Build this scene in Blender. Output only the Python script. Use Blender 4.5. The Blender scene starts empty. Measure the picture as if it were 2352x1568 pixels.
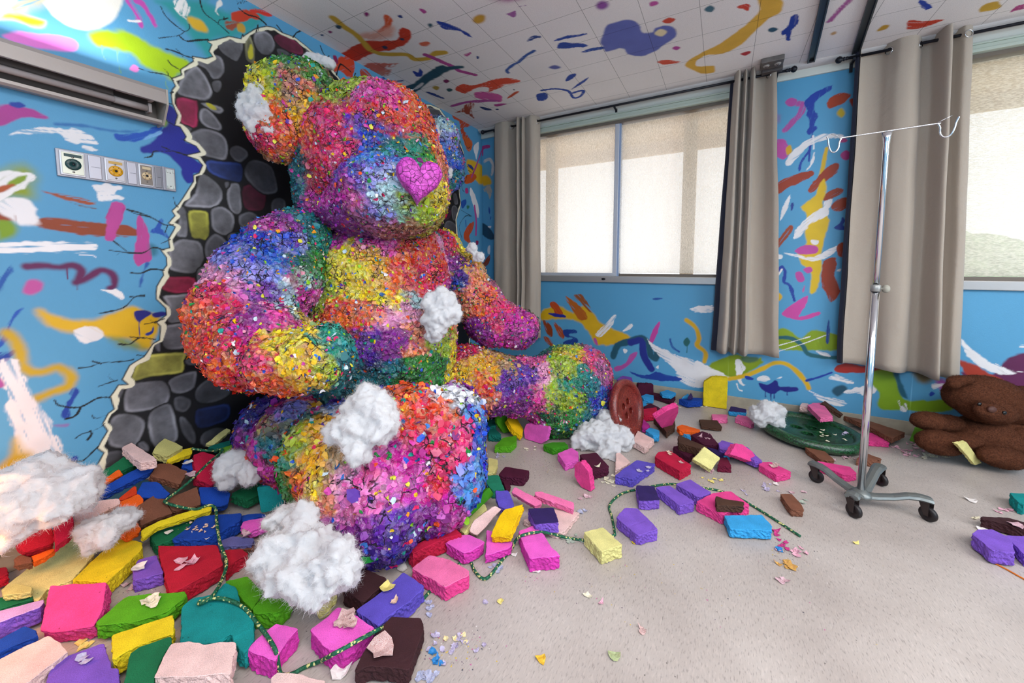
import bpy, bmesh, math, random
import numpy as np
from mathutils import Vector, Matrix, noise as mnoise
from mathutils.bvhtree import BVHTree

random.seed(7)
rng = np.random.default_rng(7)
SC = bpy.context.scene
COL = SC.collection

# ------------------------------------------------------------------ camera, world, lights, exposure
W_PX, H_PX = 2352, 1568
FPX, CX, CY = 875.0, 1176.0, 679.0          # focal length and principal point of the photo, in pixels
PSI, PIT, CAMH = math.radians(28.95), math.radians(4.42), 1.2
FW = np.array([-math.sin(PSI)*math.cos(PIT), math.cos(PSI)*math.cos(PIT), -math.sin(PIT)])
RT = np.array([math.cos(PSI), math.sin(PSI), 0.0])
UP = np.cross(RT, FW)
CAM = np.array([0.0, 0.0, CAMH])
cd = bpy.data.cameras.new('camera'); cam = bpy.data.objects.new('camera', cd); COL.objects.link(cam)
cd.sensor_fit = 'HORIZONTAL'; cd.sensor_width = 36.0; cd.lens = FPX/W_PX*36.0
cd.shift_x = 0.0
cd.shift_y = -(H_PX/2 - CY)/W_PX
cd.clip_start = 0.02; cd.clip_end = 200
cam.matrix_world = Matrix(((RT[0], UP[0], -FW[0], 0), (RT[1], UP[1], -FW[1], 0), (RT[2], UP[2], -FW[2], CAMH), (0, 0, 0, 1)))
SC.camera = cam

WX = -2.42      # mural wall plane (x)
WY = 3.68       # window wall plane (y)
CEIL = 2.70

world = bpy.data.worlds.new('daylight'); SC.world = world; world.use_nodes = True
wn = world.node_tree.nodes; wn['Background'].inputs[0].default_value = (0.93, 0.96, 1.0, 1); wn['Background'].inputs[1].default_value = 2.15

def area(name, loc, rot, sx, sy, power, col=(1, 1, 1), spread=None):
    l = bpy.data.lights.new(name, 'AREA'); l.shape = 'RECTANGLE'; l.size = sx; l.size_y = sy; l.energy = power; l.color = col
    if spread: l.spread = spread
    o = bpy.data.objects.new(name, l); o.location = loc; o.rotation_euler = rot; COL.objects.link(o); return o
area('overhead_fill_light', (0.6, 0.1, 2.66), (0, 0, 0), 1.8, 1.2, 58, (1.0, 0.97, 0.94))  # unseen fill light added overhead to brighten the room
area('overhead_fill_light', (2.6, 0.9, 2.66), (0, 0, 0), 1.2, 1.2, 38, (1.0, 0.97, 0.94))  # second added overhead fill, out of view to the right
area('side_fill_light', (3.7, 1.0, 1.7), (0, math.pi/2, 0), 1.4, 2.4, 60, (0.95, 0.98, 1.0))  # added cool fill from the side; the right wall has no window
area('rear_fill_uplight', (0.8, -1.42, 2.0), (math.pi, 0, 0), 2.6, 0.12, 60, (1.0, 0.97, 0.95))  # unseen upward fill added behind the camera to lift the ceiling
area('overbed_uplight', (WX+0.10, -0.1, 2.09), (math.pi, 0, 0), 0.06, 1.7, 5.5, (1.0, 0.98, 0.95))
#area('daylight_window', (-0.85, WY+0.35, 1.85), (-math.pi/2, 0, 0), 1.75, 1.4, 70, (0.97, 0.98, 1.0))
#area('daylight_window', (2.2, WY+0.35, 1.85), (-math.pi/2, 0, 0), 1.75, 1.4, 80, (0.97, 0.98, 1.0))
pl = bpy.data.lights.new('warm_floor_lamp', 'POINT'); pl.energy = 8; pl.color = (1.0, 0.42, 0.15); pl.shadow_soft_size = 0.12
plo = bpy.data.objects.new('warm_floor_lamp', pl); plo.location = (-1.95, 0.03, 0.42); COL.objects.link(plo)

SC.view_settings.view_transform = 'Standard'; SC.view_settings.look = 'None'
SC.view_settings.exposure = 0.12; SC.view_settings.gamma = 1.0; SC.view_settings.use_curve_mapping = False
SC.cycles.use_denoising = True; SC.cycles.use_adaptive_sampling = True; SC.cycles.adaptive_threshold = 0.02
SC.cycles.max_bounces = 6; SC.cycles.diffuse_bounces = 3; SC.cycles.glossy_bounces = 3; SC.cycles.transmission_bounces = 4
SC.cycles.transparent_max_bounces = 6
SC.cycles.caustics_reflective = False; SC.cycles.caustics_refractive = False
SC.cycles.sample_clamp_indirect = 6.0

# ------------------------------------------------------------------ measuring helpers: a pixel of the photo -> a point on a real plane
def ray(x, y): return FW + RT*(x-CX)/FPX - UP*(y-CY)/FPX
def atz(x, y, z): d = ray(x, y); return CAM + d*(z-CAMH)/d[2]
def aty(x, y, Y): d = ray(x, y); return CAM + d*Y/d[1]
def atx(x, y, X): d = ray(x, y); return CAM + d*X/d[0]
def atd(x, y, dist): return CAM + ray(x, y)*dist
def proj(p):
    v = np.array(p)-CAM; q = v@FW
    return (CX+FPX*(v@RT)/q, CY-FPX*(v@UP)/q)
TILES = dict(P=(0, 0, 1), A=(0, 980, 3.92), B=(0, 1250, 3.92), C=(500, 1180, 3.618), D=(900, 1000, 3.92), E=(1100, 840, 5.88),
             F=(1400, 820, 4.276), G=(1350, 1050, 3.92), H=(1750, 820, 2.958), I=(1820, 1020, 6.533), J=(2050, 830, 5.808),
             m1=(0, 0, 3.137), m2=(0, 450, 2.412), m3=(350, 0, 2.851), m4=(700, 0, 2.94), m5=(1400, 0, 2.4706),
             m6=(1650, 150, 2.091), m7=(1050, 250, 2.412), m8=(900, 220, 2.134), m9=(1600, 760, 3.128), mx=(0, 60, 5.88))
def tp(t, x, y): a, b, s = TILES[t]; return (a+x/s, b+y/s)

# ------------------------------------------------------------------ colours and materials
def lin(c):
    if isinstance(c, str): c = tuple(int(c[i:i+2], 16)/255 for i in (0, 2, 4))
    return tuple((v/12.92 if v <= 0.04045 else ((v+0.055)/1.055)**2.4) for v in c[:3])
def mat(name):
    m = bpy.data.materials.new(name); m.use_nodes = True; nt = m.node_tree
    return m, nt, nt.nodes, nt.links, nt.nodes['Principled BSDF']
def simple(name, col, rough=0.6, metal=0.0, bump=0.0, scale=80.0, var=0.0, spec=None):
    m, nt, N, L, b = mat(name)
    c = lin(col) if isinstance(col, str) else col
    b.inputs['Base Color'].default_value = (*c, 1); b.inputs['Roughness'].default_value = rough; b.inputs['Metallic'].default_value = metal
    if spec is not None: b.inputs['Specular IOR Level'].default_value = spec
    if bump or var:
        tc = N.new('ShaderNodeTexCoord'); n = N.new('ShaderNodeTexNoise'); n.inputs['Scale'].default_value = scale; n.inputs['Detail'].default_value = 4
        L.new(tc.outputs['Object'], n.inputs['Vector'])
        if bump:
            bp = N.new('ShaderNodeBump'); bp.inputs['Strength'].default_value = bump; bp.inputs['Distance'].default_value = 0.004
            L.new(n.outputs['Fac'], bp.inputs['Height']); L.new(bp.outputs['Normal'], b.inputs['Normal'])
        if var:
            r = N.new('ShaderNodeMapRange'); r.inputs['From Min'].default_value = 0.3; r.inputs['From Max'].default_value = 0.7
            r.inputs['To Min'].default_value = 1-var; r.inputs['To Max'].default_value = 1+var
            h = N.new('ShaderNodeHueSaturation'); h.inputs['Color'].default_value = (*c, 1)
            L.new(n.outputs['Fac'], r.inputs['Value']); L.new(r.outputs['Result'], h.inputs['Value']); L.new(h.outputs['Color'], b.inputs['Base Color'])
    return m

# ------------------------------------------------------------------ object helpers
def tag(o, label=None, cat=None, group=None, kind=None):
    if label: o['label'] = label
    if cat: o['category'] = cat
    if group: o['group'] = group
    if kind: o['kind'] = kind
    return o
def empty(name, loc, label=None, cat=None, group=None):
    o = bpy.data.objects.new(name, None); o.location = loc; o.empty_display_size = 0.05; COL.objects.link(o)
    return tag(o, label, cat, group)
def link(name, me, mats, parent=None, smooth=False):
    o = bpy.data.objects.new(name, me); COL.objects.link(o)
    if not isinstance(mats, (list, tuple)): mats = [mats]
    for m in mats: me.materials.append(m)
    if smooth: me.polygons.foreach_set('use_smooth', [True]*len(me.polygons))
    if parent:
        o.parent = parent
        # meshes are written in world coordinates: undo the parent's placement
        o.matrix_parent_inverse = wmat(parent).inverted()
    return o
def wmat(p):
    m = Matrix.Translation(p.location)
    return wmat(p.parent) @ p.matrix_parent_inverse @ m if p.parent else m
def centre(o):
    """move a top-level mesh's origin to the bottom centre of its geometry"""
    me = o.data; n = len(me.vertices); a = np.empty(n*3, dtype=np.float32); me.vertices.foreach_get('co', a); a = a.reshape(-1, 3)
    c = (a.min(0)+a.max(0))/2; c[2] = a[:, 2].min(); a -= c; me.vertices.foreach_set('co', a.ravel()); o.location = Vector(c.tolist()); me.update()
    return o
def from_bm(name, bm, mats, parent=None, smooth=False):
    bmesh.ops.recalc_face_normals(bm, faces=bm.faces)
    me = bpy.data.meshes.new(name); bm.to_mesh(me); bm.free()
    return link(name, me, mats, parent, smooth)
def bm_box(bm, x0, x1, y0, y1, z0, z1, bevel=0.0, mi=0):
    r = bmesh.ops.create_cube(bm, size=1.0)
    vs = r['verts']
    for v in vs: v.co = Vector(((x0+x1)/2+v.co.x*(x1-x0), (y0+y1)/2+v.co.y*(y1-y0), (z0+z1)/2+v.co.z*(z1-z0)))
    fs = {f for v in vs for f in v.link_faces}
    for f in fs: f.material_index = mi
    if bevel:
        es = list({e for v in vs for e in v.link_edges})
        bmesh.ops.bevel(bm, geom=es, offset=bevel, segments=2, affect='EDGES', profile=0.5)
def bm_tube(bm, pts, rad, seg=10, closed=False, mi=0, cap=True):
    pts = [Vector(p) for p in pts]; n = len(pts); rings = []
    rads = rad if isinstance(rad, (list, tuple)) else [rad]*n
    t0 = (pts[1]-pts[0]).normalized(); up = Vector((0, 0, 1)) if abs(t0.z) < 0.9 else Vector((1, 0, 0))
    u = t0.cross(up).normalized()
    for i, p in enumerate(pts):
        if closed: t = (pts[(i+1) % n]-pts[i-1]).normalized()
        else: t = (pts[min(i+1, n-1)]-pts[max(i-1, 0)]).normalized()
        u = (u-t*u.dot(t)).normalized(); w = t.cross(u)
        rings.append([bm.verts.new(p+(u*math.cos(2*math.pi*k/seg)+w*math.sin(2*math.pi*k/seg))*rads[i]) for k in range(seg)])
    m = n if closed else n-1
    for i in range(m):
        a, b = rings[i], rings[(i+1) % n]
        for k in range(seg):
            f = bm.faces.new((a[k], a[(k+1) % seg], b[(k+1) % seg], b[k])); f.material_index = mi; f.smooth = True
    if cap and not closed:
        bm.faces.new(rings[0][::-1]).material_index = mi; bm.faces.new(rings[-1]).material_index = mi
def bm_lathe(bm, prof, M=Matrix.Identity(4), seg=32, mi=0):
    rings = []
    for r, z in prof:
        if r < 1e-6: rings.append([bm.verts.new(M@Vector((0, 0, z)))])
        else: rings.append([bm.verts.new(M@Vector((r*math.cos(2*math.pi*k/seg), r*math.sin(2*math.pi*k/seg), z))) for k in range(seg)])
    for a, b in zip(rings, rings[1:]):
        for k in range(seg):
            k2 = (k+1) % seg
            if len(a) == 1 and len(b) == 1: continue
            if len(a) == 1: f = bm.faces.new((a[0], b[k], b[k2]))
            elif len(b) == 1: f = bm.faces.new((a[k], a[k2], b[0]))
            else: f = bm.faces.new((a[k], a[k2], b[k2], b[k]))
            f.smooth = True; f.material_index = mi
def catmull(pts, n=6):
    P = [np.array(p, float) for p in pts]; out = []
    for i in range(len(P)-1):
        p0, p1, p2, p3 = P[max(i-1, 0)], P[i], P[i+1], P[min(i+2, len(P)-1)]
        for k in range(n):
            t = k/n; out.append(0.5*((2*p1)+(-p0+p2)*t+(2*p0-5*p1+4*p2-p3)*t*t+(-p0+3*p1-3*p2+p3)*t**3))
    out.append(P[-1]); return out
def box(name, x0, x1, y0, y1, z0, z1, m, parent=None, bevel=0.0):
    bm = bmesh.new(); bm_box(bm, x0, x1, y0, y1, z0, z1, bevel); return from_bm(name, bm, m, parent)

# ------------------------------------------------------------------ numpy value noise
_T = rng.random((256, 256)).astype(np.float32)
def vnoise(x, y, s=0):
    x = np.asarray(x)+s*17.3; y = np.asarray(y)+s*9.7
    xi = np.floor(x).astype(int); yi = np.floor(y).astype(int); fx = x-xi; fy = y-yi
    fx = fx*fx*(3-2*fx); fy = fy*fy*(3-2*fy)
    a = _T[xi & 255, yi & 255]; b = _T[(xi+1) & 255, yi & 255]; c = _T[xi & 255, (yi+1) & 255]; d = _T[(xi+1) & 255, (yi+1) & 255]
    return (a*(1-fx)+b*fx)*(1-fy)+(c*(1-fx)+d*fx)*fy
def fnoise(x, y, s=0, o=3):
    r = 0; a = 0.5; t = 0
    for k in range(o): r = r+a*vnoise(x*2**k, y*2**k, s+k*3); t += a; a *= 0.55
    return r/t
# ------------------------------------------------------------------ painted murals: pigment painted on a fine wall mesh
# shape: (kind, tile, colour, soft cm, rough cm, [width px,] points, dry 0..1)
def P(t, c, pts, soft=0.3, rough=0.6, dry=0.0, chk=1): return ('p', t, c, soft, rough, None, pts, dry, chk)
def S(t, c, w, pts, soft=0.3, rough=0.4, dry=0.0): return ('s', t, c, soft, rough, w, pts, dry, 2)
def K(t, pts, w=5): return ('s', t, '0b0d12', 0.12, 0.25, w, pts, 0, 1)
def STONE(t, c, pts): return ('st', t, c, 0.2, 0.25, None, pts, 0, 2)
BL, WH, PK, OR, RD, YE, GR, TE, PU, NV, BR, MG = '10389c', 'ece8ea', 'c4479a', 'd8481c', 'b8281e', 'dfa618', '8aa80c', '1d5f78', '5b0d45', '1c2390', '9a3a14', 'b02a80'
CRM = 'f0ead0'
HOLE = [('P',218,1100),('m2',540,1500),('m2',580,1420),('m2',545,1395),('m2',600,1300),('m2',570,1260),('m2',605,1205),('m2',640,1180),('m2',615,1110),('m2',660,1050),('m2',715,1045),('m2',680,1015),('m2',720,940),('m2',800,890),('m2',850,820),('m2',890,800),('m2',890,720),('m2',870,700),('m2',925,660),('m2',920,620),('m2',870,570),('m2',870,500),('m2',910,440),('m2',905,415),('m2',930,385),('m2',925,340),('m2',895,300),('m2',945,290),('m2',940,240),('m2',975,170),('m2',940,150),('m2',975,110),
 ('m1',1245,1520),('m1',1285,1480),('m1',1340,1400),('m1',1400,1310),('m1',1400,1265),('m1',1440,1250),('m1',1465,1190),('m1',1430,1145),('m1',1350,1120),('m1',1455,1100),('m1',1420,1050),('m1',1330,1010),('m1',1345,985),('m1',1300,910),('m1',1265,900),('m1',1285,830),('m1',1250,750),('m1',1240,690),('m1',1245,655),('m1',1270,620),('m1',1245,570),('m1',1310,545),('m1',1310,505),('m1',1400,445),('m1',1390,410),('m1',1480,425),('m1',1540,410),('m1',1510,370),('m1',1530,320),('m1',1500,300),('m1',1570,285),('m1',1650,265),('m1',1740,285),('m1',1750,250),
 ('m3',590,245),('m3',680,190),('m3',750,175),('m3',800,185),('m3',850,215),('m3',930,245),('m3',1000,300),('m3',1060,350),('m3',1130,395),('m3',1175,450),('m3',1240,535),('m3',1300,570),('m3',1400,590),('m3',1500,640),('m3',1640,690),('m3',1700,680),('m3',1820,685),('m3',1880,710),('m3',1905,745),('m3',1980,830),('m3',2040,1000),('m3',2020,1200),('m3',2010,1250),('m3',2020,1340),('m3',1990,1440),('m3',2000,1540),('P',1060,600),('P',1085,700),('P',1075,850),('P',700,1100)]
LEFT = [
 # spray and brush marks on the blue
 P('m1','2b9c9f',[(1130,0),(1200,60),(1330,200),(1400,300),(1500,420),(1540,400),(1530,320),(1560,280),(1700,265),(1882,190),(1882,60),(1700,110),(1500,20),(1480,0)],2.5,1.0),
 P('m1','f6f2e8',[(330,-60),(360,80),(420,140),(520,195),(640,215),(750,190),(840,110),(890,0),(890,-60)],0.8,0.3),
 P('m1','f6f2e8',[(-40,-60),(-40,140),(60,90),(120,0),(120,-60)],0.5,0.3),
 S('m1','e8c46a',40,[(100,60),(200,20),(300,-10)],3,0.8,0.4),
 P('m1','f4c40c',[(0,130),(60,90),(300,140),(330,160),(310,190),(200,180),(100,140)],1.2,0.6),
 P('m1','f37fdc',[(10,250),(80,232),(250,238),(480,268),(545,300),(560,335),(530,370),(440,372),(250,345),(60,290)],0.6,0.5),
 P('m1','a9cc06',[(650,260),(700,222),(900,225),(1020,270),(1120,340),(1250,400),(1340,440),(1345,480),(1300,540),(1240,580),(1180,530),(1050,480),(950,400),(820,350),(700,330)],1.4,1.0),
 S('m1','7fb592',5,[(845,370),(850,450),(870,525)],0.2,0.3), S('m1','7fb592',5,[(735,330),(740,400),(760,430)],0.2,0.3), S('m1','7fb592',5,[(1200,570),(1190,600),(1210,640)],0.2,0.3), S('m1','7fb592',4,[(920,400),(930,440)],0.2,0.3),
 P('m1','f287d3',[(930,490),(960,460),(1010,490),(1000,520),(970,525),(935,505)],0.3,0.5),
 P('m1','c84bb0',[(880,0),(960,80),(1010,190),(1035,185),(1000,80),(950,20),(1000,30),(1060,100),(1110,200),(1125,180),(1080,80),(1020,0)],0.5,0.8,0.5),
 S('m1',WH,10,[(930,150),(970,155),(1010,150)],0.2,0.4,0.3),
 P('m1','f4f1ee',[(1250,0),(1330,-10),(1370,60),(1360,110),(1330,120),(1280,90),(1260,40)],0.3,1.0,0.6),
 S('m1','f4f1ee',14,[(1260,60),(1300,110),(1340,135)],0.2,0.5,0.4),
 P('m1','e2b22a',[(1345,130),(1380,120),(1450,150),(1500,210),(1490,240),(1420,220),(1380,190)],1.0,0.6),
 P('m1','f4f1ee',[(1545,60),(1580,0),(1595,30),(1570,80),(1580,110),(1550,90)],0.3,0.8,0.5),
 P('m3','c93a1c',[(515,90),(530,66),(620,62),(690,95),(700,120),(640,130),(600,140),(520,140)],0.4,0.8),
 P('m3','9c4a34',[(485,140),(530,130),(580,150),(560,185),(490,185)],0.6,0.8,0.3),
 P('m3','c99b33',[(550,160),(580,150),(605,180),(600,210),(560,210)],0.6,0.6),
 P('m3','d33326',[(640,60),(700,62),(775,95),(770,105),(690,90),(640,75)],0.3,0.6,0.3),
 # signature
 S('m3','101014',3,[(552,5),(562,20),(556,28),(575,8),(580,25),(592,0),(596,22),(606,6),(612,14),(622,2)],0.1,0.1),
 P('m1','a8348c',[(0,770),(80,745),(220,775),(300,820),(345,850),(280,860),(160,850),(0,900)],0.4,0.7,0.1),
 P('m1',BL,[(75,750),(130,738),(180,750),(190,770),(140,785),(100,770)],0.3,0.8),
 P('m1',WH,[(50,980),(120,940),(300,925),(480,925),(560,935),(600,960),(720,1040),(620,1035),(500,1010),(440,970),(300,955),(130,965)],0.25,1.2,0.45),
 P('m1',WH,[(600,1060),(700,1070),(760,1085),(650,1085)],0.2,1.0,0.7),
 S('m1','2c6fb0',12,[(400,895),(600,905),(760,935),(900,950),(1000,940)],0.6,0.5,0.3),
 P('m1','151f8f',[(1130,715),(1180,735),(1240,770),(1290,850),(1280,890),(1310,930),(1350,990),(1340,1020),(1420,1060),(1450,1100),(1360,1125),(1470,1190),(1440,1240),(1390,1250),(1400,1300),(1350,1320),(1320,1270),(1300,1200),(1220,1130),(1150,1100),(1030,1105),(1010,1060),(1080,1030),(1140,960),(1180,900),(1130,830)],0.5,0.6),
 P('m1','0f4fb5',[(815,970),(850,960),(1000,960),(1080,930),(1160,900),(1165,930),(1080,970),(1020,1010),(960,1030),(850,1010)],0.3,0.8,0.2),
 P('m1','7fb2e8',[(1030,1000),(1080,970),(1160,945),(1165,965),(1100,990),(1040,1010)],0.3,0.5,0.3),
 P('m1','8db544',[(1100,830),(1140,810),(1200,870),(1190,915),(1150,890)],0.8,0.6),
 P('m1','8a9a10',[(60,1230),(150,1185),(240,1220),(260,1280),(230,1330),(230,1420),(100,1430),(0,1440),(-20,1400),(-20,1250)],3,0.8),
 P('m1','f0ecec',[(0,1250),(100,1232),(220,1240),(258,1275),(200,1340),(90,1400),(0,1440),(-30,1430),(-30,1260)],0.3,0.8,0.25),
 P('m1','7f9a12',[(80,1300),(190,1262),(180,1295),(90,1340),(40,1350)],0.4,0.7,0.2),
 P('m1','a84a12',[(-30,1360),(60,1330),(100,1335),(40,1370),(-30,1400)],0.4,0.7,0.2),
 P('m1','efeaec',[(40,1440),(130,1430),(200,1450),(250,1530),(262,1600),(190,1600),(100,1560),(0,1530),(-20,1470)],0.6,1.2,0.2),
 P('m1','9b4520',[(300,1375),(420,1400),(560,1420),(690,1460),(640,1475),(500,1450),(430,1420)],0.3,0.6,0.5), S('m1','6d4a3a',8,[(500,1455),(600,1490),(690,1503)],0.3,0.4,0.6),
 P('m1',WH,[(665,1330),(780,1325),(870,1340),(880,1370),(840,1390),(900,1430),(850,1440),(800,1450),(720,1455),(690,1430),(700,1390),(670,1360)],0.25,1.3,0.35),
 P('m1',MG,[(820,1462),(900,1480),(870,1568),(770,1568)],0.3,0.7),
 # lower left
 P('m2','7a9a08',[(-20,120),(60,130),(110,180),(80,230),(-20,245)],1.5,0.8),
 P('m2','8f3a12',[(-20,95),(60,100),(200,120),(400,130),(600,150),(760,185),(800,215),(600,225),(400,205),(200,165),(60,140),(-20,130)],0.4,0.9,0.35),
 P('m2','efeaec',[(-20,90),(80,60),(60,20),(150,20),(200,80),(205,150),(130,165),(70,140)],0.8,1.2,0.2),
 P('m2','f0ecee',[(-20,275),(100,258),(400,258),(530,265),(520,300),(430,310),(200,310),(-20,325)],0.3,0.9,0.55),
 S('m2','efeaf0',5,[(440,325),(520,328),(530,340)],0.2,0.2,0.2),
 P('m2','ba3f90',[(620,38),(692,60),(640,230),(580,230),(590,130)],0.3,0.9,0.15),
 P('m2','ba3f90',[(765,108),(800,150),(825,210),(830,270),(835,350),(800,370),(765,395),(740,350),(750,250)],0.3,0.7,0.1),
 P('m2','2a6f86',[(830,270),(860,280),(870,320),(840,330)],1.6,0.8),
 S('m2','2558a8',14,[(815,375),(795,420),(775,500)],0.5,0.6,0.5),
 P('m2','1a4fae',[(890,120),(910,140),(890,180),(930,220),(935,240),(880,205),(840,200),(870,165)],0.2,0.9,0.2),
 S('m2','5f0a4c',34,[(150,390),(250,385),(330,395),(400,385),(450,410),(440,460),(425,480),(490,450),(560,410),(620,430),(635,490),(610,510)],0.9,0.4),
 S('m2','5f0a4c',6,[(370,400),(375,460)],0.2,0.2), S('m2','5f0a4c',6,[(428,480),(430,520)],0.2,0.2),
 P('m2','c2509c',[(140,480),(180,460),(240,480),(240,520),(180,545),(130,530)],0.8,0.6), 
 P('m2',WH,[(545,515),(620,515),(670,530),(690,560),(670,575),(620,550),(570,530)],0.2,1.0,0.3),
 P('m2','1450a0',[(-20,480),(30,420),(75,350),(60,420),(20,490),(-20,540)],0.3,0.7,0.4),
 P('m2','dcae12',[(200,630),(280,640),(400,690),(520,685),(620,650),(740,610),(800,640),(880,660),(890,720),(850,800),(840,840),(780,850),(720,800),(600,780),(480,760),(330,740),(250,700)],1.4,0.8),
 P('m2','7d8a30',[(600,780),(720,800),(820,850),(700,840)],2.5,0.8),
 P('m2',WH,[(410,745),(500,715),(570,770),(485,825),(430,790)],0.4,0.8,0.15),
 P('m2','1c1f7a',[(745,640),(800,632),(840,650),(800,680),(770,700),(745,675)],0.3,0.3), S('m2','1c1f7a',5,[(772,690),(772,790)],0.1,0.1), P('m2','1c1f7a',[(845,650),(910,640),(920,660),(860,672)],0.3,0.3), P('m2','1c2f8a',[(805,765),(840,745),(848,720),(850,755),(820,772)],0.2,0.3),
 P('m2','184fae',[(-20,790),(40,700),(80,640),(130,622),(95,660),(60,740),(20,820),(-20,850)],0.25,0.8,0.5),
 P('m2','1a3f9c',[(-20,880),(40,860),(110,840),(90,870),(40,910),(-20,930)],0.25,1.0,0.4),
 S('m2','c6a21c',40,[(40,760),(90,810),(110,880),(150,960),(230,975),(320,950),(390,990),(380,1050),(290,1085),(210,1120)],1.5,0.6),
 P('m2','ece6ea',[(-20,920),(40,900),(110,940),(170,1060),(240,1170),(300,1300),(345,1480),(120,1480),(60,1250),(30,1080),(-20,1000)],0.4,1.2,0.4),
 P('m2','c6a21c',[(80,1340),(120,1440),(60,1500),(-20,1568),(-60,1568),(50,1450)],2,0.8),
 S('m2','c6a21c',60,[(-20,1560),(60,1480),(130,1450)],2,0.6),
 P('m2','1a3f9f',[(400,1075),(440,1085),(400,1160),(370,1240),(330,1210),(370,1140)],0.25,0.9,0.25),
 P('m2','8c6fae',[(300,1265),(380,1262),(370,1280),(310,1280)],0.6,0.6,0.4), P('m2','b0509c',[(-20,1010),(10,1020),(20,1050),(-20,1060)],0.5,0.5),
 P('m2','1c3f9f',[(380,1480),(400,1445),(430,1440),(430,1465),(400,1495)],0.2,0.4),
 # far end by the corner
 P('m4','c9401f',[(180,480),(240,380),(330,400),(330,510),(290,520),(240,480)],0.5,1.0,0.2), P('m4','a8402a',[(375,480),(410,470),(470,540),(480,580),(440,580),(390,540)],0.4,0.8,0.3),
 P('m4','8d1a55',[(190,375),(215,380),(225,430),(200,420)],0.5,0.3), P('m4','1f4f9c',[(500,540),(545,520),(520,580),(530,600),(505,570)],0.2,0.5), P('m4','1b6a86',[(540,640),(640,600),(660,640),(580,660)],1.5,0.6),
 P('m4','b8438f',[(600,610),(640,620),(660,670),(640,690)],0.4,0.4), P('m4','7a2a6a',[(560,575),(580,590),(575,620),(560,610)],0.3,0.3),
 P('m8','b3411f',[(300,80),(380,60),(410,70),(390,130),(380,150),(350,160),(385,210),(370,240),(340,190),(330,130),(305,110)],0.3,1.2,0.45),
 P('m8','cb5a22',[(350,200),(395,225),(385,270),(365,260)],0.3,0.8,0.3),
 P('m8',WH,[(400,250),(425,225),(425,260),(415,310),(405,280)],0.3,0.7,0.2),
 P('m8','d8aa1c',[(370,310),(440,340),(470,380),(440,435),(400,400),(375,370)],1.5,0.6), P('m8','c9561c',[(358,395),(400,380),(415,400),(390,425),(360,430)],0.4,0.6),
 S('m8','b8438f',9,[(440,270),(415,340),(390,400)],0.3,0.4), P('m8','b8327e',[(360,455),(372,452),(375,475),(362,478)],0.4,0.3),
 P('m8',WH,[(385,450),(400,470),(425,540),(425,600),(405,560),(385,490)],0.3,0.7,0.2), S('m8','b8438f',14,[(405,540),(415,610),(412,680)],0.4,0.3),
 P('m8','1f4fa8',[(340,520),(362,508),(365,530),(345,552)],0.2,0.4), P('m8','2a6f4f',[(365,535),(385,540),(370,560)],1,0.3), P('m8','c24a1c',[(352,680),(370,640),(400,615),(398,650),(380,690),(388,725),(360,710)],0.3,0.7,0.2),
 S('m8','1f4fa8',5,[(362,610),(364,640)],0.2,0.2), P('m8','8d1a55',[(412,710),(425,712),(422,730),(412,728)],0.3,0.2), P('m8','223a8a',[(370,335),(390,340),(402,362),(385,355)],0.2,0.4),
]
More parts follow.
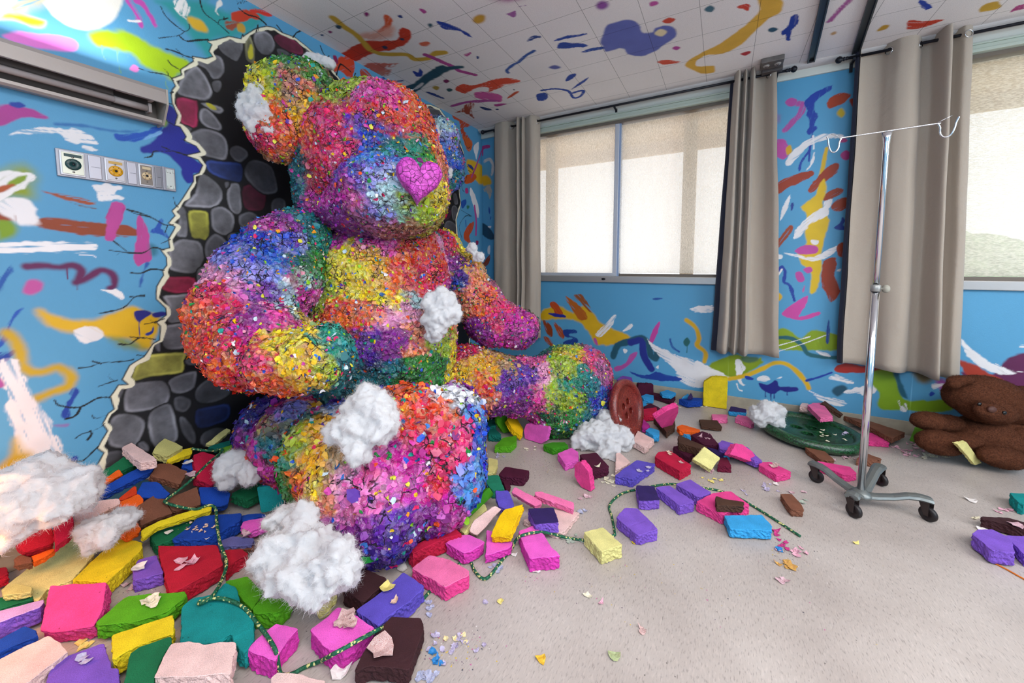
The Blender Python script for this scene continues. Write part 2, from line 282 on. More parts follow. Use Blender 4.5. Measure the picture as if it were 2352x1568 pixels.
CRACKS = [
 K('m1',[(1160,50),(1190,110),(1250,170),(1330,225),(1365,205),(1362,175)],9),K('m1',[(1330,225),(1290,255),(1200,268),(1145,275)],8),K('m1',[(1290,255),(1340,295),(1420,290),(1500,285)],9),
 K('m1',[(1440,0),(1470,90),(1560,160),(1650,240)],9),K('m1',[(1570,180),(1580,145),(1610,140),(1615,122)],6),K('m1',[(1610,140),(1645,130)],5),K('m1',[(1860,180),(1845,230)],6),
 K('m1',[(1195,352),(1260,370),(1330,400),(1395,420)],8),K('m1',[(1260,345),(1300,380),(1345,450)],5),K('m1',[(1210,435),(1240,470),(1290,500),(1315,540)],6),
 K('m1',[(1000,490),(1060,515),(1150,530),(1215,545),(1250,580)],8),K('m1',[(1175,490),(1205,515),(1215,545)],6),K('m1',[(1225,672),(1245,662)],7),K('m1',[(1170,735),(1240,750)],6),
 K('m1',[(1150,820),(1200,870),(1260,905)],6),K('m1',[(1040,1135),(1090,1125),(1110,1090),(1180,1090),(1250,1090),(1350,1120)],8),K('m1',[(1165,1055),(1250,1090)],5),K('m1',[(1265,990),(1340,1010)],5),
 K('m1',[(1250,1420),(1260,1470),(1280,1490)],7),K('m1',[(915,1510),(970,1520),(1090,1562)],7),
 K('m2',[(705,77),(760,100),(840,120),(910,158),(960,160)],6),K('m2',[(930,160),(915,200)],6),K('m2',[(895,262),(945,240)],6),K('m2',[(605,300),(700,312),(790,315),(850,285),(910,300)],6),K('m2',[(630,250),(700,305)],5),K('m2',[(670,312),(650,325)],5),
 K('m2',[(725,425),(780,428),(840,405),(910,412)],6),K('m2',[(525,655),(680,620),(745,560),(800,550)],6),K('m2',[(720,558),(800,555)],5),K('m2',[(800,710),(850,700),(910,680)],5),K('m2',[(830,685),(860,705)],4),K('m2',[(655,820),(720,820),(775,785),(860,795)],6),K('m2',[(720,780),(780,785),(800,790)],5),
 K('m2',[(435,953),(500,945),(560,925),(690,915),(740,905)],6),K('m2',[(512,915),(560,928)],6),K('m2',[(755,880),(800,885)],5),K('m2',[(545,1055),(600,1035),(650,1020)],5),K('m2',[(605,985),(600,1005),(640,1025)],5),
 K('m2',[(302,1130),(330,1160),(440,1170),(540,1120),(610,1115)],7),K('m2',[(365,1235),(420,1220),(445,1175)],7),K('m2',[(512,1215),(520,1235),(590,1215)],6),K('m2',[(420,1342),(450,1320),(540,1290),(580,1260)],6),K('m2',[(500,1300),(510,1320),(485,1350)],6),
 K('m2',[(275,1455),(330,1475),(410,1470),(460,1465),(510,1420),(540,1390)],7),K('m2',[(445,1532),(500,1520),(550,1490)],6),K('m2',[(490,1522),(485,1545)],5),
 K('m3',[(565,52),(620,95),(690,115),(745,160)],8),K('m3',[(690,165),(695,200)],6),K('m3',[(815,165),(850,210)],6),K('m3',[(1020,195),(950,205),(920,245)],6),K('m3',[(1100,300),(1120,350),(1145,380),(1130,400)],7),K('m3',[(1145,380),(1158,365)],5),
 K('m3',[(1205,490),(1225,430),(1245,425),(1300,470)],7),K('m3',[(1330,480),(1315,520),(1330,560)],6),K('m3',[(1450,550),(1470,560),(1485,605)],6),K('m3',[(1600,590),(1640,660),(1665,695)],6),K('m3',[(1770,620),(1720,640),(1725,680)],6),K('m3',[(1710,590),(1735,630)],5),K('m3',[(1690,665),(1725,680)],5),
 K('m8',[(345,700),(330,640),(360,590),(385,590)],3),K('m8',[(340,420),(345,460),(355,470)],3),K('m8',[(370,345),(395,360),(400,375)],3),K('m8',[(375,365),(400,380)],3),K('m8',[(368,390),(360,420),(340,440)],3),K('m8',[(355,215),(370,260),(385,250)],3),K('m8',[(340,560),(390,590)],3),
]
SG, SD = '74737a', '54535a'
STONES = [
 STONE('m1',SG,[(1290,580),(1350,500),(1400,470),(1440,490),(1500,570),(1538,670),(1500,725),(1440,725),(1300,690),(1270,650)]),
 STONE('m1','96204c',[(1275,700),(1400,715),(1430,740),(1420,915),(1330,900),(1290,860),(1265,760)]),
 STONE('m1',SG,[(1440,740),(1500,740),(1590,765),(1618,800),(1590,825),(1540,810),(1480,775)]),
 P('m1','c8bf3a',[(1490,745),(1540,760),(1562,790),(1530,785),(1500,765)],0.4,0.6,0.5),
 STONE('m1',SG,[(1440,790),(1480,775),(1540,820),(1600,900),(1595,940),(1530,940),(1450,890),(1430,840)]),
 STONE('m1',SD,[(1310,910),(1350,905),(1390,930),(1350,955)]),
 STONE('m1',SG,[(1360,970),(1420,930),(1500,925),(1590,960),(1640,1020),(1648,1110),(1620,1155),(1540,1145),(1450,1110),(1420,1050)]),
 STONE('m1',SG,[(1400,450),(1500,400),(1560,390),(1610,430),(1618,520),(1580,570),(1530,570),(1480,500)]),
 STONE('m1',SG,[(1525,590),(1560,575),(1595,590),(1598,640),(1570,670),(1535,650)]),
 STONE('m1',SG,[(1560,300),(1640,285),(1740,290),(1755,360),(1720,430),(1690,440),(1620,400),(1575,350)]),
 STONE('m1','6a6850',[(1765,270),(1800,250),(1835,330),(1840,440),(1830,465),(1770,430),(1760,350)]),
 P('m1','c6bd30',[(1795,330),(1815,320),(1825,390),(1810,425),(1790,410)],0.5,0.6,0.4),
 STONE('m3',SG,[(670,210),(730,195),(790,240),(808,300),(780,355),(730,360),(690,330),(660,270)]),
 STONE('m3','6a1f3c',[(790,245),(840,220),(930,260),(985,315),(985,360),(920,350),(840,310)]),
 STONE('m3',SD,[(810,320),(860,320),(910,360),(840,370)]), STONE('m3',SD,[(1000,300),(1060,360),(1120,410),(1080,400),(1010,350)]),
 STONE('m1',SD,[(1660,1060),(1720,1045),(1780,1085),(1788,1130),(1740,1175),(1690,1160),(1650,1110)]),
 STONE('m1','1d2f66',[(1490,1150),(1600,1160),(1740,1180),(1742,1300),(1680,1310),(1530,1260),(1480,1200)]),
 STONE('m1',SG,[(1430,1270),(1470,1250),(1560,1310),(1605,1380),(1600,1450),(1540,1500),(1440,1500),(1340,1490),(1330,1460),(1400,1390)]),
 STONE('m1',SG,[(1650,1330),(1700,1315),(1735,1350),(1745,1490),(1720,1545),(1660,1520),(1630,1430)]), STONE('m1',SD,[(1615,1310),(1650,1305),(1655,1340),(1625,1360)]),
 STONE('m1','4a1128',[(1750,1340),(1880,1330),(1920,1360),(1910,1480),(1870,1520),(1760,1500)]),
 STONE('m1',SD,[(1780,1170),(1850,1150),(1960,1200),(2000,1330),(1990,1390),(1900,1400),(1800,1320),(1760,1250)]),
 STONE('m1',SD,[(1960,1440),(2010,1420),(2060,1450),(2050,1540),(1980,1560),(1950,1500)]),
 STONE('m2',SG,[(985,70),(1020,60),(1042,120),(1040,220),(1010,230),(975,215),(985,140)]),
 STONE('m2','a3a03c',[(1045,80),(1140,82),(1160,120),(1155,235),(1110,240),(1060,225),(1045,150)]),
 STONE('m2',SG,[(1170,70),(1230,55),(1290,95),(1303,150),(1280,210),(1230,218),(1175,180),(1165,120)]),
 STONE('m2',SD,[(1320,110),(1380,85),(1430,110),(1445,160),(1400,190),(1330,170)]), STONE('m2',SD,[(1260,215),(1310,200),(1360,215),(1340,260),(1290,280),(1262,250)]),
 STONE('m2',SG,[(930,290),(990,240),(1060,240),(1115,260),(1135,340),(1090,420),(1020,430),(940,410),(930,370)]),
 STONE('m2',SD,[(1140,250),(1190,205),(1250,240),(1268,300),(1240,370),(1190,390),(1145,350),(1130,300)]),
 STONE('m2',SD,[(1100,400),(1160,380),(1210,390),(1220,430),(1180,510),(1130,530),(1095,500),(1088,440)]),
 STONE('m2','8a1f40',[(900,450),(960,445),(1080,450),(1082,540),(1000,545),(900,520)]), STONE('m2','481026',[(1090,545),(1140,540),(1130,620),(1090,620)]),
 STONE('m2',SG,[(900,555),(980,545),(1070,548),(1072,690),(1010,705),(930,700),(930,610)]),
 STONE('m2',SG,[(900,730),(960,705),(1085,702),(1092,780),(1030,840),(950,855),(900,830)]), STONE('m2',SD,[(1030,850),(1090,830),(1090,880),(1040,890)]),
 STONE('m2','a39f4a',[(760,900),(820,875),(1020,865),(1025,910),(1010,980),(850,1000),(730,1028),(740,950)]), STONE('m2',SD,[(850,810),(885,800),(895,860),(865,860)]),
 STONE('m2',SD,[(1030,900),(1150,880),(1160,930),(1040,940)]),
 STONE('m2',SG,[(935,1020),(1000,985),(1080,965),(1095,990),(1080,1060),(1020,1095),(960,1090),(935,1060)]),
 STONE('m2',SG,[(700,1060),(770,1030),(900,1020),(945,1070),(940,1130),(900,1170),(800,1195),(700,1200),(680,1150)]),
 STONE('m2',SD,[(960,1120),(1010,1105),(1060,1125),(1058,1170),(1020,1200),(970,1185)]), STONE('m2',SD,[(1090,1060),(1150,1010),(1200,1005),(1270,1050),(1275,1100),(1200,1140),(1120,1150),(1080,1120)]),
 STONE('m2','17244f',[(1080,1190),(1150,1165),(1270,1150),(1270,1230),(1190,1270),(1090,1285)]), STONE('m2',SD,[(650,1080),(690,1065),(670,1130),(655,1195),(635,1150)]),
 STONE('m2',SG,[(610,1240),(660,1205),(740,1208),(800,1240),(800,1300),(760,1380),(700,1400),(610,1390),(590,1330)]),
 STONE('m2',SG,[(830,1200),(890,1160),(950,1155),(985,1270),(985,1350),(920,1385),(850,1390),(815,1280)]),
 STONE('m2',SD,[(990,1225),(1030,1225),(1085,1310),(1085,1370),(1050,1370),(1000,1300)]), STONE('m2',SD,[(1110,1330),(1160,1290),(1220,1280),(1290,1310),(1300,1390),(1130,1390)]),
 STONE('m2',SD,[(580,1420),(680,1405),(740,1440),(720,1480),(600,1510),(560,1470)]), STONE('m2',SD,[(760,1370),(800,1355),(830,1390),(820,1420),(770,1400)]),
 STONE('m3',SD,[(1650,700),(1730,700),(1740,750),(1660,760)]), STONE('m3','6a2a55',[(1745,700),(1790,700),(1795,750),(1745,750)]), STONE('m3',SD,[(1800,700),(1880,720),(1890,760),(1805,755)]),
 STONE('m8',SD,[(262,620),(290,612),(318,640),(318,680),(280,700),(255,680)]), STONE('m8',SD,[(295,540),(315,538),(328,570),(322,610),(300,610),(292,570)]), STONE('m8','3d1030',[(258,570),(290,560),(285,600),(255,610)]), STONE('m8',SD,[(300,480),(318,480),(325,530),(305,530)]),
]
WIN = [   # window wall
 P('m7','d8a910',[(470,1120),(560,1090),(640,1130),(700,1090),(760,1140),(800,1190),(940,1250),(960,1270),(880,1300),(800,1310),(760,1290),(700,1200),(600,1160),(470,1170)],1.4,1.0),
 P('m7','b8410f',[(515,1080),(545,1070),(585,1130),(560,1150)],0.3,0.8,0.2), P('m7','b05a10',[(600,1035),(700,1110),(720,1160),(680,1170),(640,1120)],0.3,0.9,0.4), P('m7','8f4a1c',[(645,1035),(690,1030),(750,1120),(720,1110)],0.3,0.8,0.5),
 P('m7','8f3a12',[(475,1170),(520,1200),(530,1260),(500,1250)],0.3,0.7,0.4), P('m7','a8481c',[(480,1260),(520,1280),(545,1350),(500,1300)],0.3,0.6,0.4), P('m7','a8481c',[(535,1180),(590,1230),(590,1275),(560,1250)],0.3,0.7,0.5),
 P('m7',NV,[(505,1130),(590,1140),(600,1155),(540,1150)],0.2,0.5), P('m7','143a8c',[(590,1225),(650,1222),(665,1240),(615,1250),(665,1270),(660,1300),(600,1312),(590,1290),(640,1270),(600,1260)],0.3,0.6,0.2),
 P('m7',WH,[(780,1230),(830,1180),(870,1140),(885,1150),(850,1210),(800,1260),(770,1255)],0.3,1.0,0.35), P('m7',WH,[(915,1225),(960,1190),(970,1210),(930,1235)],0.2,0.8,0.3), P('m7',WH,[(915,1325),(950,1335),(930,1360)],0.2,0.5,0.2),
 S('m7','1b5266',36,[(865,1370),(890,1310),(950,1290),(1020,1270),(1060,1300),(1070,1360),(1100,1380),(1110,1340)],0.8,0.6), S('m7','1c2a86',36,[(960,1295),(1020,1285),(1030,1350),(1050,1400),(1075,1440)],0.6,0.6),
 P('m7','b8509f',[(870,1430),(930,1410),(960,1360),(1000,1345),(980,1390),(920,1440),(880,1455)],0.5,0.5,0.1), P('m7','b8509f',[(755,1270),(770,1275),(780,1310),(765,1300)],0.4,0.4), P('m7','c03f97',[(1125,1175),(1110,1240),(1080,1300),(1065,1290),(1085,1220)],0.3,0.5),
 P('m7',WH,[(1035,1240),(1070,1290),(1180,1350),(1330,1400),(1500,1470),(1500,1500),(1390,1510),(1250,1480),(1160,1400),(1090,1340)],0.3,1.2,0.4), P('m7',WH,[(1220,1455),(1330,1500),(1380,1535),(1290,1540),(1230,1500)],0.3,1.0,0.5),
 P('m7','1a3f9c',[(955,1455),(1040,1475),(1100,1455),(1160,1475),(1240,1490),(1230,1505),(1120,1505),(1020,1490)],0.2,0.7,0.1), P('m7',WH,[(1095,1430),(1120,1415),(1118,1445)],0.1,0.4),
 P('m7','1d4f9c',[(1080,1052),(1110,1045),(1140,1050),(1100,1058)],0.2,0.3), P('m7',WH,[(1285,1105),(1340,1095),(1410,1090),(1428,1120),(1350,1130),(1300,1120)],0.2,1.0,0.4),
 S('m7','d8a912',22,[(1270,1170),(1320,1210),(1340,1270),(1330,1310),(1375,1350),(1370,1400)],0.8,0.4), P('m7','1b5f5f',[(1255,1285),(1275,1265),(1290,1290),(1275,1315),(1258,1305)],0.4,0.2), S('m7','1b5f5f',4,[(1275,1310),(1272,1350)],0.1,0.1),
 S('m7','1d4f9c',10,[(1180,1275),(1190,1320),(1230,1345)],0.2,0.4,0.2),
 P('m7','7f9c0a',[(1400,1420),(1450,1400),(1540,1385),(1640,1390),(1700,1400),(1640,1440),(1600,1470),(1560,1500),(1500,1480),(1430,1450)],0.9,0.8),
 # panel between windows
 P('m6','b84f9f',[(318,180),(340,158),(375,165),(370,190),(340,198)],0.3,0.4), S('m6','b4509f',24,[(370,180),(405,190),(395,230),(350,280),(320,310)],0.6,0.8,0.3), P('m6','7f80b0',[(260,250),(290,280),(300,240),(260,200)],1.4,0.8,0.4), P('m6','c0489f',[(250,370),(300,350),(325,370),(345,420),(310,450),(270,430),(280,400),(250,395)],0.3,0.8,0.2),
 P('m6','1038a0',[(548,92),(530,120),(470,175),(465,215),(475,245),(455,290),(470,300),(440,335),(425,320),(440,290),(425,240),(430,215),(410,180),(440,145)],0.25,1.0,0.2), S('m6','1038a0',10,[(450,320),(440,400),(400,460),(388,505)],0.2,0.6,0.4), S('m6','1038a0',8,[(440,380),(436,460)],0.2,0.4,0.3),
 P('m6','a8380f',[(520,195),(540,155),(600,130),(640,140),(600,180),(550,200)],0.3,0.9,0.2), P('m6','9a2f14',[(630,165),(660,155),(672,185),(650,205)],0.3,0.8,0.2), P('m6','d0b020',[(568,230),(590,205),(610,230),(590,252)],0.8,0.2),
 P('m6',WH,[(325,470),(350,420),(420,360),(500,330),(590,330),(600,345),(520,355),(440,385),(390,430),(345,480)],0.25,0.9,0.3), S('m6',WH,7,[(460,420),(452,470),(425,503)],0.2,0.7,0.3), S('m6',WH,7,[(455,340),(458,400)],0.2,0.7,0.3),
 P('m6','d9a81c',[(325,400),(345,382),(355,410),(330,430)],0.5,0.4), S('m6','d9b01c',16,[(520,400),(505,470),(490,540)],0.5,0.5,0.2), P('m6','b8427f',[(585,360),(610,350),(620,365),(590,370)],0.2,0.3), P('m6','b0357f',[(588,430),(610,408),(636,420),(625,450),(600,450)],0.2,0.5),
 P('m6','9c3210',[(240,610),(290,560),(400,515),(455,510),(440,540),(330,590),(245,645)],0.25,0.9,0.2), P('m6','9c3210',[(435,590),(470,540),(540,480),(575,475),(570,515),(500,570),(450,610)],0.25,0.9,0.2), P('m6','95320f',[(500,640),(540,600),(595,590),(600,610),(550,640),(510,650)],0.25,0.8,0.2), P('m6','95320f',[(540,680),(570,645),(630,635),(625,680),(570,700)],0.25,0.8,0.2),
 P('m6','dfb812',[(400,680),(440,650),(520,600),(500,660),(530,740),(520,800),(490,900),(500,960),(470,1080),(440,1090),(450,1000),(400,950),(380,900),(420,850),(410,800),(430,720)],0.8,0.9), P('m6','dfb812',[(480,580),(510,540),(515,600),(470,640)],0.6,0.7),
 P('m6',WH,[(360,830),(380,780),(470,700),(520,680),(530,715),(450,760),(390,820)],0.25,0.9,0.35), P('m6',WH,[(505,655),(550,640),(540,680),(510,685)],0.2,0.6,0.2), P('m6',WH,[(345,620),(335,680),(295,750),(310,680)],0.2,0.6,0.3),
 P('m6','14388f',[(345,660),(368,658),(350,710)],0.2,0.3), P('m6','14388f',[(555,780),(580,760),(595,725),(610,745),(600,770),(640,790),(590,790)],0.2,0.5), P('m6','9a3c14',[(255,880),(330,780),(355,770),(350,800),(290,880),(260,900)],0.3,0.9,0.35),
 P('m6','c0489c',[(365,890),(420,862),(475,870),(470,900),(400,908)],0.25,0.4), P('m6',WH,[(445,838),(480,840),(478,860),(455,862)],0.2,0.4), P('m6',WH,[(315,900),(370,905),(450,920),(570,865),(555,900),(480,940),(400,930)],0.2,0.8,0.3), S('m6',WH,20,[(282,915),(296,920)],0.2,0.4),
 P('m6','97330f',[(570,870),(600,850),(612,890),(600,920),(575,910)],0.25,0.6,0.2), P('m6','97330f',[(505,940),(550,920),(570,960),(555,1000),(580,1060),(585,1090),(540,1140),(510,1080),(490,1020)],0.3,0.9,0.15),
 P('m6','c0489c',[(405,980),(440,965),(455,985),(430,1000)],0.2,0.4), P('m6','c0489c',[(370,1000),(395,990),(415,1030),(385,1040)],0.2,0.4), P('m6','c060a0',[(400,1080),(418,1050),(410,1095)],0.2,0.3), P('m6','d0489f',[(305,1190),(350,1150),(430,1105),(415,1160),(385,1210),(480,1180),(485,1200),(400,1222),(330,1210)],0.25,0.5,0.05),
 S('m6','14389a',12,[(255,1100),(270,1040),(300,970),(320,990),(315,1040),(345,1060),(365,1130)],0.2,0.5,0.1), S('m6',WH,8,[(285,1010),(305,980)],0.2,0.4), P('m6','dcae20',[(270,1110),(290,1092),(308,1112),(290,1132)],0.6,0.2), P('m6',WH,[(565,985),(590,975),(585,992)],0.2,0.3),
 P('m6','86a010',[(270,1290),(310,1262),(360,1280),(400,1310),(450,1270),(520,1280),(590,1300),(600,1350),(540,1370),(440,1370),(360,1370),(290,1360)],0.9,0.7), S('m6','1b5f6a',18,[(270,1310),(340,1308),(400,1340),(430,1385),(500,1400),(600,1405)],0.5,0.4),
 S('m6',WH,4,[(280,1375),(400,1340),(530,1290)],0.1,0.3,0.3), S('m6',WH,4,[(290,1345),(380,1320),(440,1302)],0.1,0.3,0.5), P('m6','143f8c',[(525,1230),(535,1235),(530,1330),(515,1325)],0.2,0.3,0.2), P('m6',WH,[(470,1370),(520,1380),(540,1400),(490,1390)],0.2,0.7,0.3),
 # lower band right
 P('m9','869c0a',[(90,250),(190,190),(300,170),(420,200),(470,180),(440,250),(330,290),(260,330),(180,310)],1.0,0.8), P('m9','4a6a4a',[(320,190),(440,190),(420,220),(350,225)],1.2,0.6),
 P('m9',WH,[(275,215),(310,200),(345,260),(325,320),(330,370),(360,385),(330,400),(300,350),(280,280)],0.25,0.9,0.3), P('m9',WH,[(-10,220),(60,240),(200,310),(210,340),(140,370),(60,400),(-10,390)],0.3,1.1,0.35), S('m9',WH,8,[(290,380),(300,420),(325,430)],0.2,0.5,0.4),
 S('m9','dcb016',30,[(235,345),(350,320),(450,280),(560,230),(640,235),(720,290),(780,360),(805,410)],0.7,0.4),
 P('m9',BL,[(345,325),(370,322),(410,340),(400,352),(360,348)],0.2,0.3), S('m9',BL,16,[(790,355),(870,335),(970,298)],0.2,0.4,0.15),
 P('m9','1a1f80',[(445,370),(500,385),(540,370),(560,352),(585,365),(600,400),(700,400),(730,410),(725,428),(660,440),(600,425),(560,450),(500,440),(460,410)],0.35,0.5), S('m9','1a1f80',5,[(495,430),(495,475)],0.1,0.1), S('m9','1a1f80',5,[(533,440),(533,495)],0.1,0.1), S('m9','1a1f80',5,[(558,440),(558,485)],0.1,0.1), S('m9','1a1f80',4,[(650,430),(652,462)],0.1,0.1),
 P('m9',WH,[(435,340),(470,318),(510,322),(532,350),(500,360),(450,358)],0.2,0.5,0.2), P('m9',WH,[(570,340),(620,325),(600,345)],0.2,0.6,0.5),
 P('m9','a51f14',[(985,275),(1020,245),(1100,232),(1200,250),(1380,275),(1300,295),(1100,302),(1010,295)],0.35,0.6), P('m9',WH,[(955,330),(1010,315),(1110,350),(1130,380),(1040,370),(960,345)],0.2,0.9,0.5),
 P('m9','1d4f66',[(975,420),(1010,395),(1060,390),(1080,420),(1040,455),(1010,470),(975,440)],0.9,0.4), P('m9',WH,[(1060,440),(1180,400),(1290,385),(1280,440),(1210,470),(1140,450)],0.25,1.0,0.45), P('m9',WH,[(830,450),(900,470),(1060,500),(1080,530),(1000,540),(880,490)],0.2,0.9,0.5), S('m9',WH,4,[(810,430),(880,460),(950,490)],0.1,0.3,0.3),
 P('m9','7fa314',[(1250,295),(1380,275),(1430,300),(1450,400),(1480,480),(1560,500),(1700,500),(1830,490),(1840,560),(1700,580),(1500,570),(1350,570),(1300,540),(1310,440),(1260,380)],0.8,0.8), P('m9','1b5a70',[(1410,280),(1450,275),(1475,380),(1520,480),(1500,485),(1460,460),(1440,380)],0.7,0.5), P('m9','7c6f50',[(1560,290),(1680,300),(1700,340),(1640,380),(1580,350)],2.2,0.6), P('m9','a0509f',[(1720,350),(1800,360),(1820,440),(1760,430)],1.6,0.6),
 P('m9',WH,[(1690,378),(1780,378),(1750,400),(1705,415)],0.2,0.6,0.2), P('m9','163a9c',[(1670,450),(1690,435),(1715,450),(1680,470)],0.2,0.3), P('m9',WH,[(1450,500),(1470,570),(1510,570),(1500,520),(1470,540)],0.2,0.8,0.5),
 P('m9','5c0848',[(1900,290),(2100,330),(2200,230),(2300,170),(2420,180),(2420,480),(2300,440),(2150,400),(1950,340)],0.9,0.8), P('m9','a83018',[(1880,210),(1980,230),(2100,300),(2200,350),(2240,400),(2050,370),(1950,320),(1900,260)],0.6,0.9,0.1), P('m9',WH,[(1905,60),(1960,110),(2060,190),(2180,260),(2310,300),(2280,315),(2180,310),(2050,270),(1960,190),(1910,120)],0.3,1.1,0.3), S('m9',WH,5,[(2150,235),(2250,280),(2340,295)],0.1,0.4,0.3), P('m9',WH,[(2310,110),(2352,100),(2352,120)],0.2,0.6,0.5),
 # left of the corner curtain
 P('m8','b8327e',[(440,250),(478,240),(480,255),(450,262),(448,290),(440,292)],0.2,0.3), S('m8','cfc8c8',14,[(455,320),(480,310),(495,340),(490,385)],0.5,0.6,0.4), P('m8','b5ab9f',[(445,460),(480,440),(490,470),(480,510),(470,480)],0.4,0.9,0.5), P('m8','d8aa1c',[(438,400),(470,390),(490,430),(450,440)],1.5,0.5),
 P('m8','1f4fa8',[(475,540),(482,560),(480,580),(474,565)],0.2,0.3), P('m8','1f4fa8',[(485,585),(488,600),(480,612)],0.2,0.3), P('m8','17455f',[(425,620),(460,630),(490,660),(505,700),(470,700),(430,660)],0.6,0.5), P('m8',WH,[(465,640),(490,636),(485,650)],0.2,0.4,0.4), P('m8',WH,[(470,740),(482,735),(480,775),(470,770)],0.3,0.4), P('m8','9a3a1c',[(440,830),(480,780),(475,820),(450,840)],0.3,0.5,0.2),
]
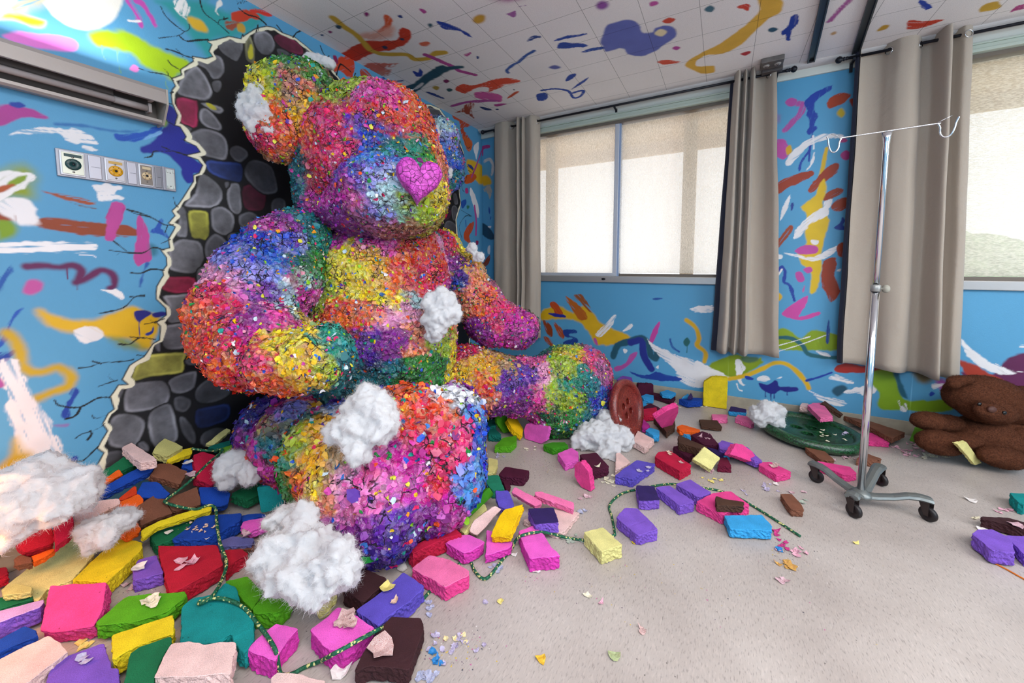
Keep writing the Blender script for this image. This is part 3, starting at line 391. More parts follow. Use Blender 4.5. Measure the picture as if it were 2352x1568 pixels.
CE = [
 P('m4','c8361a',[(180,470),(250,360),(390,285),(480,275),(620,270),(640,200),(670,190),(720,210),(700,280),(610,330),(500,350),(440,370),(330,420),(240,440),(210,480)],0.5,0.9,0.05), P('m4','d4562a',[(485,220),(540,170),(530,110),(560,100),(590,130),(585,180),(530,240)],0.6,0.8,0.15), P('m4','e2a898',[(370,230),(480,210),(600,180),(590,240),(480,270),(390,260)],2.5,0.8,0.3), P('m4','cc6a5a',[(400,430),(560,425),(640,430),(560,460),(520,500),(430,480)],1.0,1.0,0.5),
 P('m4','cc7a66',[(500,480),(580,470),(560,510),(500,510)],1.2,0.8,0.5),
 S('m4','cfa534',24,[(190,120),(270,185),(340,230),(400,290),(450,340),(530,365),(690,370),(740,400),(830,395),(880,360),(945,355)],0.8,0.4), P('m4','cfa534',[(860,350),(940,342),(950,365),(880,378)],0.8,0.5),
 S('m4','b0428f',18,[(815,370),(900,405),(1000,450),(1050,480),(1150,505)],0.3,0.4), P('m4','223f55',[(205,175),(225,168),(250,180),(240,195),(215,190)],0.5,0.2), P('m4','8a1a60',[(155,210),(175,208),(188,218),(170,226)],0.5,0.2), P('m4','223f6a',[(102,232),(125,232),(130,242),(112,243)],0.2,0.2), P('m4','8a1a70',[(400,90),(420,82),(436,98),(415,112)],0.7,0.2), P('m4','16337f',[(626,105),(650,102),(663,118),(642,122)],0.2,0.3), P('m4','b0458f',[(762,52),(828,72),(805,98)],0.2,0.3), P('m4','2a5568',[(830,165),(850,158),(865,172),(845,186)],0.8,0.2),
 P('m4','12389c',[(885,142),(960,155),(1010,172),(1050,195),(1110,230),(1130,255),(1080,230),(1040,210),(980,205),(930,190)],0.2,0.7,0.1), P('m4','c8962f',[(1140,120),(1175,98),(1220,105),(1215,140),(1170,160),(1135,145)],1.2,0.4),
 P('m4','26304f',[(640,258),(665,258),(672,270),(650,272)],0.2,0.2), P('m4','26304f',[(520,312),(550,312),(560,328),(535,330)],0.3,0.2), P('m4','d4674a',[(775,290),(830,280),(848,295),(820,312),(785,310)],0.6,0.5,0.2), P('m4','b84a90',[(1075,368),(1115,352),(1125,360),(1095,382)],0.2,0.5,0.2), P('m4','1c3f80',[(1158,378),(1180,385),(1168,402)],0.2,0.3),
 P('m4','12389c',[(733,480),(765,490),(775,460),(795,490),(790,515),(750,515)],0.2,0.7,0.1), P('m4','1a4c60',[(660,590),(740,560),(800,510),(850,480),(910,440),(970,450),(1060,445),(1070,460),(980,475),(900,520),(830,560),(770,610),(690,640),(560,650),(540,620)],0.8,0.8), P('m4','d5d0d2',[(735,600),(790,560),(800,570),(760,600)],0.4,0.6,0.2),
 P('m4','7a1055',[(932,545),(955,535),(978,548),(955,562)],0.5,0.2), P('m4','b89a40',[(860,590),(885,580),(910,592),(890,610)],0.9,0.2), P('m4','234f58',[(955,603),(980,596),(1000,608),(975,620)],0.4,0.2), P('m4','173a88',[(815,620),(870,628),(945,665),(890,655)],0.2,0.7,0.2), S('m4','4a5a90',10,[(570,540),(610,552),(660,545)],0.4,0.5,0.5),
 P('m4','d8482c',[(1015,600),(1060,570),(1140,575),(1240,545),(1330,525),(1450,540),(1440,555),(1360,575),(1300,600),(1240,620),(1250,590),(1180,590),(1080,630),(1020,610)],0.3,1.2,0.3), P('m4','d05aa0',[(1150,625),(1230,620),(1320,640),(1330,690),(1240,680),(1150,660)],0.6,1.0,0.5), P('m4','b04a9a',[(985,712),(1080,685),(1200,672),(1340,680),(1200,690),(1080,700),(1000,722)],0.3,0.7,0.2), P('m4','c9481f',[(1365,668),(1400,630),(1447,615),(1420,640)],0.3,0.6,0.3), P('m4','b03f90',[(1278,705),(1340,698),(1365,702),(1300,718)],0.3,0.4),
 P('m4','ad4a30',[(1050,740),(1110,690),(1140,700),(1130,760),(1140,800),(1080,760),(1020,760)],0.4,1.2,0.5), P('m4','16306a',[(1180,720),(1230,728),(1265,742),(1230,745),(1200,735)],0.15,0.3), P('m4','16306a',[(1290,735),(1308,735),(1308,741),(1290,741)],0.1,0.1), P('m4','404050',[(1405,600),(1422,603),(1412,612)],0.3,0.2),
 S('m4','26509c',14,[(1550,345),(1500,370),(1450,415),(1395,445),(1365,475),(1375,492)],0.25,0.5,0.2), P('m4','26458c',[(1495,280),(1540,240),(1600,248),(1560,262),(1530,275)],0.2,0.6,0.3), P('m4','14409c',[(1675,278),(1770,240),(1900,227),(1860,245),(1740,268)],0.2,0.6,0.15), P('m4','14409c',[(1710,300),(1750,288),(1880,295),(1910,312),(1800,325),(1715,330)],0.2,0.8,0.15), P('m4','1a469c',[(1865,350),(1960,320),(2110,312),(2100,325),(1990,335),(1900,355)],0.2,0.5,0.15),
 P('m4','6068ac',[(2000,260),(2060,200),(2120,150),(2200,135),(2260,170),(2270,220),(2352,215),(2460,180),(2500,200),(2500,250),(2400,320),(2300,375),(2220,370),(2180,340),(2100,320),(2010,310)],1.0,0.5), P('m4','d8c8b0',[(2455,205),(2490,190),(2510,210),(2480,225)],1.0,0.3), P('m4','8a4a9c',[(1970,30),(2005,5),(2040,15),(2050,45),(2010,65),(1975,55)],1.6,0.4), P('m4','a060a0',[(1360,95),(1390,88),(1420,72),(1425,100),(1410,118),(1385,105)],0.2,0.4,0.1),
 P('m4','5a60a4',[(1645,455),(1690,440),(1730,455),(1690,468)],1.0,0.3), P('m4','16409c',[(1760,545),(1790,505),(1835,498),(1815,525),(1780,545)],0.2,0.5,0.2), P('m4','16409c',[(1800,605),(1850,560),(1920,518),(1900,545),(1850,580)],0.2,0.5,0.2),
 P('m4','16409c',[(1565,640),(1630,625),(1632,670),(1575,680)],0.2,0.9,0.2), S('m4','16409c',9,[(1600,610),(1690,600),(1780,615),(1815,660),(1860,650),(1885,615),(1850,615),(1805,630)],0.2,0.4,0.1), P('m4','d0c0c8',[(1240,-10),(1330,20),(1430,10),(1480,-10)],3,0.5), P('m4','a0408c',[(1280,-20),(1350,5),(1420,0),(1460,-20)],2.5,0.5),
 S('m4','8a5a98',5,[(1440,45),(1500,35)],0.2,0.3,0.4),
 # right part of the ceiling
 P('m5','5c66b0',[(-30,160),(40,125),(110,112),(160,130),(180,180),(240,195),(260,160),(320,145),(375,165),(370,210),(310,250),(260,290),(170,318),(100,305),(80,270),(0,290),(-30,280)],0.9,0.5), P('m5','e0d0a8',[(258,185),(290,165),(325,180),(300,205),(265,200)],0.8,0.3),
 P('m5','b84a98',[(230,15),(260,8),(280,20),(235,38)],0.4,0.4), P('m5','c8402a',[(303,118),(335,102),(370,110),(345,130),(310,130)],0.3,0.6), P('m5','c83a28',[(723,40),(770,22),(795,35),(785,65),(760,50)],0.2,0.5,0.1), P('m5','3a6478',[(540,50),(570,32),(598,45),(580,68),(550,65)],0.5,0.3), P('m5','a83a90',[(355,275),(375,262),(402,270),(380,285)],0.5,0.2), P('m5','d04a30',[(268,350),(320,340),(405,350),(340,365),(300,365)],0.3,0.5,0.2), P('m5','b8303a',[(742,305),(790,290),(802,297),(770,315)],0.3,0.3),
 P('m5','d9a93c',[(830,-20),(965,-20),(975,60),(900,110),(830,170),(750,250),(640,305),(560,310),(500,340),(495,375),(590,375),(590,410),(520,415),(440,380),(445,345),(520,300),(620,250),(720,180),(840,80),(850,20)],0.8,0.6),
 P('m5','1c4f6a',[(900,165),(930,155),(958,165),(930,182),(905,180)],0.4,0.2), P('m5','12389c',[(975,180),(1010,150),(1030,95),(1075,80),(1060,140),(1030,185),(1025,228),(1005,225),(1000,195),(980,200)],0.2,0.8,0.1),
 S('m5','a85a98',16,[(1250,120),(1300,60),(1365,0)],0.5,0.4,0.2), P('m5','c0922a',[(1515,178),(1550,145),(1588,142),(1570,165)],0.7,0.3), P('m5','c9a070',[(1255,190),(1280,178),(1290,188),(1265,200)],0.8,0.2),
 P('m5','c5371c',[(1683,150),(1700,115),(1780,120),(1900,110),(1830,140),(1760,160),(1710,165)],0.3,0.7,0.2), P('m5','12389c',[(1750,0),(1790,5),(1835,38),(1800,55),(1770,40)],0.2,0.8,0.1), P('m5','caa030',[(2095,60),(2140,20),(2230,0),(2260,-20),(2200,-20),(2220,40),(2130,65)],0.6,0.6,0.1), P('m5','b03f80',[(2270,70),(2310,35),(2370,20),(2370,45),(2310,60)],0.2,0.5,0.2),
]
PAINT_AREAS = {}
def paint_wall(name, unp, to3, us, vs, base, shapes, hole=None, stones=(), cracks=(), keep=None, material=None):
    """unp(px,py)->(u,v); to3(u,v)->xyz arrays; us, vs: 1D coordinates of the wall's fine mesh"""
    U, V = np.meshgrid(us, vs, indexing='ij')
    nu, nv = U.shape
    base = np.array(lin(base), dtype=np.float32)
    C = np.ones((nu, nv, 3), dtype=np.float32)*base
    m = (fnoise(U*1.3, V*1.3, 5)-0.5)[..., None]
    C *= (1+0.22*m)
    def cheb(pts, n, closed):
        if n > 0 and len(pts) > 3:                # smooth curve through every point
            if not closed: return np.array(catmull(pts, 4))
            L = len(pts); P_ = [np.array(p, float) for p in pts]; out = []
            for i in range(L):
                p0, p1, p2, p3 = P_[i-1], P_[i], P_[(i+1) % L], P_[(i+2) % L]
                for t in (0, 0.33, 0.67): out.append(0.5*((2*p1)+(-p0+p2)*t+(2*p0-5*p1+4*p2-p3)*t*t*1.0+(-p0+3*p1-3*p2+p3)*t**3) if t else p1)
            return np.array(out)
        P_ = [np.array(p) for p in pts]
        for _ in range(n):
            Q = []; L = len(P_)
            rngi = range(L) if closed else range(L-1)
            if not closed: Q.append(P_[0])
            for i in rngi:
                a, b = P_[i], P_[(i+1) % L]; Q += [a*0.75+b*0.25, a*0.25+b*0.75]
            if not closed: Q.append(P_[-1])
            P_ = Q
        return np.array(P_)
    def window(q, mg):
        i0 = max(np.searchsorted(us, q[:, 0].min()-mg)-1, 0); i1 = min(np.searchsorted(us, q[:, 0].max()+mg)+1, nu)
        j0 = max(np.searchsorted(vs, q[:, 1].min()-mg)-1, 0); j1 = min(np.searchsorted(vs, q[:, 1].max()+mg)+1, nv)
        return i0, i1, j0, j1
    def dist(u, v, q, closed):
        d = np.full(u.shape, 1e9, dtype=np.float32); ins = np.zeros(u.shape, bool)
        n = len(q)
        for i in range(n if closed else n-1):
            a, b = q[i], q[(i+1) % n]; ab = b-a; L2 = max(ab@ab, 1e-12)
            t = np.clip(((u-a[0])*ab[0]+(v-a[1])*ab[1])/L2, 0, 1)
            d = np.minimum(d, (u-a[0]-t*ab[0])**2+(v-a[1]-t*ab[1])**2)
            if closed:
                cnd = ((a[1] > v) != (b[1] > v))
                with np.errstate(divide='ignore', invalid='ignore'):
                    xx = a[0]+(v-a[1])/(ab[1] if ab[1] != 0 else 1e-12)*ab[0]
                ins ^= cnd & (u < xx)
        d = np.sqrt(d)
        return np.where(ins, -d, d) if closed else d
    seed = [0]
    def draw(s):
        kind, t, c, soft, rough, w, pts, dry, chk = s
        seed[0] += 1; sd = seed[0] % 37
        q = np.array([unp(*tp(t if isinstance(p[0], (int, float)) else p[0], *(p if isinstance(p[0], (int, float)) else p[1:]))) for p in pts])
        closed = kind != 's'
        q = cheb(q, chk, closed)
        soft /= 100.; rough /= 100.
        half = 0.0
        if kind == 's':
            p0 = pts[len(pts)//2]; a = np.array(unp(*tp(t, *p0))); b = np.array(unp(*tp(t, p0[0], p0[1]+10))); e = np.array(unp(*tp(t, p0[0]+10, p0[1])))
            half = w*0.5*min(np.linalg.norm(a-b), np.linalg.norm(a-e)*1.0+1e-9 if False else np.linalg.norm(a-b))/10.
        mg = half+soft*2+rough*2+0.01
        i0, i1, j0, j1 = window(q, mg)
        if i1 <= i0 or j1 <= j0: return
        u = U[i0:i1, j0:j1]; v = V[i0:i1, j0:j1]
        d = dist(u, v, q, closed)-half
        nz = (fnoise(u*22, v*22, sd, 3)-0.5)*2
        d = d+nz*rough*1.3
        al = np.clip(0.5-d/(soft*2), 0, 1); al = al*al*(3-2*al)
        if dry > 0:
            ax = q[-1]-q[0] if kind == 's' else None
            if ax is None:
                qc = q-q.mean(0); ev, evec = np.linalg.eigh(qc.T@qc); ax = evec[:, 1]
            ax = ax/(np.linalg.norm(ax)+1e-9)
            al_ = (u*ax[0]+v*ax[1]); pr = (-u*ax[1]+v*ax[0])
            st = vnoise(al_*5, pr*230, sd+3)*0.6+vnoise(al_*18, pr*110, sd+5)*0.4
            edge = np.clip(1+d/0.04, 0, 1)            # dry bristle marks gather towards the edge
            al = al*(1-np.clip((st-0.86+dry*0.24+edge*0.20)*7, 0, 1)*min(1, dry*1.8))
        al = al[..., None]
        col = np.array(lin(c), dtype=np.float32)
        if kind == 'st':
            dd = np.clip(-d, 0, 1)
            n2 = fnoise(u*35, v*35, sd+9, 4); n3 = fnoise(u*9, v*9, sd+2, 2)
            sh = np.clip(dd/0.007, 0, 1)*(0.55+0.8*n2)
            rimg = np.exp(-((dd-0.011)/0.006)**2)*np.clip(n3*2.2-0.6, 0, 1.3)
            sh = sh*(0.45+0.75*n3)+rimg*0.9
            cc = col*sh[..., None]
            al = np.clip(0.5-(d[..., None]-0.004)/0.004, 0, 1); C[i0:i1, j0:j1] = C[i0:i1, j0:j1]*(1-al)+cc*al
        else:
            pig = col*(1+0.16*(fnoise(u*14, v*14, sd+4, 2)-0.5))[..., None]
            C[i0:i1, j0:j1] = C[i0:i1, j0:j1]*(1-al)+pig*al
    for s in shapes: draw(s)
    if hole:
        hs = ('p', 'P', CRM, 0.1, 0.45, None, hole, 0, 0)
        # cream broken-plaster rim, then the dark opening drawn a little smaller
        q = np.array([unp(*tp(*p)) for p in hole])
        i0, i1, j0, j1 = window(q, 0.08); u = U[i0:i1, j0:j1]; v = V[i0:i1, j0:j1]
        d = dist(u, v, q, True)
        nz = (fnoise(u*18, v*18, 3, 3)-0.5)
        rimw = 0.014+0.026*(fnoise(u*14, v*14, 8, 2)-0.45)
        a1 = np.clip(0.5-(d+nz*0.006)/0.004, 0, 1)[..., None]
        a2 = np.clip(0.5-(d+np.clip(rimw, 0.005, 0.03)+nz*0.012)/0.004, 0, 1)[..., None]
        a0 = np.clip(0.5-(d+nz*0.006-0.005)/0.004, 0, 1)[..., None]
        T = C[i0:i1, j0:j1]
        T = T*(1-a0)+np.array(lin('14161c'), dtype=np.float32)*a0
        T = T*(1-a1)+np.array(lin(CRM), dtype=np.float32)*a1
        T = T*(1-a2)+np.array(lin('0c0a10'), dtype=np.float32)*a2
        keepC = C[i0:i1, j0:j1].copy(); C[i0:i1, j0:j1] = T
        save_a2 = a2
        before = C.copy()
        for s in stones: draw(s)
        sub = C[i0:i1, j0:j1]; sub[:] = before[i0:i1, j0:j1]*(1-a2)+sub*a2
        full = before; full[i0:i1, j0:j1] = sub; C[:] = full
    for s in cracks: draw(s)
    X, Y, Z = to3(U, V)
    co = np.stack([X, Y, Z], -1).reshape(-1, 3).astype(np.float32)
    idx = np.arange(nu*nv).reshape(nu, nv)
    F = np.stack([idx[:-1, :-1], idx[1:, :-1], idx[1:, 1:], idx[:-1, 1:]], -1)
    if keep is not None:
        uc = (us[:-1]+us[1:])/2; vc = (vs[:-1]+vs[1:])/2; UU, VV = np.meshgrid(uc, vc, indexing='ij')
        F = F[keep(UU, VV)]
    F = F.reshape(-1, 4)
    used = np.zeros(nu*nv, bool); used[F.ravel()] = True
    remap = np.cumsum(used)-1; co = co[used]; F = remap[F]; cols = C.reshape(-1, 3)[used]
    me = bpy.data.meshes.new(name)
    me.vertices.add(len(co)); me.vertices.foreach_set('co', co.ravel())
    me.loops.add(F.size); me.loops.foreach_set('vertex_index', F.ravel().astype(np.int32))
    me.polygons.add(len(F)); me.polygons.foreach_set('loop_start', np.arange(0, F.size, 4, dtype=np.int32))
    me.update(calc_edges=True)
    at = me.color_attributes.new('Col', 'FLOAT_COLOR', 'POINT')
    at.data.foreach_set('color', np.concatenate([cols, np.ones((len(cols), 1), np.float32)], 1).ravel().astype(np.float32))
    o = link(name, me, material); o['kind'] = 'structure'
    return o
def mural_mat(name, rough=0.55, bump=0.15, tiles=False):
    m, nt, N, L, b = mat(name)
    a = N.new('ShaderNodeAttribute'); a.attribute_name = 'Col'; b.inputs['Roughness'].default_value = rough
    tc = N.new('ShaderNodeTexCoord'); n = N.new('ShaderNodeTexNoise'); n.inputs['Scale'].default_value = 160 if not tiles else 240; n.inputs['Detail'].default_value = 3
    L.new(tc.outputs['Object'], n.inputs['Vector'])
    bp = N.new('ShaderNodeBump'); bp.inputs['Strength'].default_value = bump; bp.inputs['Distance'].default_value = 0.003
    L.new(n.outputs['Fac'], bp.inputs['Height']); L.new(bp.outputs['Normal'], b.inputs['Normal'])
    if not tiles:
        L.new(a.outputs['Color'], b.inputs['Base Color']); return m
    # acoustic tile: fine pinholes and 305 mm joints
    v = N.new('ShaderNodeTexNoise'); v.inputs['Scale'].default_value = 330; v.inputs['Detail'].default_value = 1; L.new(tc.outputs['Object'], v.inputs['Vector'])
    r = N.new('ShaderNodeMapRange'); r.inputs['From Min'].default_value = 0.56; r.inputs['From Max'].default_value = 0.70; r.inputs['To Min'].default_value = 1.0; r.inputs['To Max'].default_value = 0.72
    L.new(v.outputs['Fac'], r.inputs['Value'])
    sep = N.new('ShaderNodeSeparateXYZ'); L.new(tc.outputs['Object'], sep.inputs[0])
    def joint(out, off, period, width):
        ad = N.new('ShaderNodeMath'); ad.operation = 'ADD'; ad.inputs[1].default_value = off; L.new(out, ad.inputs[0])
        mo = N.new('ShaderNodeMath'); mo.operation = 'PINGPONG'; mo.inputs[1].default_value = period/2; L.new(ad.outputs[0], mo.inputs[0])
        lt = N.new('ShaderNodeMath'); lt.operation = 'GREATER_THAN'; lt.inputs[1].default_value = width; L.new(mo.outputs[0], lt.inputs[0]); return lt.outputs[0]
    jx = joint(sep.outputs[0], 20.0+TILE_OX, TILE_P, 0.0016); jy = joint(sep.outputs[1], 20.0+TILE_OY, TILE_P, 0.0016)
    mi = N.new('ShaderNodeMath'); mi.operation = 'MINIMUM'; L.new(jx, mi.inputs[0]); L.new(jy, mi.inputs[1])
    mr = N.new('ShaderNodeMapRange'); mr.inputs['To Min'].default_value = 0.42; mr.inputs['To Max'].default_value = 1.0; L.new(mi.outputs[0], mr.inputs['Value'])
    mu = N.new('ShaderNodeMath'); mu.operation = 'MULTIPLY'; L.new(mr.outputs[0], mu.inputs[0]); L.new(r.outputs[0], mu.inputs[1])
    h = N.new('ShaderNodeVectorMath'); h.operation = 'SCALE'; L.new(a.outputs['Color'], h.inputs[0]); L.new(mu.outputs[0], h.inputs['Scale'])
    L.new(h.outputs[0], b.inputs['Base Color'])
    return m
TILE_P, TILE_OX, TILE_OY = 0.305, 0.0, 0.0

us = np.concatenate([np.arange(-1.6, 0.24, 0.08), np.arange(0.24, WY+0.001, 0.004)]); us[-1] = WY
vs = np.concatenate([np.arange(0, CEIL, 0.004), [CEIL]])
left_wall = paint_wall('wall_left', lambda x, y: (lambda p: (p[1], p[2]))(atx(x, y, WX)), lambda U, V: (np.full_like(U, WX), U, V), us, vs,
    '589fca', LEFT, HOLE, STONES, CRACKS, material=mural_mat('painted_mural_wall'))
# window wall: two openings
W1 = (-1.93, 0.07, 1.10, 2.60); W2 = (1.20, 3.30, 1.10, 2.60)
xs = np.unique(np.concatenate([np.arange(WX, 1.9, 0.005), np.arange(1.9, 3.8, 0.08), [W1[0], W1[1], W2[0], W2[1]]]))
zs = np.unique(np.concatenate([np.arange(0, CEIL, 0.005), [CEIL, 1.10, 2.60]]))
def keepw(U, V):
    a = (U > W1[0]) & (U < W1[1]) & (V > W1[2]) & (V < W1[3]); b = (U > W2[0]) & (U < W2[1]) & (V > W2[2]) & (V < W2[3])
    return ~(a | b)
win_wall = paint_wall('wall_back', lambda x, y: (lambda p: (p[0], p[2]))(aty(x, y, WY)), lambda U, V: (U, np.full_like(U, WY), V), xs, zs,
    '559fca', WIN, keep=keepw, material=bpy.data.materials['painted_mural_wall'])
xs = np.concatenate([np.arange(WX, 1.7, 0.007), np.arange(1.7, 3.8, 0.08)]); ys = np.concatenate([np.arange(-1.6, 1.2, 0.08), np.arange(1.2, WY, 0.007), [WY]])
ceil = paint_wall('ceiling', lambda x, y: (lambda p: (p[0], p[1]))(atz(x, y, CEIL)), lambda U, V: (U, V, np.full_like(U, CEIL)), xs, ys,
    'ebe5e5', CE, material=mural_mat('ceiling_tiles', 0.8, 0.25, True))
# ------------------------------------------------------------------ floor, trims, unseen side of the room
def floor_mat():
    m, nt, N, L, b = mat('vinyl_floor')
    tc = N.new('ShaderNodeTexCoord')
    n1 = N.new('ShaderNodeTexNoise'); n1.inputs['Scale'].default_value = 2.2; n1.inputs['Detail'].default_value = 4; L.new(tc.outputs['Object'], n1.inputs['Vector'])
    r1 = N.new('ShaderNodeValToRGB'); r1.color_ramp.elements[0].color = (*lin('aa9e98'), 1); r1.color_ramp.elements[0].position = 0.3; r1.color_ramp.elements[1].color = (*lin('c2b7b1'), 1); r1.color_ramp.elements[1].position = 0.7
    L.new(n1.outputs['Fac'], r1.inputs['Fac'])
    mp = N.new('ShaderNodeMapping'); mp.inputs['Rotation'].default_value = (0, 0, math.radians(12)); mp.inputs['Scale'].default_value = (1, 0.22, 1); L.new(tc.outputs['Object'], mp.inputs['Vector'])
    n2 = N.new('ShaderNodeTexNoise'); n2.inputs['Scale'].default_value = 230; n2.inputs['Detail'].default_value = 4; L.new(mp.outputs[0], n2.inputs['Vector'])
    r2 = N.new('ShaderNodeMapRange'); r2.inputs['From Min'].default_value = 0.55; r2.inputs['From Max'].default_value = 0.72; r2.inputs['To Min'].default_value = 1; r2.inputs['To Max'].default_value = 0.62; L.new(n2.outputs['Fac'], r2.inputs['Value'])
    n3 = N.new('ShaderNodeTexNoise'); n3.inputs['Scale'].default_value = 170; n3.inputs['Detail'].default_value = 2; L.new(mp.outputs[0], n3.inputs['Vector'])
    r3 = N.new('ShaderNodeMapRange'); r3.inputs['From Min'].default_value = 0.3; r3.inputs['From Max'].default_value = 0.48; r3.inputs['To Min'].default_value = 1.12; r3.inputs['To Max'].default_value = 1.0; L.new(n3.outputs['Fac'], r3.inputs['Value'])
    mu = N.new('ShaderNodeMath'); mu.operation = 'MULTIPLY'; L.new(r2.outputs[0], mu.inputs[0]); L.new(r3.outputs[0], mu.inputs[1])
    # scattered dark grit
    v = N.new('ShaderNodeTexVoronoi'); v.inputs['Scale'].default_value = 38; L.new(tc.outputs['Object'], v.inputs['Vector'])
    sepc = N.new('ShaderNodeSeparateColor'); L.new(v.outputs['Color'], sepc.inputs[0])
    th = N.new('ShaderNodeMath'); th.operation = 'GREATER_THAN'; th.inputs[1].default_value = 0.88; L.new(sepc.outputs[0], th.inputs[0])
    ds = N.new('ShaderNodeMath'); ds.operation = 'LESS_THAN'; ds.inputs[1].default_value = 0.085; L.new(v.outputs['Distance'], ds.inputs[0])
    gr = N.new('ShaderNodeMath'); gr.operation = 'MULTIPLY'; L.new(th.outputs[0], gr.inputs[0]); L.new(ds.outputs[0], gr.inputs[1])
    gm = N.new('ShaderNodeMapRange'); gm.inputs['To Min'].default_value = 1; gm.inputs['To Max'].default_value = 0.35; L.new(gr.outputs[0], gm.inputs['Value'])
    m2 = N.new('ShaderNodeMath'); m2.operation = 'MULTIPLY'; L.new(mu.outputs[0], m2.inputs[0]); L.new(gm.outputs[0], m2.inputs[1])
    sc = N.new('ShaderNodeVectorMath'); sc.operation = 'SCALE'; L.new(r1.outputs['Color'], sc.inputs[0]); L.new(m2.outputs[0], sc.inputs['Scale']); L.new(sc.outputs[0], b.inputs['Base Color'])
    rr = N.new('ShaderNodeMapRange'); rr.inputs['To Min'].default_value = 0.32; rr.inputs['To Max'].default_value = 0.55; L.new(n1.outputs['Fac'], rr.inputs['Value']); L.new(rr.outputs[0], b.inputs['Roughness'])
    bp = N.new('ShaderNodeBump'); bp.inputs['Strength'].default_value = 0.06; bp.inputs['Distance'].default_value = 0.002; L.new(n2.outputs['Fac'], bp.inputs['Height']); L.new(bp.outputs['Normal'], b.inputs['Normal'])
    return m
fl = box('floor', WX-0.05, 3.8, -1.6, WY+0.05, -0.05, 0.0, floor_mat()); tag(fl, kind='structure')
TRIMW = simple('white_trim', 'd4d6cf', 0.5)
BASE = simple('rubber_baseboard', 'a39a8a', 0.6, var=0.1, scale=20)
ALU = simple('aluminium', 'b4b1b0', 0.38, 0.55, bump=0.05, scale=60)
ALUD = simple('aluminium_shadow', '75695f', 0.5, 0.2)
DARK = simple('dark_metal', '12141f', 0.45, 0.3)
def struct(name, *a, **k): return tag(box(name, *a, **k), kind='structure')
struct('baseboard_back', WX, 3.8, WY-0.012, WY, 0.0, 0.10, BASE, bevel=0.003)
struct('baseboard_left', WX, WX+0.012, -1.6, WY-0.012, 0.0, 0.10, BASE, bevel=0.003)
for x0, x1 in ((WX, 3.8),): struct('trim_1', x0, x1, WY-0.022, WY, 2.615, CEIL, TRIMW, bevel=0.004)
PLAINW = simple('pale_blue_wall', '9cc4dc', 0.7)
struct('wall_right', 3.8, 3.86, -1.6, WY, 0.0, CEIL, PLAINW)
struct('wall_front', WX, 3.8, -1.66, -1.6, 0.0, CEIL, PLAINW)
# ceiling cove above the windows
bm = bmesh.new(); prof = [(WY-0.022, CEIL-0.03)]+[(WY-0.022-0.06*math.sin(t), CEIL-0.03+0.03*(1-math.cos(t))) for t in np.linspace(0.2, math.pi/2, 6)]
va = [[bm.verts.new((x, y, z)) for (y, z) in prof+[(WY-0.022, CEIL)]] for x in (WX, 3.8)]
n = len(va[0])
for i in range(n): bm.faces.new((va[0][i], va[0][(i+1) % n], va[1][(i+1) % n], va[1][i]))
bm.faces.new(va[0]); bm.faces.new(va[1][::-1])
tag(from_bm('trim_2', bm, simple('cove_white', 'c9c3c2', 0.8), smooth=False), kind='structure')
# two dark track channels on the ceiling
for k, (xa, ya, xb, yb) in enumerate(((0.505, 3.60, 0.40, 2.3), (0.755, 3.60, 0.60, 2.3))):
    t = empty('curtain_track', (xa, ya, CEIL), ['dark metal ceiling track beside the ceiling outlet, the one nearer the window', 'dark metal ceiling track beside the wide curtain between the windows'][k], 'track', 'pair of ceiling tracks')
    d = Vector((xb-xa, yb-ya, 0)); L_ = d.length; ang = math.atan2(d.y, d.x)
    bm = bmesh.new()
    for (a, b2, z0, z1, mi) in ((-0.022, -0.014, -0.02, 0, 0), (0.014, 0.022, -0.02, 0, 0), (-0.022, 0.022, -0.004, 0, 0)):
        bm_box(bm, 0, L_, a, b2, z0, z1)
    bmesh.ops.transform(bm, matrix=Matrix.Translation((xa, ya, CEIL)) @ Matrix.Rotation(ang, 4, 'Z'), verts=bm.verts)
    from_bm('channel', bm, simple('track_grey', '3f474c', 0.4, 0.5), t)
    bm = bmesh.new(); bm_box(bm, 0.0, 0.02, -0.014, 0.014, -0.018, -0.004)
    bmesh.ops.transform(bm, matrix=Matrix.Translation((xa, ya, CEIL)) @ Matrix.Rotation(ang, 4, 'Z'), verts=bm.verts)
    from_bm('end_cap', bm, DARK, t)
# outlet box hanging at the ceiling
ob = empty('ceiling_outlet', (0.25, 3.47, CEIL), 'grey metal double power outlet box on the ceiling above the curtain', 'outlet')
o_m = simple('outlet_steel', '6d6663', 0.5, 0.4, var=0.15, scale=30)
box('face_plate', 0.185, 0.325, 3.40, 3.52, CEIL-0.035, CEIL-0.001, o_m, ob, 0.004)
box('side_box', 0.20, 0.33, 3.53, 3.60, CEIL-0.05, CEIL-0.001, simple('box_steel', '58504f', 0.5, 0.3), ob, 0.003)
for xx in (0.22, 0.29):
    bm = bmesh.new(); bm_lathe(bm, [(0, -0.006), (0.02, -0.006), (0.022, 0), (0, 0)], Matrix.Translation((xx, 3.455, CEIL-0.035)), 20)
    for dx in (-0.006, 0.006): bm_box(bm, xx+dx-0.0015, xx+dx+0.0015, 3.448, 3.46, CEIL-0.0425, CEIL-0.0408, mi=1)
    bm_box(bm, xx-0.003, xx+0.003, 3.464, 3.470, CEIL-0.0425, CEIL-0.0408, mi=1)
    from_bm('socket', bm, [simple('socket_grey', 'a39b97', 0.5), DARK], ob)

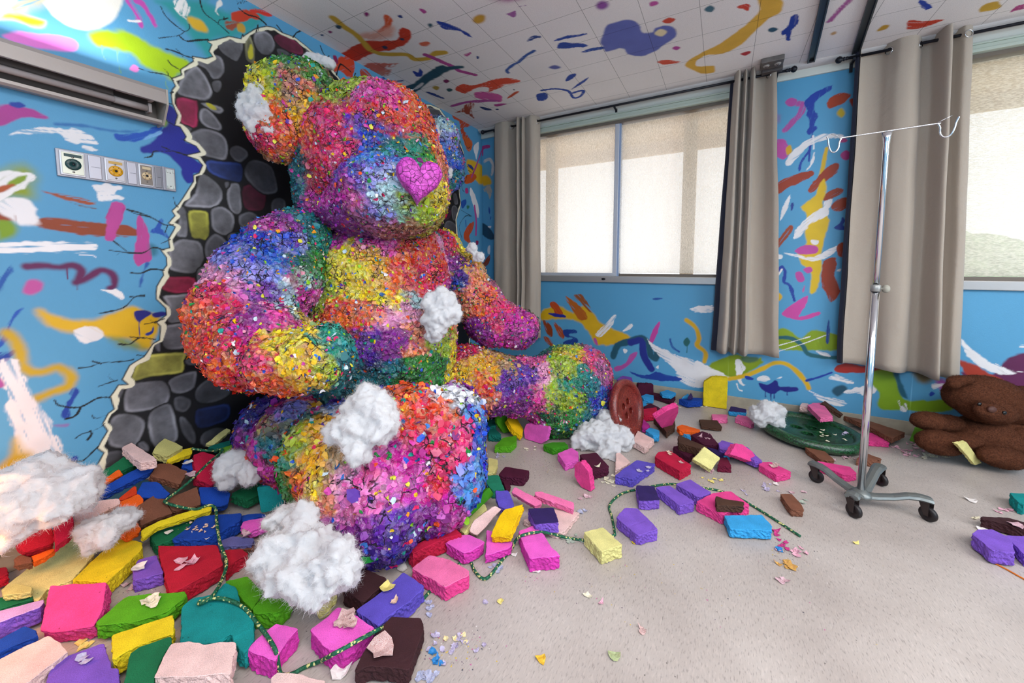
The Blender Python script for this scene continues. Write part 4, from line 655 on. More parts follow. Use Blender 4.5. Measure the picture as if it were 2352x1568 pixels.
# ------------------------------------------------------------------ windows with woven roller shades
def shade_mat(name, tint, transp, sc):
    m, nt, N, L, b = mat(name)
    out = N['Material Output']; N.remove(b)
    tc = N.new('ShaderNodeTexCoord')
    mp = N.new('ShaderNodeMapping'); mp.inputs['Scale'].default_value = sc; L.new(tc.outputs['Object'], mp.inputs['Vector'])
    n = N.new('ShaderNodeTexNoise'); n.inputs['Scale'].default_value = 1.0; n.inputs['Detail'].default_value = 3; L.new(mp.outputs[0], n.inputs['Vector'])
    r = N.new('ShaderNodeMapRange'); r.inputs['From Min'].default_value = 0.38; r.inputs['From Max'].default_value = 0.62; r.inputs['To Min'].default_value = transp*0.45; r.inputs['To Max'].default_value = transp*1.5; L.new(n.outputs['Fac'], r.inputs['Value'])
    tr = N.new('ShaderNodeBsdfTransparent'); tl = N.new('ShaderNodeBsdfTranslucent'); df = N.new('ShaderNodeBsdfDiffuse')
    rc = N.new('ShaderNodeMapRange'); rc.inputs['From Min'].default_value = 0.36; rc.inputs['From Max'].default_value = 0.64; rc.inputs['To Min'].default_value = 1.06; rc.inputs['To Max'].default_value = 0.74; L.new(n.outputs['Fac'], rc.inputs['Value'])
    vs2 = N.new('ShaderNodeVectorMath'); vs2.operation = 'SCALE'; vs2.inputs[0].default_value = lin(tint); L.new(rc.outputs[0], vs2.inputs['Scale']); L.new(vs2.outputs[0], tl.inputs['Color'])
    df.inputs['Color'].default_value = (*lin('cfc6b8'), 1)
    m1 = N.new('ShaderNodeMixShader'); m1.inputs[0].default_value = 0.30; L.new(tl.outputs[0], m1.inputs[1]); L.new(df.outputs[0], m1.inputs[2])
    m2 = N.new('ShaderNodeMixShader'); L.new(r.outputs[0], m2.inputs[0]); L.new(m1.outputs[0], m2.inputs[1]); L.new(tr.outputs[0], m2.inputs[2])
    L.new(m2.outputs[0], out.inputs['Surface']); return m
SH1 = shade_mat('woven_shade', 'f6efe6', 0.17, (330, 330, 70)); SH2 = shade_mat('linen_shade', 'f0f0e6', 0.20, (60, 60, 260))
GL, nt_, N_, L_g, bg = mat('window_glass'); N_.remove(bg)
_t = N_.new('ShaderNodeBsdfTransparent'); _g = N_.new('ShaderNodeBsdfGlossy'); _g.inputs['Roughness'].default_value = 0.02; _m = N_.new('ShaderNodeMixShader'); _m.inputs[0].default_value = 0.06
L_g.new(_t.outputs[0], _m.inputs[1]); L_g.new(_g.outputs[0], _m.inputs[2]); L_g.new(_m.outputs[0], N_['Material Output'].inputs['Surface'])
FRW = simple('frame_white', 'c9ccd6', 0.4, 0.2)
def window(nm, x0, x1, shade, lock=None, mull=None):
    w = empty(nm, ((x0+x1)/2, WY, 1.04)); w['kind'] = 'structure'
    bm = bmesh.new()
    bm_box(bm, x0-0.05, x1+0.05, WY-0.03, WY+0.10, 1.045, 1.105, 0.004)
    from_bm('window_sill', bm, ALU, w)
    bm = bmesh.new()
    bm_box(bm, x0-0.02, x0+0.03, WY+0.0, WY+0.10, 1.10, 2.60); bm_box(bm, x1-0.03, x1+0.02, WY+0.0, WY+0.10, 1.10, 2.60)
    bm_box(bm, x0, x1, WY+0.0, WY+0.10, 2.53, 2.60); bm_box(bm, x0, x1, WY+0.055, WY+0.10, 1.10, 1.13)
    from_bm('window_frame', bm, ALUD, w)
    if mull:
        box('mullion', mull-0.02, mull+0.02, WY+0.012, WY+0.10, 1.105, 2.53, FRW, w, 0.004)
        box('mullion_edge', mull+0.02, mull+0.034, WY+0.02, WY+0.10, 1.105, 2.53, simple('edge_blue_grey', '8fa4c8', 0.4), w)
        box('bottom_rail', x0, mull, WY+0.01, WY+0.05, 1.105, 1.135, FRW, w, 0.003)
    bm = bmesh.new(); bm_box(bm, x0+0.02, x1-0.02, WY+0.075, WY+0.079, 1.12, 2.55); from_bm('pane', bm, GL, w)
    bm = bmesh.new()
    for (zz0, zz1, yy) in ((2.575, 2.60, 0.034), (2.60, 2.612, 0.042), (2.555, 2.575, 0.040)):
        bm_box(bm, x0-0.05, x1+0.05, WY-yy, WY+0.01, zz0, zz1, 0.002)
    from_bm('shade_rail', bm, simple('rail_green_white', 'b9c4b8', 0.45), w)
    # the shade fabric, two drops meeting at the mullion
    spans = [(x0+0.03, (mull or x1)-0.022)]+([(mull+0.022, x1-0.03)] if mull else [])
    for a, b2 in spans:
        bm = bmesh.new(); nx, nz = 60, 12
        vv = [[bm.verts.new((a+(b2-a)*i/nx, WY+0.046+0.0025*math.sin(i*0.9)*math.cos(j*0.7), 1.135+(2.52-1.135)*j/nz)) for j in range(nz+1)] for i in range(nx+1)]
        for i in range(nx):
            for j in range(nz): bm.faces.new((vv[i][j], vv[i+1][j], vv[i+1][j+1], vv[i][j+1]))
        from_bm('roller_shade', bm, shade, w, smooth=True)
    if lock:
        bm = bmesh.new(); bm_lathe(bm, [(0.02, 0), (0.018, 0.006), (0.008, 0.008), (0, 0.008)], Matrix.Translation((lock, WY-0.03, 1.078)) @ Matrix.Rotation(math.pi/2, 4, 'X') @ Matrix.Scale(0.55, 4, (0, 1, 0)), 20)
        from_bm('latch', bm, DARK, w)
    return w
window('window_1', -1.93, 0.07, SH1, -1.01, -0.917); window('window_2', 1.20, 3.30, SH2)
# outdoors: timber eave and posts seen through the cloth, hedge and pale ground
TAN = simple('sunlit_timber', 'd9a860', 0.7); 
ev = empty('exterior_porch', (0, WY+0.9, 0)); ev['kind'] = 'structure'
box('eave_panel', -4, 5, WY+0.25, WY+0.75, 2.52, 2.60, TAN, ev)
box('eave_fascia', -4, 5, WY+0.75, WY+0.80, 2.40, 2.60, TAN, ev)
for xx in (-1.66, -0.30, 1.25, 3.0): box('porch_post', xx-0.055, xx+0.055, WY+0.18, WY+0.26, -0.3, 2.6, TAN, ev)
g = struct('ground_outside', -6, 7, WY+0.9, WY+9, -0.5, -0.3, simple('pale_concrete', 'dcdcd8', 0.8))
bm = bmesh.new()
for k in range(9):
    r = bmesh.ops.create_icosphere(bm, subdivisions=3, radius=1.0)
    cxx = 1.2+k*0.42+random.uniform(-.1, .1); cz = random.uniform(0.5, 1.7)
    for v in r['verts']:
        nn = mnoise.noise(v.co*2.2+Vector((k, 0, 0)))*0.35+1
        v.co = Vector((cxx+v.co.x*0.55*nn, WY+3.2+v.co.y*0.5*nn, cz+v.co.z*0.55*nn))
hd = from_bm('hedge', bm, simple('pale_leaf', '9fb28a', 0.8, var=0.5, scale=12), smooth=True); tag(hd, 'pale green bushes outside, blurred behind the right window shade', 'bush', kind='stuff')

# ------------------------------------------------------------------ curtain rods and curtains
RY = WY-0.095
def rod(x0, x1, z, brs, label, knob=(True, True)):
    r = empty('curtain_rod', ((x0+x1)/2, RY, z), label, 'curtain rod', 'black curtain rods over the windows')
    bm = bmesh.new(); bm_tube(bm, [(x0, RY, z), (x1, RY, z)], 0.0095, 14); from_bm('rod', bm, DARK, r)
    for e, sgn, k in ((x0, -1, knob[0]), (x1, 1, knob[1])):
        if not k: continue
        bm = bmesh.new(); M = Matrix.Translation((e, RY, z)) @ Matrix.Rotation(sgn*math.pi/2, 4, 'Y')
        bm_lathe(bm, [(0.012, -0.01), (0.012, 0.0), (0.009, 0.004), (0.0135, 0.009), (0.0135, 0.014), (0.009, 0.018), (0.019, 0.026), (0.023, 0.038), (0.019, 0.050), (0.008, 0.058), (0, 0.059)], M, 20)
        from_bm('finial', bm, DARK, r)
    for bx in brs:
        bm = bmesh.new(); bm_box(bm, bx-0.008, bx+0.008, RY, WY-0.022, z-0.022, z-0.010, 0.002); bm_box(bm, bx-0.009, bx+0.009, WY-0.028, WY-0.022, z-0.075, z-0.005, 0.001); bm_box(bm, bx-0.008, bx+0.008, RY-0.008, RY+0.012, z-0.02, z+0.005, 0.002)
        from_bm('bracket', bm, DARK, r)
RZ = 2.655
rod(-2.31, 0.365, RZ, (-2.20, -0.92, 0.300), 'long black curtain rod over the two-pane window')
rod(0.70, 3.5, RZ, (0.745, 2.2, 3.4), 'black curtain rod over the right window, running out of frame', (True, True))
def cloth_mat(name, c):
    m, nt, N, L, b = mat(name); b.inputs['Roughness'].default_value = 0.9; b.inputs['Sheen Weight'].default_value = 0.3
    tc = N.new('ShaderNodeTexCoord'); w1 = N.new('ShaderNodeTexNoise'); w1.inputs['Scale'].default_value = 500; w1.inputs['Detail'].default_value = 2; L.new(tc.outputs['Object'], w1.inputs['Vector'])
    n2 = N.new('ShaderNodeTexNoise'); n2.inputs['Scale'].default_value = 9; n2.inputs['Detail'].default_value = 5; n2.inputs['Distortion'].default_value = 0.8; L.new(tc.outputs['Object'], n2.inputs['Vector'])
    ad = N.new('ShaderNodeMath'); ad.operation = 'MULTIPLY_ADD'; ad.inputs[1].default_value = 6.0; L.new(n2.outputs['Fac'], ad.inputs[0]); L.new(w1.outputs['Fac'], ad.inputs[2])
    bp = N.new('ShaderNodeBump'); bp.inputs['Strength'].default_value = 0.35; bp.inputs['Distance'].default_value = 0.003; L.new(ad.outputs[0], bp.inputs['Height']); L.new(bp.outputs['Normal'], b.inputs['Normal'])
    h = N.new('ShaderNodeMapRange'); h.inputs['To Min'].default_value = 0.88; h.inputs['To Max'].default_value = 1.1; L.new(w1.outputs['Fac'], h.inputs['Value'])
    s = N.new('ShaderNodeVectorMath'); s.operation = 'SCALE'; s.inputs[0].default_value = lin(c); L.new(h.outputs[0], s.inputs['Scale']); L.new(s.outputs[0], b.inputs['Base Color']); return m
CUR = cloth_mat('curtain_taupe', 'b3a597'); LIN = cloth_mat('blackout_lining', '1b2038')
STEEL = simple('polished_steel', 'd0d0d2', 0.15, 1.0)
def curtain(path, zt, zb, spread, label, grom, lining, bottom_tilt=0.0, parent=None):
    """path: (x, y) plan line of the folds at the rod; spread: x scale about the middle at the hem"""
    c = empty('curtain', (sum(p[0] for p in path)/len(path), RY, zt), label, 'curtain', 'taupe eyelet curtains')
    pl_ = catmull(path, 9); xm = sum(p[0] for p in pl_)/len(pl_); NZ = 46; x_lo = min(p[0] for p in pl_); x_hi = max(p[0] for p in pl_)
    def sheet(off, trimx=0.0):
        bm = bmesh.new(); G = []
        PL = pl_ if not off else [np.array([pl_[0][0]-0.03, pl_[0][1]+0.02]), np.array([pl_[0][0]-0.02, pl_[0][1]+0.0])]+list(pl_)
        for i, p in enumerate(PL):
            row = []
            for j in range(NZ+1):
                t = j/NZ; z = zt+(zb-zt)*t
                u = (p[0]-x_lo)/(x_hi-x_lo)
                sx = x_lo+spread[0]*t+(x_hi+spread[1]*t-x_lo-spread[0]*t)*u
                wv = 0.010*math.sin(p[0]*31+t*5)*t+0.006*mnoise.noise(Vector((p[0]*14, t*6, 3)))
                y = RY+(p[1])*(1+0.15*t)+wv
                z += bottom_tilt*(u-0.5)*t+0.008*mnoise.noise(Vector((p[0]*9, 0, 1)))*(1 if j in (0, NZ) else 0)
                row.append(Vector((sx+0.006*mnoise.noise(Vector((p[0]*10, t*5, 9))), y, z)))
            G.append(row)
        V_ = [[bm.verts.new(G[i][j]) for j in range(NZ+1)] for i in range(len(G))]
        for i in range(len(G)-1):
            for j in range(NZ): bm.faces.new((V_[i][j], V_[i+1][j], V_[i+1][j+1], V_[i][j+1])).smooth = True
        bm.normal_update()
        # give the cloth thickness: front sheet plus a back sheet offset along the normal
        if off:
            nn = {v: v.normal.copy() for v in bm.verts}
            for v in bm.verts: v.co += nn[v]*off
        return bm
    bm = sheet(0.0); me = bpy.data.meshes.new('panel'); bm.to_mesh(me); bm.free()
    o = link('cloth_panel', me, CUR, c)
    md = o.modifiers.new('thick', 'SOLIDIFY'); md.thickness = 0.002; md.offset = 0
    bm = sheet(lining); me = bpy.data.meshes.new('lining'); bm.to_mesh(me); bm.free()
    o2 = link('lining', me, LIN, c); o2['label'] = 'navy blackout lining'
    for k, gx in enumerate(grom):
        i = min(range(len(pl_)), key=lambda q: abs(pl_[q][0]-gx)); p = pl_[i]; q = pl_[min(i+2, len(pl_)-1)]; p_ = pl_[max(i-2, 0)]
        d = Vector((q[0]-p_[0], q[1]-p_[1], 0)).normalized(); nrm = Vector((d.y, -d.x, 0))
        if nrm.y > 0: nrm = -nrm
        pc = Vector((p[0], RY+p[1], RZ-0.008))+nrm*0.003
        bm = bmesh.new(); pts = [pc+(d*math.cos(a)+Vector((0, 0, 1))*math.sin(a))*0.021 for a in np.linspace(0, 2*math.pi, 20, endpoint=False)]
        bm_tube(bm, pts, 0.0035, 6, closed=True); from_bm('grommet', bm, STEEL, c)
    return c
curtain([(-2.19, .01), (-2.165, -.035), (-2.08, -.055), (-2.02, -.04), (-1.985, .0), (-1.945, .03), (-1.91, .035), (-1.895, -.02), (-1.885, -.075), (-1.87, -.08), (-1.862, .0), (-1.85, .035), (-1.84, -.04), (-1.825, -.075), (-1.81, -.02), (-1.79, -.045), (-1.74, -.065), (-1.705, -.04), (-1.69, .0), (-1.668, .015)], 2.715, 0.45, (-0.02, 0.02),
    'taupe eyelet curtain at the left edge of the two-pane window, behind the raised far arm', (-1.985, -1.69), 0.006)
curtain([(0.02, .03), (.03, -.02), (.045, -.07), (.062, -.07), (.07, .0), (.078, .03), (.088, -.03), (.098, -.075), (.108, -.03), (.116, .02), (.128, -.04), (.142, -.085), (.152, -.05), (.162, .02), (.19, .04), (.225, .035), (.25, .0), (.27, -.025), (.292, -.03)], 2.735, 0.49, (-0.045, 0.115),
    'narrow taupe eyelet curtain at the right edge of the two-pane window', (0.25,), 0.006)
curtain([(.775, -.01), (.787, .025), (.83, .038), (.89, .035), (.925, .0), (.96, -.035), (1.0, -.045), (1.04, -.038), (1.075, .0), (1.10, .04), (1.14, .045), (1.155, .0), (1.165, -.08), (1.185, -.095), (1.2, -.05), (1.208, .02), (1.22, .045), (1.245, .02), (1.265, -.02), (1.295, -.015), (1.312, .01)], 2.735, 0.47, (0.015, 0.085),
    'broad taupe eyelet curtain hanging behind the chrome drip stand', (.925, 1.075, 1.285), 0.006, -0.04)

# ------------------------------------------------------------------ overbed light fixture on the mural wall
fx = empty('wall_light_fixture', (WX, -0.1, 1.88), 'long metal overbed light fixture on the mural wall, its tubes unlit', 'light fixture')
def extr(prof, y0, y1, name, m, parent, close=True):
    bm = bmesh.new(); A = [bm.verts.new((WX+x, y0, z)) for x, z in prof]; B = [bm.verts.new((WX+x, y1, z)) for x, z in prof]; n = len(prof)
    for i in range(n if close else n-1): bm.faces.new((A[i], A[(i+1) % n], B[(i+1) % n], B[i]))
    if close: bm.faces.new(A[::-1]); bm.faces.new(B)
    return from_bm(name, bm, m, parent)
FXM = simple('brushed_fixture', 'a69c97', 0.42, 0.35, bump=0.05, scale=120); FXD = simple('fixture_inside', '6d6460', 0.5, 0.3)
Y0, Y1 = -1.1, 0.83
extr([(0.0, 2.05), (0.115, 2.02), (0.120, 2.005), (0.120, 1.955), (0.115, 1.953), (0.115, 2.0), (0.11, 2.012), (0.0, 2.04)], Y0, Y1, 'top_cover', FXM, fx)
extr([(0.0, 2.04), (0.006, 2.04), (0.006, 1.88), (0.0, 1.88)], Y0, Y1, 'back_plate', FXD, fx)
extr([(0.0, 1.878), (0.05, 1.872), (0.060, 1.880), (0.060, 1.892), (0.052, 1.884), (0.0, 1.89)], Y0, Y1, 'lower_lip', FXM, fx)
extr([(0.008, 2.0), (0.05, 1.985), (0.055, 1.95), (0.03, 1.925), (0.008, 1.90)], Y0, Y1-0.16, 'reflector', FXD, fx)
extr([(0.0, 2.052), (0.122, 2.02), (0.122, 1.95), (0.064, 1.868), (0.0, 1.868)], Y1, Y1+0.008, 'end_plate', simple('end_plate', 'b3aba2', 0.45, 0.3), fx)
for (xx, zz) in ((0.085, 1.975), (0.055, 1.93)):
    bm = bmesh.new(); bm_tube(bm, [(WX+xx, Y0, zz), (WX+xx, Y1-0.16, zz)], 0.013, 14); tb = from_bm('fluorescent_tube', bm, simple('tube_glass_unlit', 'b9b0b0', 0.3), fx)
    bm = bmesh.new(); bm_tube(bm, [(WX+xx, Y1-0.16, zz), (WX+xx, Y1-0.05, zz)], 0.015, 14); bm_box(bm, WX+xx-0.02, WX+xx+0.02, Y1-0.05, Y1-0.038, zz-0.02, zz+0.02, 0.002); from_bm('lamp_holder', bm, simple('holder', '9c9290', 0.5), tb)
# ------------------------------------------------------------------ medical gas outlet panel
gp = empty('gas_outlet_panel', (WX, 0.69, 1.57), 'white metal medical gas outlet panel with green, yellow and white discs', 'outlet panel')
GW = simple('panel_white', 'c5c3c9', 0.35, 0.25)
z0, z1 = 1.572, 1.684
bm = bmesh.new(); bm_box(bm, WX, WX+0.012, 0.495, 0.885, z0, z1, 0.002); bm_box(bm, WX, WX+0.02, 0.845-0.012, 0.845-0.003, z0, z1, 0.001)
from_bm('back_plate', bm, simple('panel_back', '9b9aa3', 0.35, 0.4), gp)
mods = [(0.503, 0.585, 'a9aaa0', '123c3c', 'ox'), (0.643, 0.712, 'b0abb0', 'd89b0c', 'air'), (0.763, 0.810, '80756d', 'cdb48c', 'vac')]
mods = [(0.503, 0.575, 'b5b4a6', '123c3c', '123c3c'), (0.634, 0.700, 'b0abb0', 'd89b0c', 'c9a050'), (0.746, 0.798, '80756d', 'cdb48c', 'd0bc98')]
for (a, b2, pc, dc, lc) in mods:
    bm = bmesh.new(); bm_box(bm, WX+0.010, WX+0.020, a, b2, z0+0.006, z1-0.006, 0.003); pn = from_bm('outlet_module', bm, simple('rim_white', 'd8d6dc', 0.3, 0.2), gp)
    bm = bmesh.new(); bm_box(bm, WX+0.019, WX+0.0225, a+0.005, b2-0.005, z0+0.012, z1-0.012, 0.001); from_bm('face', bm, simple('module_face', pc, 0.3, 0.6), pn)
    bm = bmesh.new(); cy = (a+b2)/2; cz = (z0+z1)/2-0.004
    rr = min(0.023, (b2-a)/2-0.008)
    bm_lathe(bm, [(0, 0.004), (0.004, 0.004), (0.005, 0.007), (rr-0.002, 0.007), (rr, 0.005), (rr, 0)], Matrix.Translation((WX+0.0225, cy, cz)) @ Matrix.Rotation(math.pi/2, 4, 'Y'), 28)
    from_bm('disc', bm, simple('disc_paint', dc, 0.35), pn)
    bm = bmesh.new(); bm_lathe(bm, [(0, 0.009), (0.004, 0.009), (0.005, 0.007)], Matrix.Translation((WX+0.0225, cy, cz)) @ Matrix.Rotation(math.pi/2, 4, 'Y'), 14)
    for k in range(6):
        t = k*math.pi/3; bm_box(bm, WX+0.0293, WX+0.0300, cy+math.cos(t)*rr*.72-.0015, cy+math.cos(t)*rr*.72+.0015, cz+math.sin(t)*rr*.72-.0015, cz+math.sin(t)*rr*.72+.0015)
    from_bm('socket', bm, DARK, pn)
    bm = bmesh.new(); bm_box(bm, WX+0.022, WX+0.0238, a+0.012, b2-0.010, z1-0.030, z1-0.018, 0.0005); from_bm('name_strip', bm, simple('strip', lc, 0.4), pn)
    for dz in (cz+rr+0.006, cz-rr-0.008):
        bm = bmesh.new(); bm_lathe(bm, [(0, 0.002), (0.003, 0.002), (0.004, 0)], Matrix.Translation((WX+0.0225, cy, dz)) @ Matrix.Rotation(math.pi/2, 4, 'Y'), 12)
        from_bm('screw', bm, simple('screw_steel', '8d8880', 0.3, 0.8), pn)
for (a, b2, c) in ((0.585, 0.625, 'bdbac4'), (0.708, 0.740, 'bdbac4'), (0.806, 0.830, '86858c')):
    bm = bmesh.new(); bm_box(bm, WX+0.010, WX+0.017, a, b2, z0+0.006, z1-0.006, 0.003); pn = from_bm('blank_cover', bm, simple('cover', c, 0.35, 0.3), gp)
    bm = bmesh.new(); bm_box(bm, WX+0.017, WX+0.0175, a+0.008, b2-0.004, (z0+z1)/2-0.0005, (z0+z1)/2+0.0007); from_bm('seam', bm, DARK, pn)
bm = bmesh.new(); bm_box(bm, WX+0.011, WX+0.014, 0.848, 0.880, z0+0.008, z1-0.008, 0.001)
for yy in (0.850, 0.872):
    for zz in (z0+0.012, z1-0.024): bm_box(bm, WX+0.013, WX+0.020, yy, yy+0.006, zz, zz+0.012)
pn = from_bm('blank_cover', bm, simple('bare_plate', 'c9cfcb', 0.35, 0.3), gp)
for zz in (z0+0.022, z1-0.026):
    bm = bmesh.new(); bm_lathe(bm, [(0, 0.001), (0.002, 0.001), (0.002, 0)], Matrix.Translation((WX+0.014, 0.864, zz)) @ Matrix.Rotation(math.pi/2, 4, 'Y'), 10)
    from_bm('screw', bm, DARK, pn)
# ------------------------------------------------------------------ giant paint-chip bear
def blob_bm(blobs, sub=3):
    bm = bmesh.new()
    for b in blobs:
        px, py, d, rx, ry, rz = b[:6]; roll = math.radians(b[6]) if len(b) > 6 else 0
        c = atd(px, py, d); R = [rx*d/FPX, ry*d/FPX, rz]
        cr, sr = math.cos(roll), math.sin(roll)
        r = bmesh.ops.create_icosphere(bm, subdivisions=sub, radius=1.0)
        for v in r['verts']:
            a, bb, e = v.co.x*R[0], v.co.y*R[1], v.co.z*R[2]
            a, bb = a*cr-bb*sr, a*sr+bb*cr
            p = c+RT*a+UP*bb+FW*e; v.co = Vector(p.tolist())
    return bm
def evaluated(bm, mods, clampz=0.004, clampx=None):
    me = bpy.data.meshes.new('tmp'); bm.to_mesh(me); bm.free(); o = bpy.data.objects.new('tmp', me); COL.objects.link(o)
    for (ty, kw) in mods:
        m = o.modifiers.new(ty, ty)
        for k, v in kw.items(): setattr(m, k, v)
    dg = bpy.context.evaluated_depsgraph_get(); dg.update()
    res = bpy.data.meshes.new_from_object(o.evaluated_get(dg)); bpy.data.objects.remove(o); bpy.data.meshes.remove(me)
    n = len(res.vertices); a = np.empty(n*3, np.float32); res.vertices.foreach_get('co', a); a = a.reshape(-1, 3)
    if clampz is not None: a[:, 2] = np.where(a[:, 2] < clampz, clampz+(a[:, 2]-clampz)*0.03, a[:, 2])
    a[:, 0] = np.maximum(a[:, 0], (clampx if clampx is not None else WX+0.004))
    res.vertices.foreach_set('co', a.ravel()); res.update()
    return res
def tex(name, ty, **kw):
    t = bpy.data.textures.new(name, ty)
    for k, v in kw.items(): setattr(t, k, v)
    return t
T_V = tex('chips', 'VORONOI', noise_scale=0.034, distance_metric='DISTANCE', weight_1=-1.0, weight_2=1.0, noise_intensity=1.2)
T_C = tex('crumple', 'CLOUDS', noise_scale=0.020, noise_depth=3)
T_L = tex('lumps', 'CLOUDS', noise_scale=0.16, noise_depth=2)
def skin(blobs, voxel=0.022, smooth=6, sub=2):
    return evaluated(blob_bm(blobs), [('REMESH', dict(mode='VOXEL', voxel_size=voxel)), ('SMOOTH', dict(factor=0.5, iterations=smooth)),
        ('SUBSURF', dict(levels=sub, render_levels=sub)),
        ('DISPLACE', dict(texture=T_L, strength=0.035, mid_level=0.5, texture_coords='GLOBAL')),
        ('DISPLACE', dict(texture=T_V, strength=0.016, mid_level=0.35, texture_coords='GLOBAL')),
        ('DISPLACE', dict(texture=T_C, strength=0.024, mid_level=0.5, texture_coords='GLOBAL'))])
PALETTE = [lin(c) for c in ('f2c40a', 'e8e04a', '1b9a8c', '1c8a3a', '2255c8', '3f86dc', '5a2a98', 'd03fa0', 'e01a60', 'e8501c', 'f0a0b8', 'c8dce8', '7a1f70', '8cc820', 'f29a1c', 'efe8ec', 'd4226a', '144f8c')]
def bear_mat(kk=1.0):
    m, nt, N, L, b = mat('paint_chip_skin')
    b.inputs['Roughness'].default_value = 0.55
    a = N.new('ShaderNodeAttribute'); a.attribute_name = 'Col'
    tc = N.new('ShaderNodeTexCoord')
    dn = N.new('ShaderNodeTexNoise'); dn.inputs['Scale'].default_value = 22; dn.inputs['Detail'].default_value = 2; L.new(tc.outputs['Object'], dn.inputs['Vector'])
    mx = N.new('ShaderNodeVectorMath'); mx.operation = 'MULTIPLY_ADD'; mx.inputs[1].default_value = (0.045, 0.045, 0.045); L.new(dn.outputs['Color'], mx.inputs[0]); L.new(tc.outputs['Object'], mx.inputs[2])
    v = N.new('ShaderNodeTexVoronoi'); v.inputs['Scale'].default_value = 50*kk; L.new(mx.outputs[0], v.inputs['Vector'])
    sep = N.new('ShaderNodeSeparateColor'); L.new(v.outputs['Color'], sep.inputs[0])
    hs = N.new('ShaderNodeHueSaturation'); L.new(a.outputs['Color'], hs.inputs['Color'])
    mh = N.new('ShaderNodeMapRange'); mh.inputs['To Min'].default_value = 0.47; mh.inputs['To Max'].default_value = 0.53; L.new(sep.outputs[0], mh.inputs['Value']); L.new(mh.outputs[0], hs.inputs['Hue'])
    mv = N.new('ShaderNodeMapRange'); mv.inputs['To Min'].default_value = 0.50; mv.inputs['To Max'].default_value = 1.15; L.new(sep.outputs[1], mv.inputs['Value']); L.new(mv.outputs[0], hs.inputs['Value'])
    ms = N.new('ShaderNodeMapRange'); ms.inputs['To Min'].default_value = 0.80; ms.inputs['To Max'].default_value = 1.12; L.new(sep.outputs[2], ms.inputs['Value']); L.new(ms.outputs[0], hs.inputs['Saturation'])
    # fine streaks of lighter paint inside a chip
    n2 = N.new('ShaderNodeTexNoise'); n2.inputs['Scale'].default_value = 75; n2.inputs['Detail'].default_value = 3; n2.inputs['Distortion'].default_value = 1.5; L.new(tc.outputs['Object'], n2.inputs['Vector'])
    r2 = N.new('ShaderNodeMapRange'); r2.inputs['From Min'].default_value = 0.54; r2.inputs['From Max'].default_value = 0.75; r2.inputs['To Max'].default_value = 0.34; L.new(n2.outputs['Fac'], r2.inputs['Value'])
    mixw = N.new('ShaderNodeMix'); mixw.data_type = 'RGBA'; L.new(r2.outputs[0], mixw.inputs['Factor']); L.new(hs.outputs['Color'], mixw.inputs['A']); mixw.inputs['B'].default_value = (*lin('f0e6ee'), 1)
    # odd-coloured chips
    v2 = N.new('ShaderNodeTexVoronoi'); v2.inputs['Scale'].default_value = 58*kk; L.new(mx.outputs[0], v2.inputs['Vector'])
    s2 = N.new('ShaderNodeSeparateColor'); L.new(v2.outputs['Color'], s2.inputs[0])
    cr = N.new('ShaderNodeValToRGB'); cr.color_ramp.interpolation = 'CONSTANT'
    els = cr.color_ramp.elements
    while len(els) > 1: els.remove(els[-1])
    els[0].position = 0; els[0].color = (*PALETTE[0], 1)
    for i, c in enumerate(PALETTE[1:], 1): e = els.new(i/len(PALETTE)); e.color = (*c, 1)
    L.new(s2.outputs[1], cr.inputs['Fac'])
    gt = N.new('ShaderNodeMath'); gt.operation = 'GREATER_THAN'; gt.inputs[1].default_value = 0.86; L.new(s2.outputs[0], gt.inputs[0])
    lt = N.new('ShaderNodeMath'); lt.operation = 'LESS_THAN'; lt.inputs[1].default_value = 0.46; L.new(v2.outputs['Distance'], lt.inputs[0])
    an = N.new('ShaderNodeMath'); an.operation = 'MULTIPLY'; L.new(gt.outputs[0], an.inputs[0]); L.new(lt.outputs[0], an.inputs[1])
    mix2 = N.new('ShaderNodeMix'); mix2.data_type = 'RGBA'; L.new(an.outputs[0], mix2.inputs['Factor']); L.new(mixw.outputs['Result'], mix2.inputs['A']); L.new(cr.outputs['Color'], mix2.inputs['B'])
    # crackle lines of dark ground showing between chips
    v3 = N.new('ShaderNodeTexVoronoi'); v3.feature = 'DISTANCE_TO_EDGE'; v3.inputs['Scale'].default_value = 29*kk; L.new(mx.outputs[0], v3.inputs['Vector'])
    r3 = N.new('ShaderNodeMapRange'); r3.inputs['From Min'].default_value = 0.016; r3.inputs['From Max'].default_value = 0.055; L.new(v3.outputs['Distance'], r3.inputs['Value'])
    n4 = N.new('ShaderNodeTexNoise'); n4.inputs['Scale'].default_value = 9; L.new(tc.outputs['Object'], n4.inputs['Vector'])
    r4 = N.new('ShaderNodeMapRange'); r4.inputs['From Min'].default_value = 0.44; r4.inputs['From Max'].default_value = 0.60; r4.inputs['To Min'].default_value = 1.0; r4.inputs['To Max'].default_value = 0.0; L.new(n4.outputs['Fac'], r4.inputs['Value'])
    mxx = N.new('ShaderNodeMath'); mxx.operation = 'MAXIMUM'; L.new(r3.outputs[0], mxx.inputs[0]); L.new(r4.outputs[0], mxx.inputs[1])
    mk = N.new('ShaderNodeMix'); mk.data_type = 'RGBA'; L.new(mxx.outputs[0], mk.inputs['Factor']); mk.inputs['A'].default_value = (*lin('170c1a'), 1); L.new(mix2.outputs['Result'], mk.inputs['B'])
    L.new(mk.outputs['Result'], b.inputs['Base Color'])
    ad = N.new('ShaderNodeMath'); ad.operation = 'MULTIPLY_ADD'; ad.inputs[1].default_value = 0.9; L.new(v.outputs['Distance'], ad.inputs[0]); L.new(n2.outputs['Fac'], ad.inputs[2])
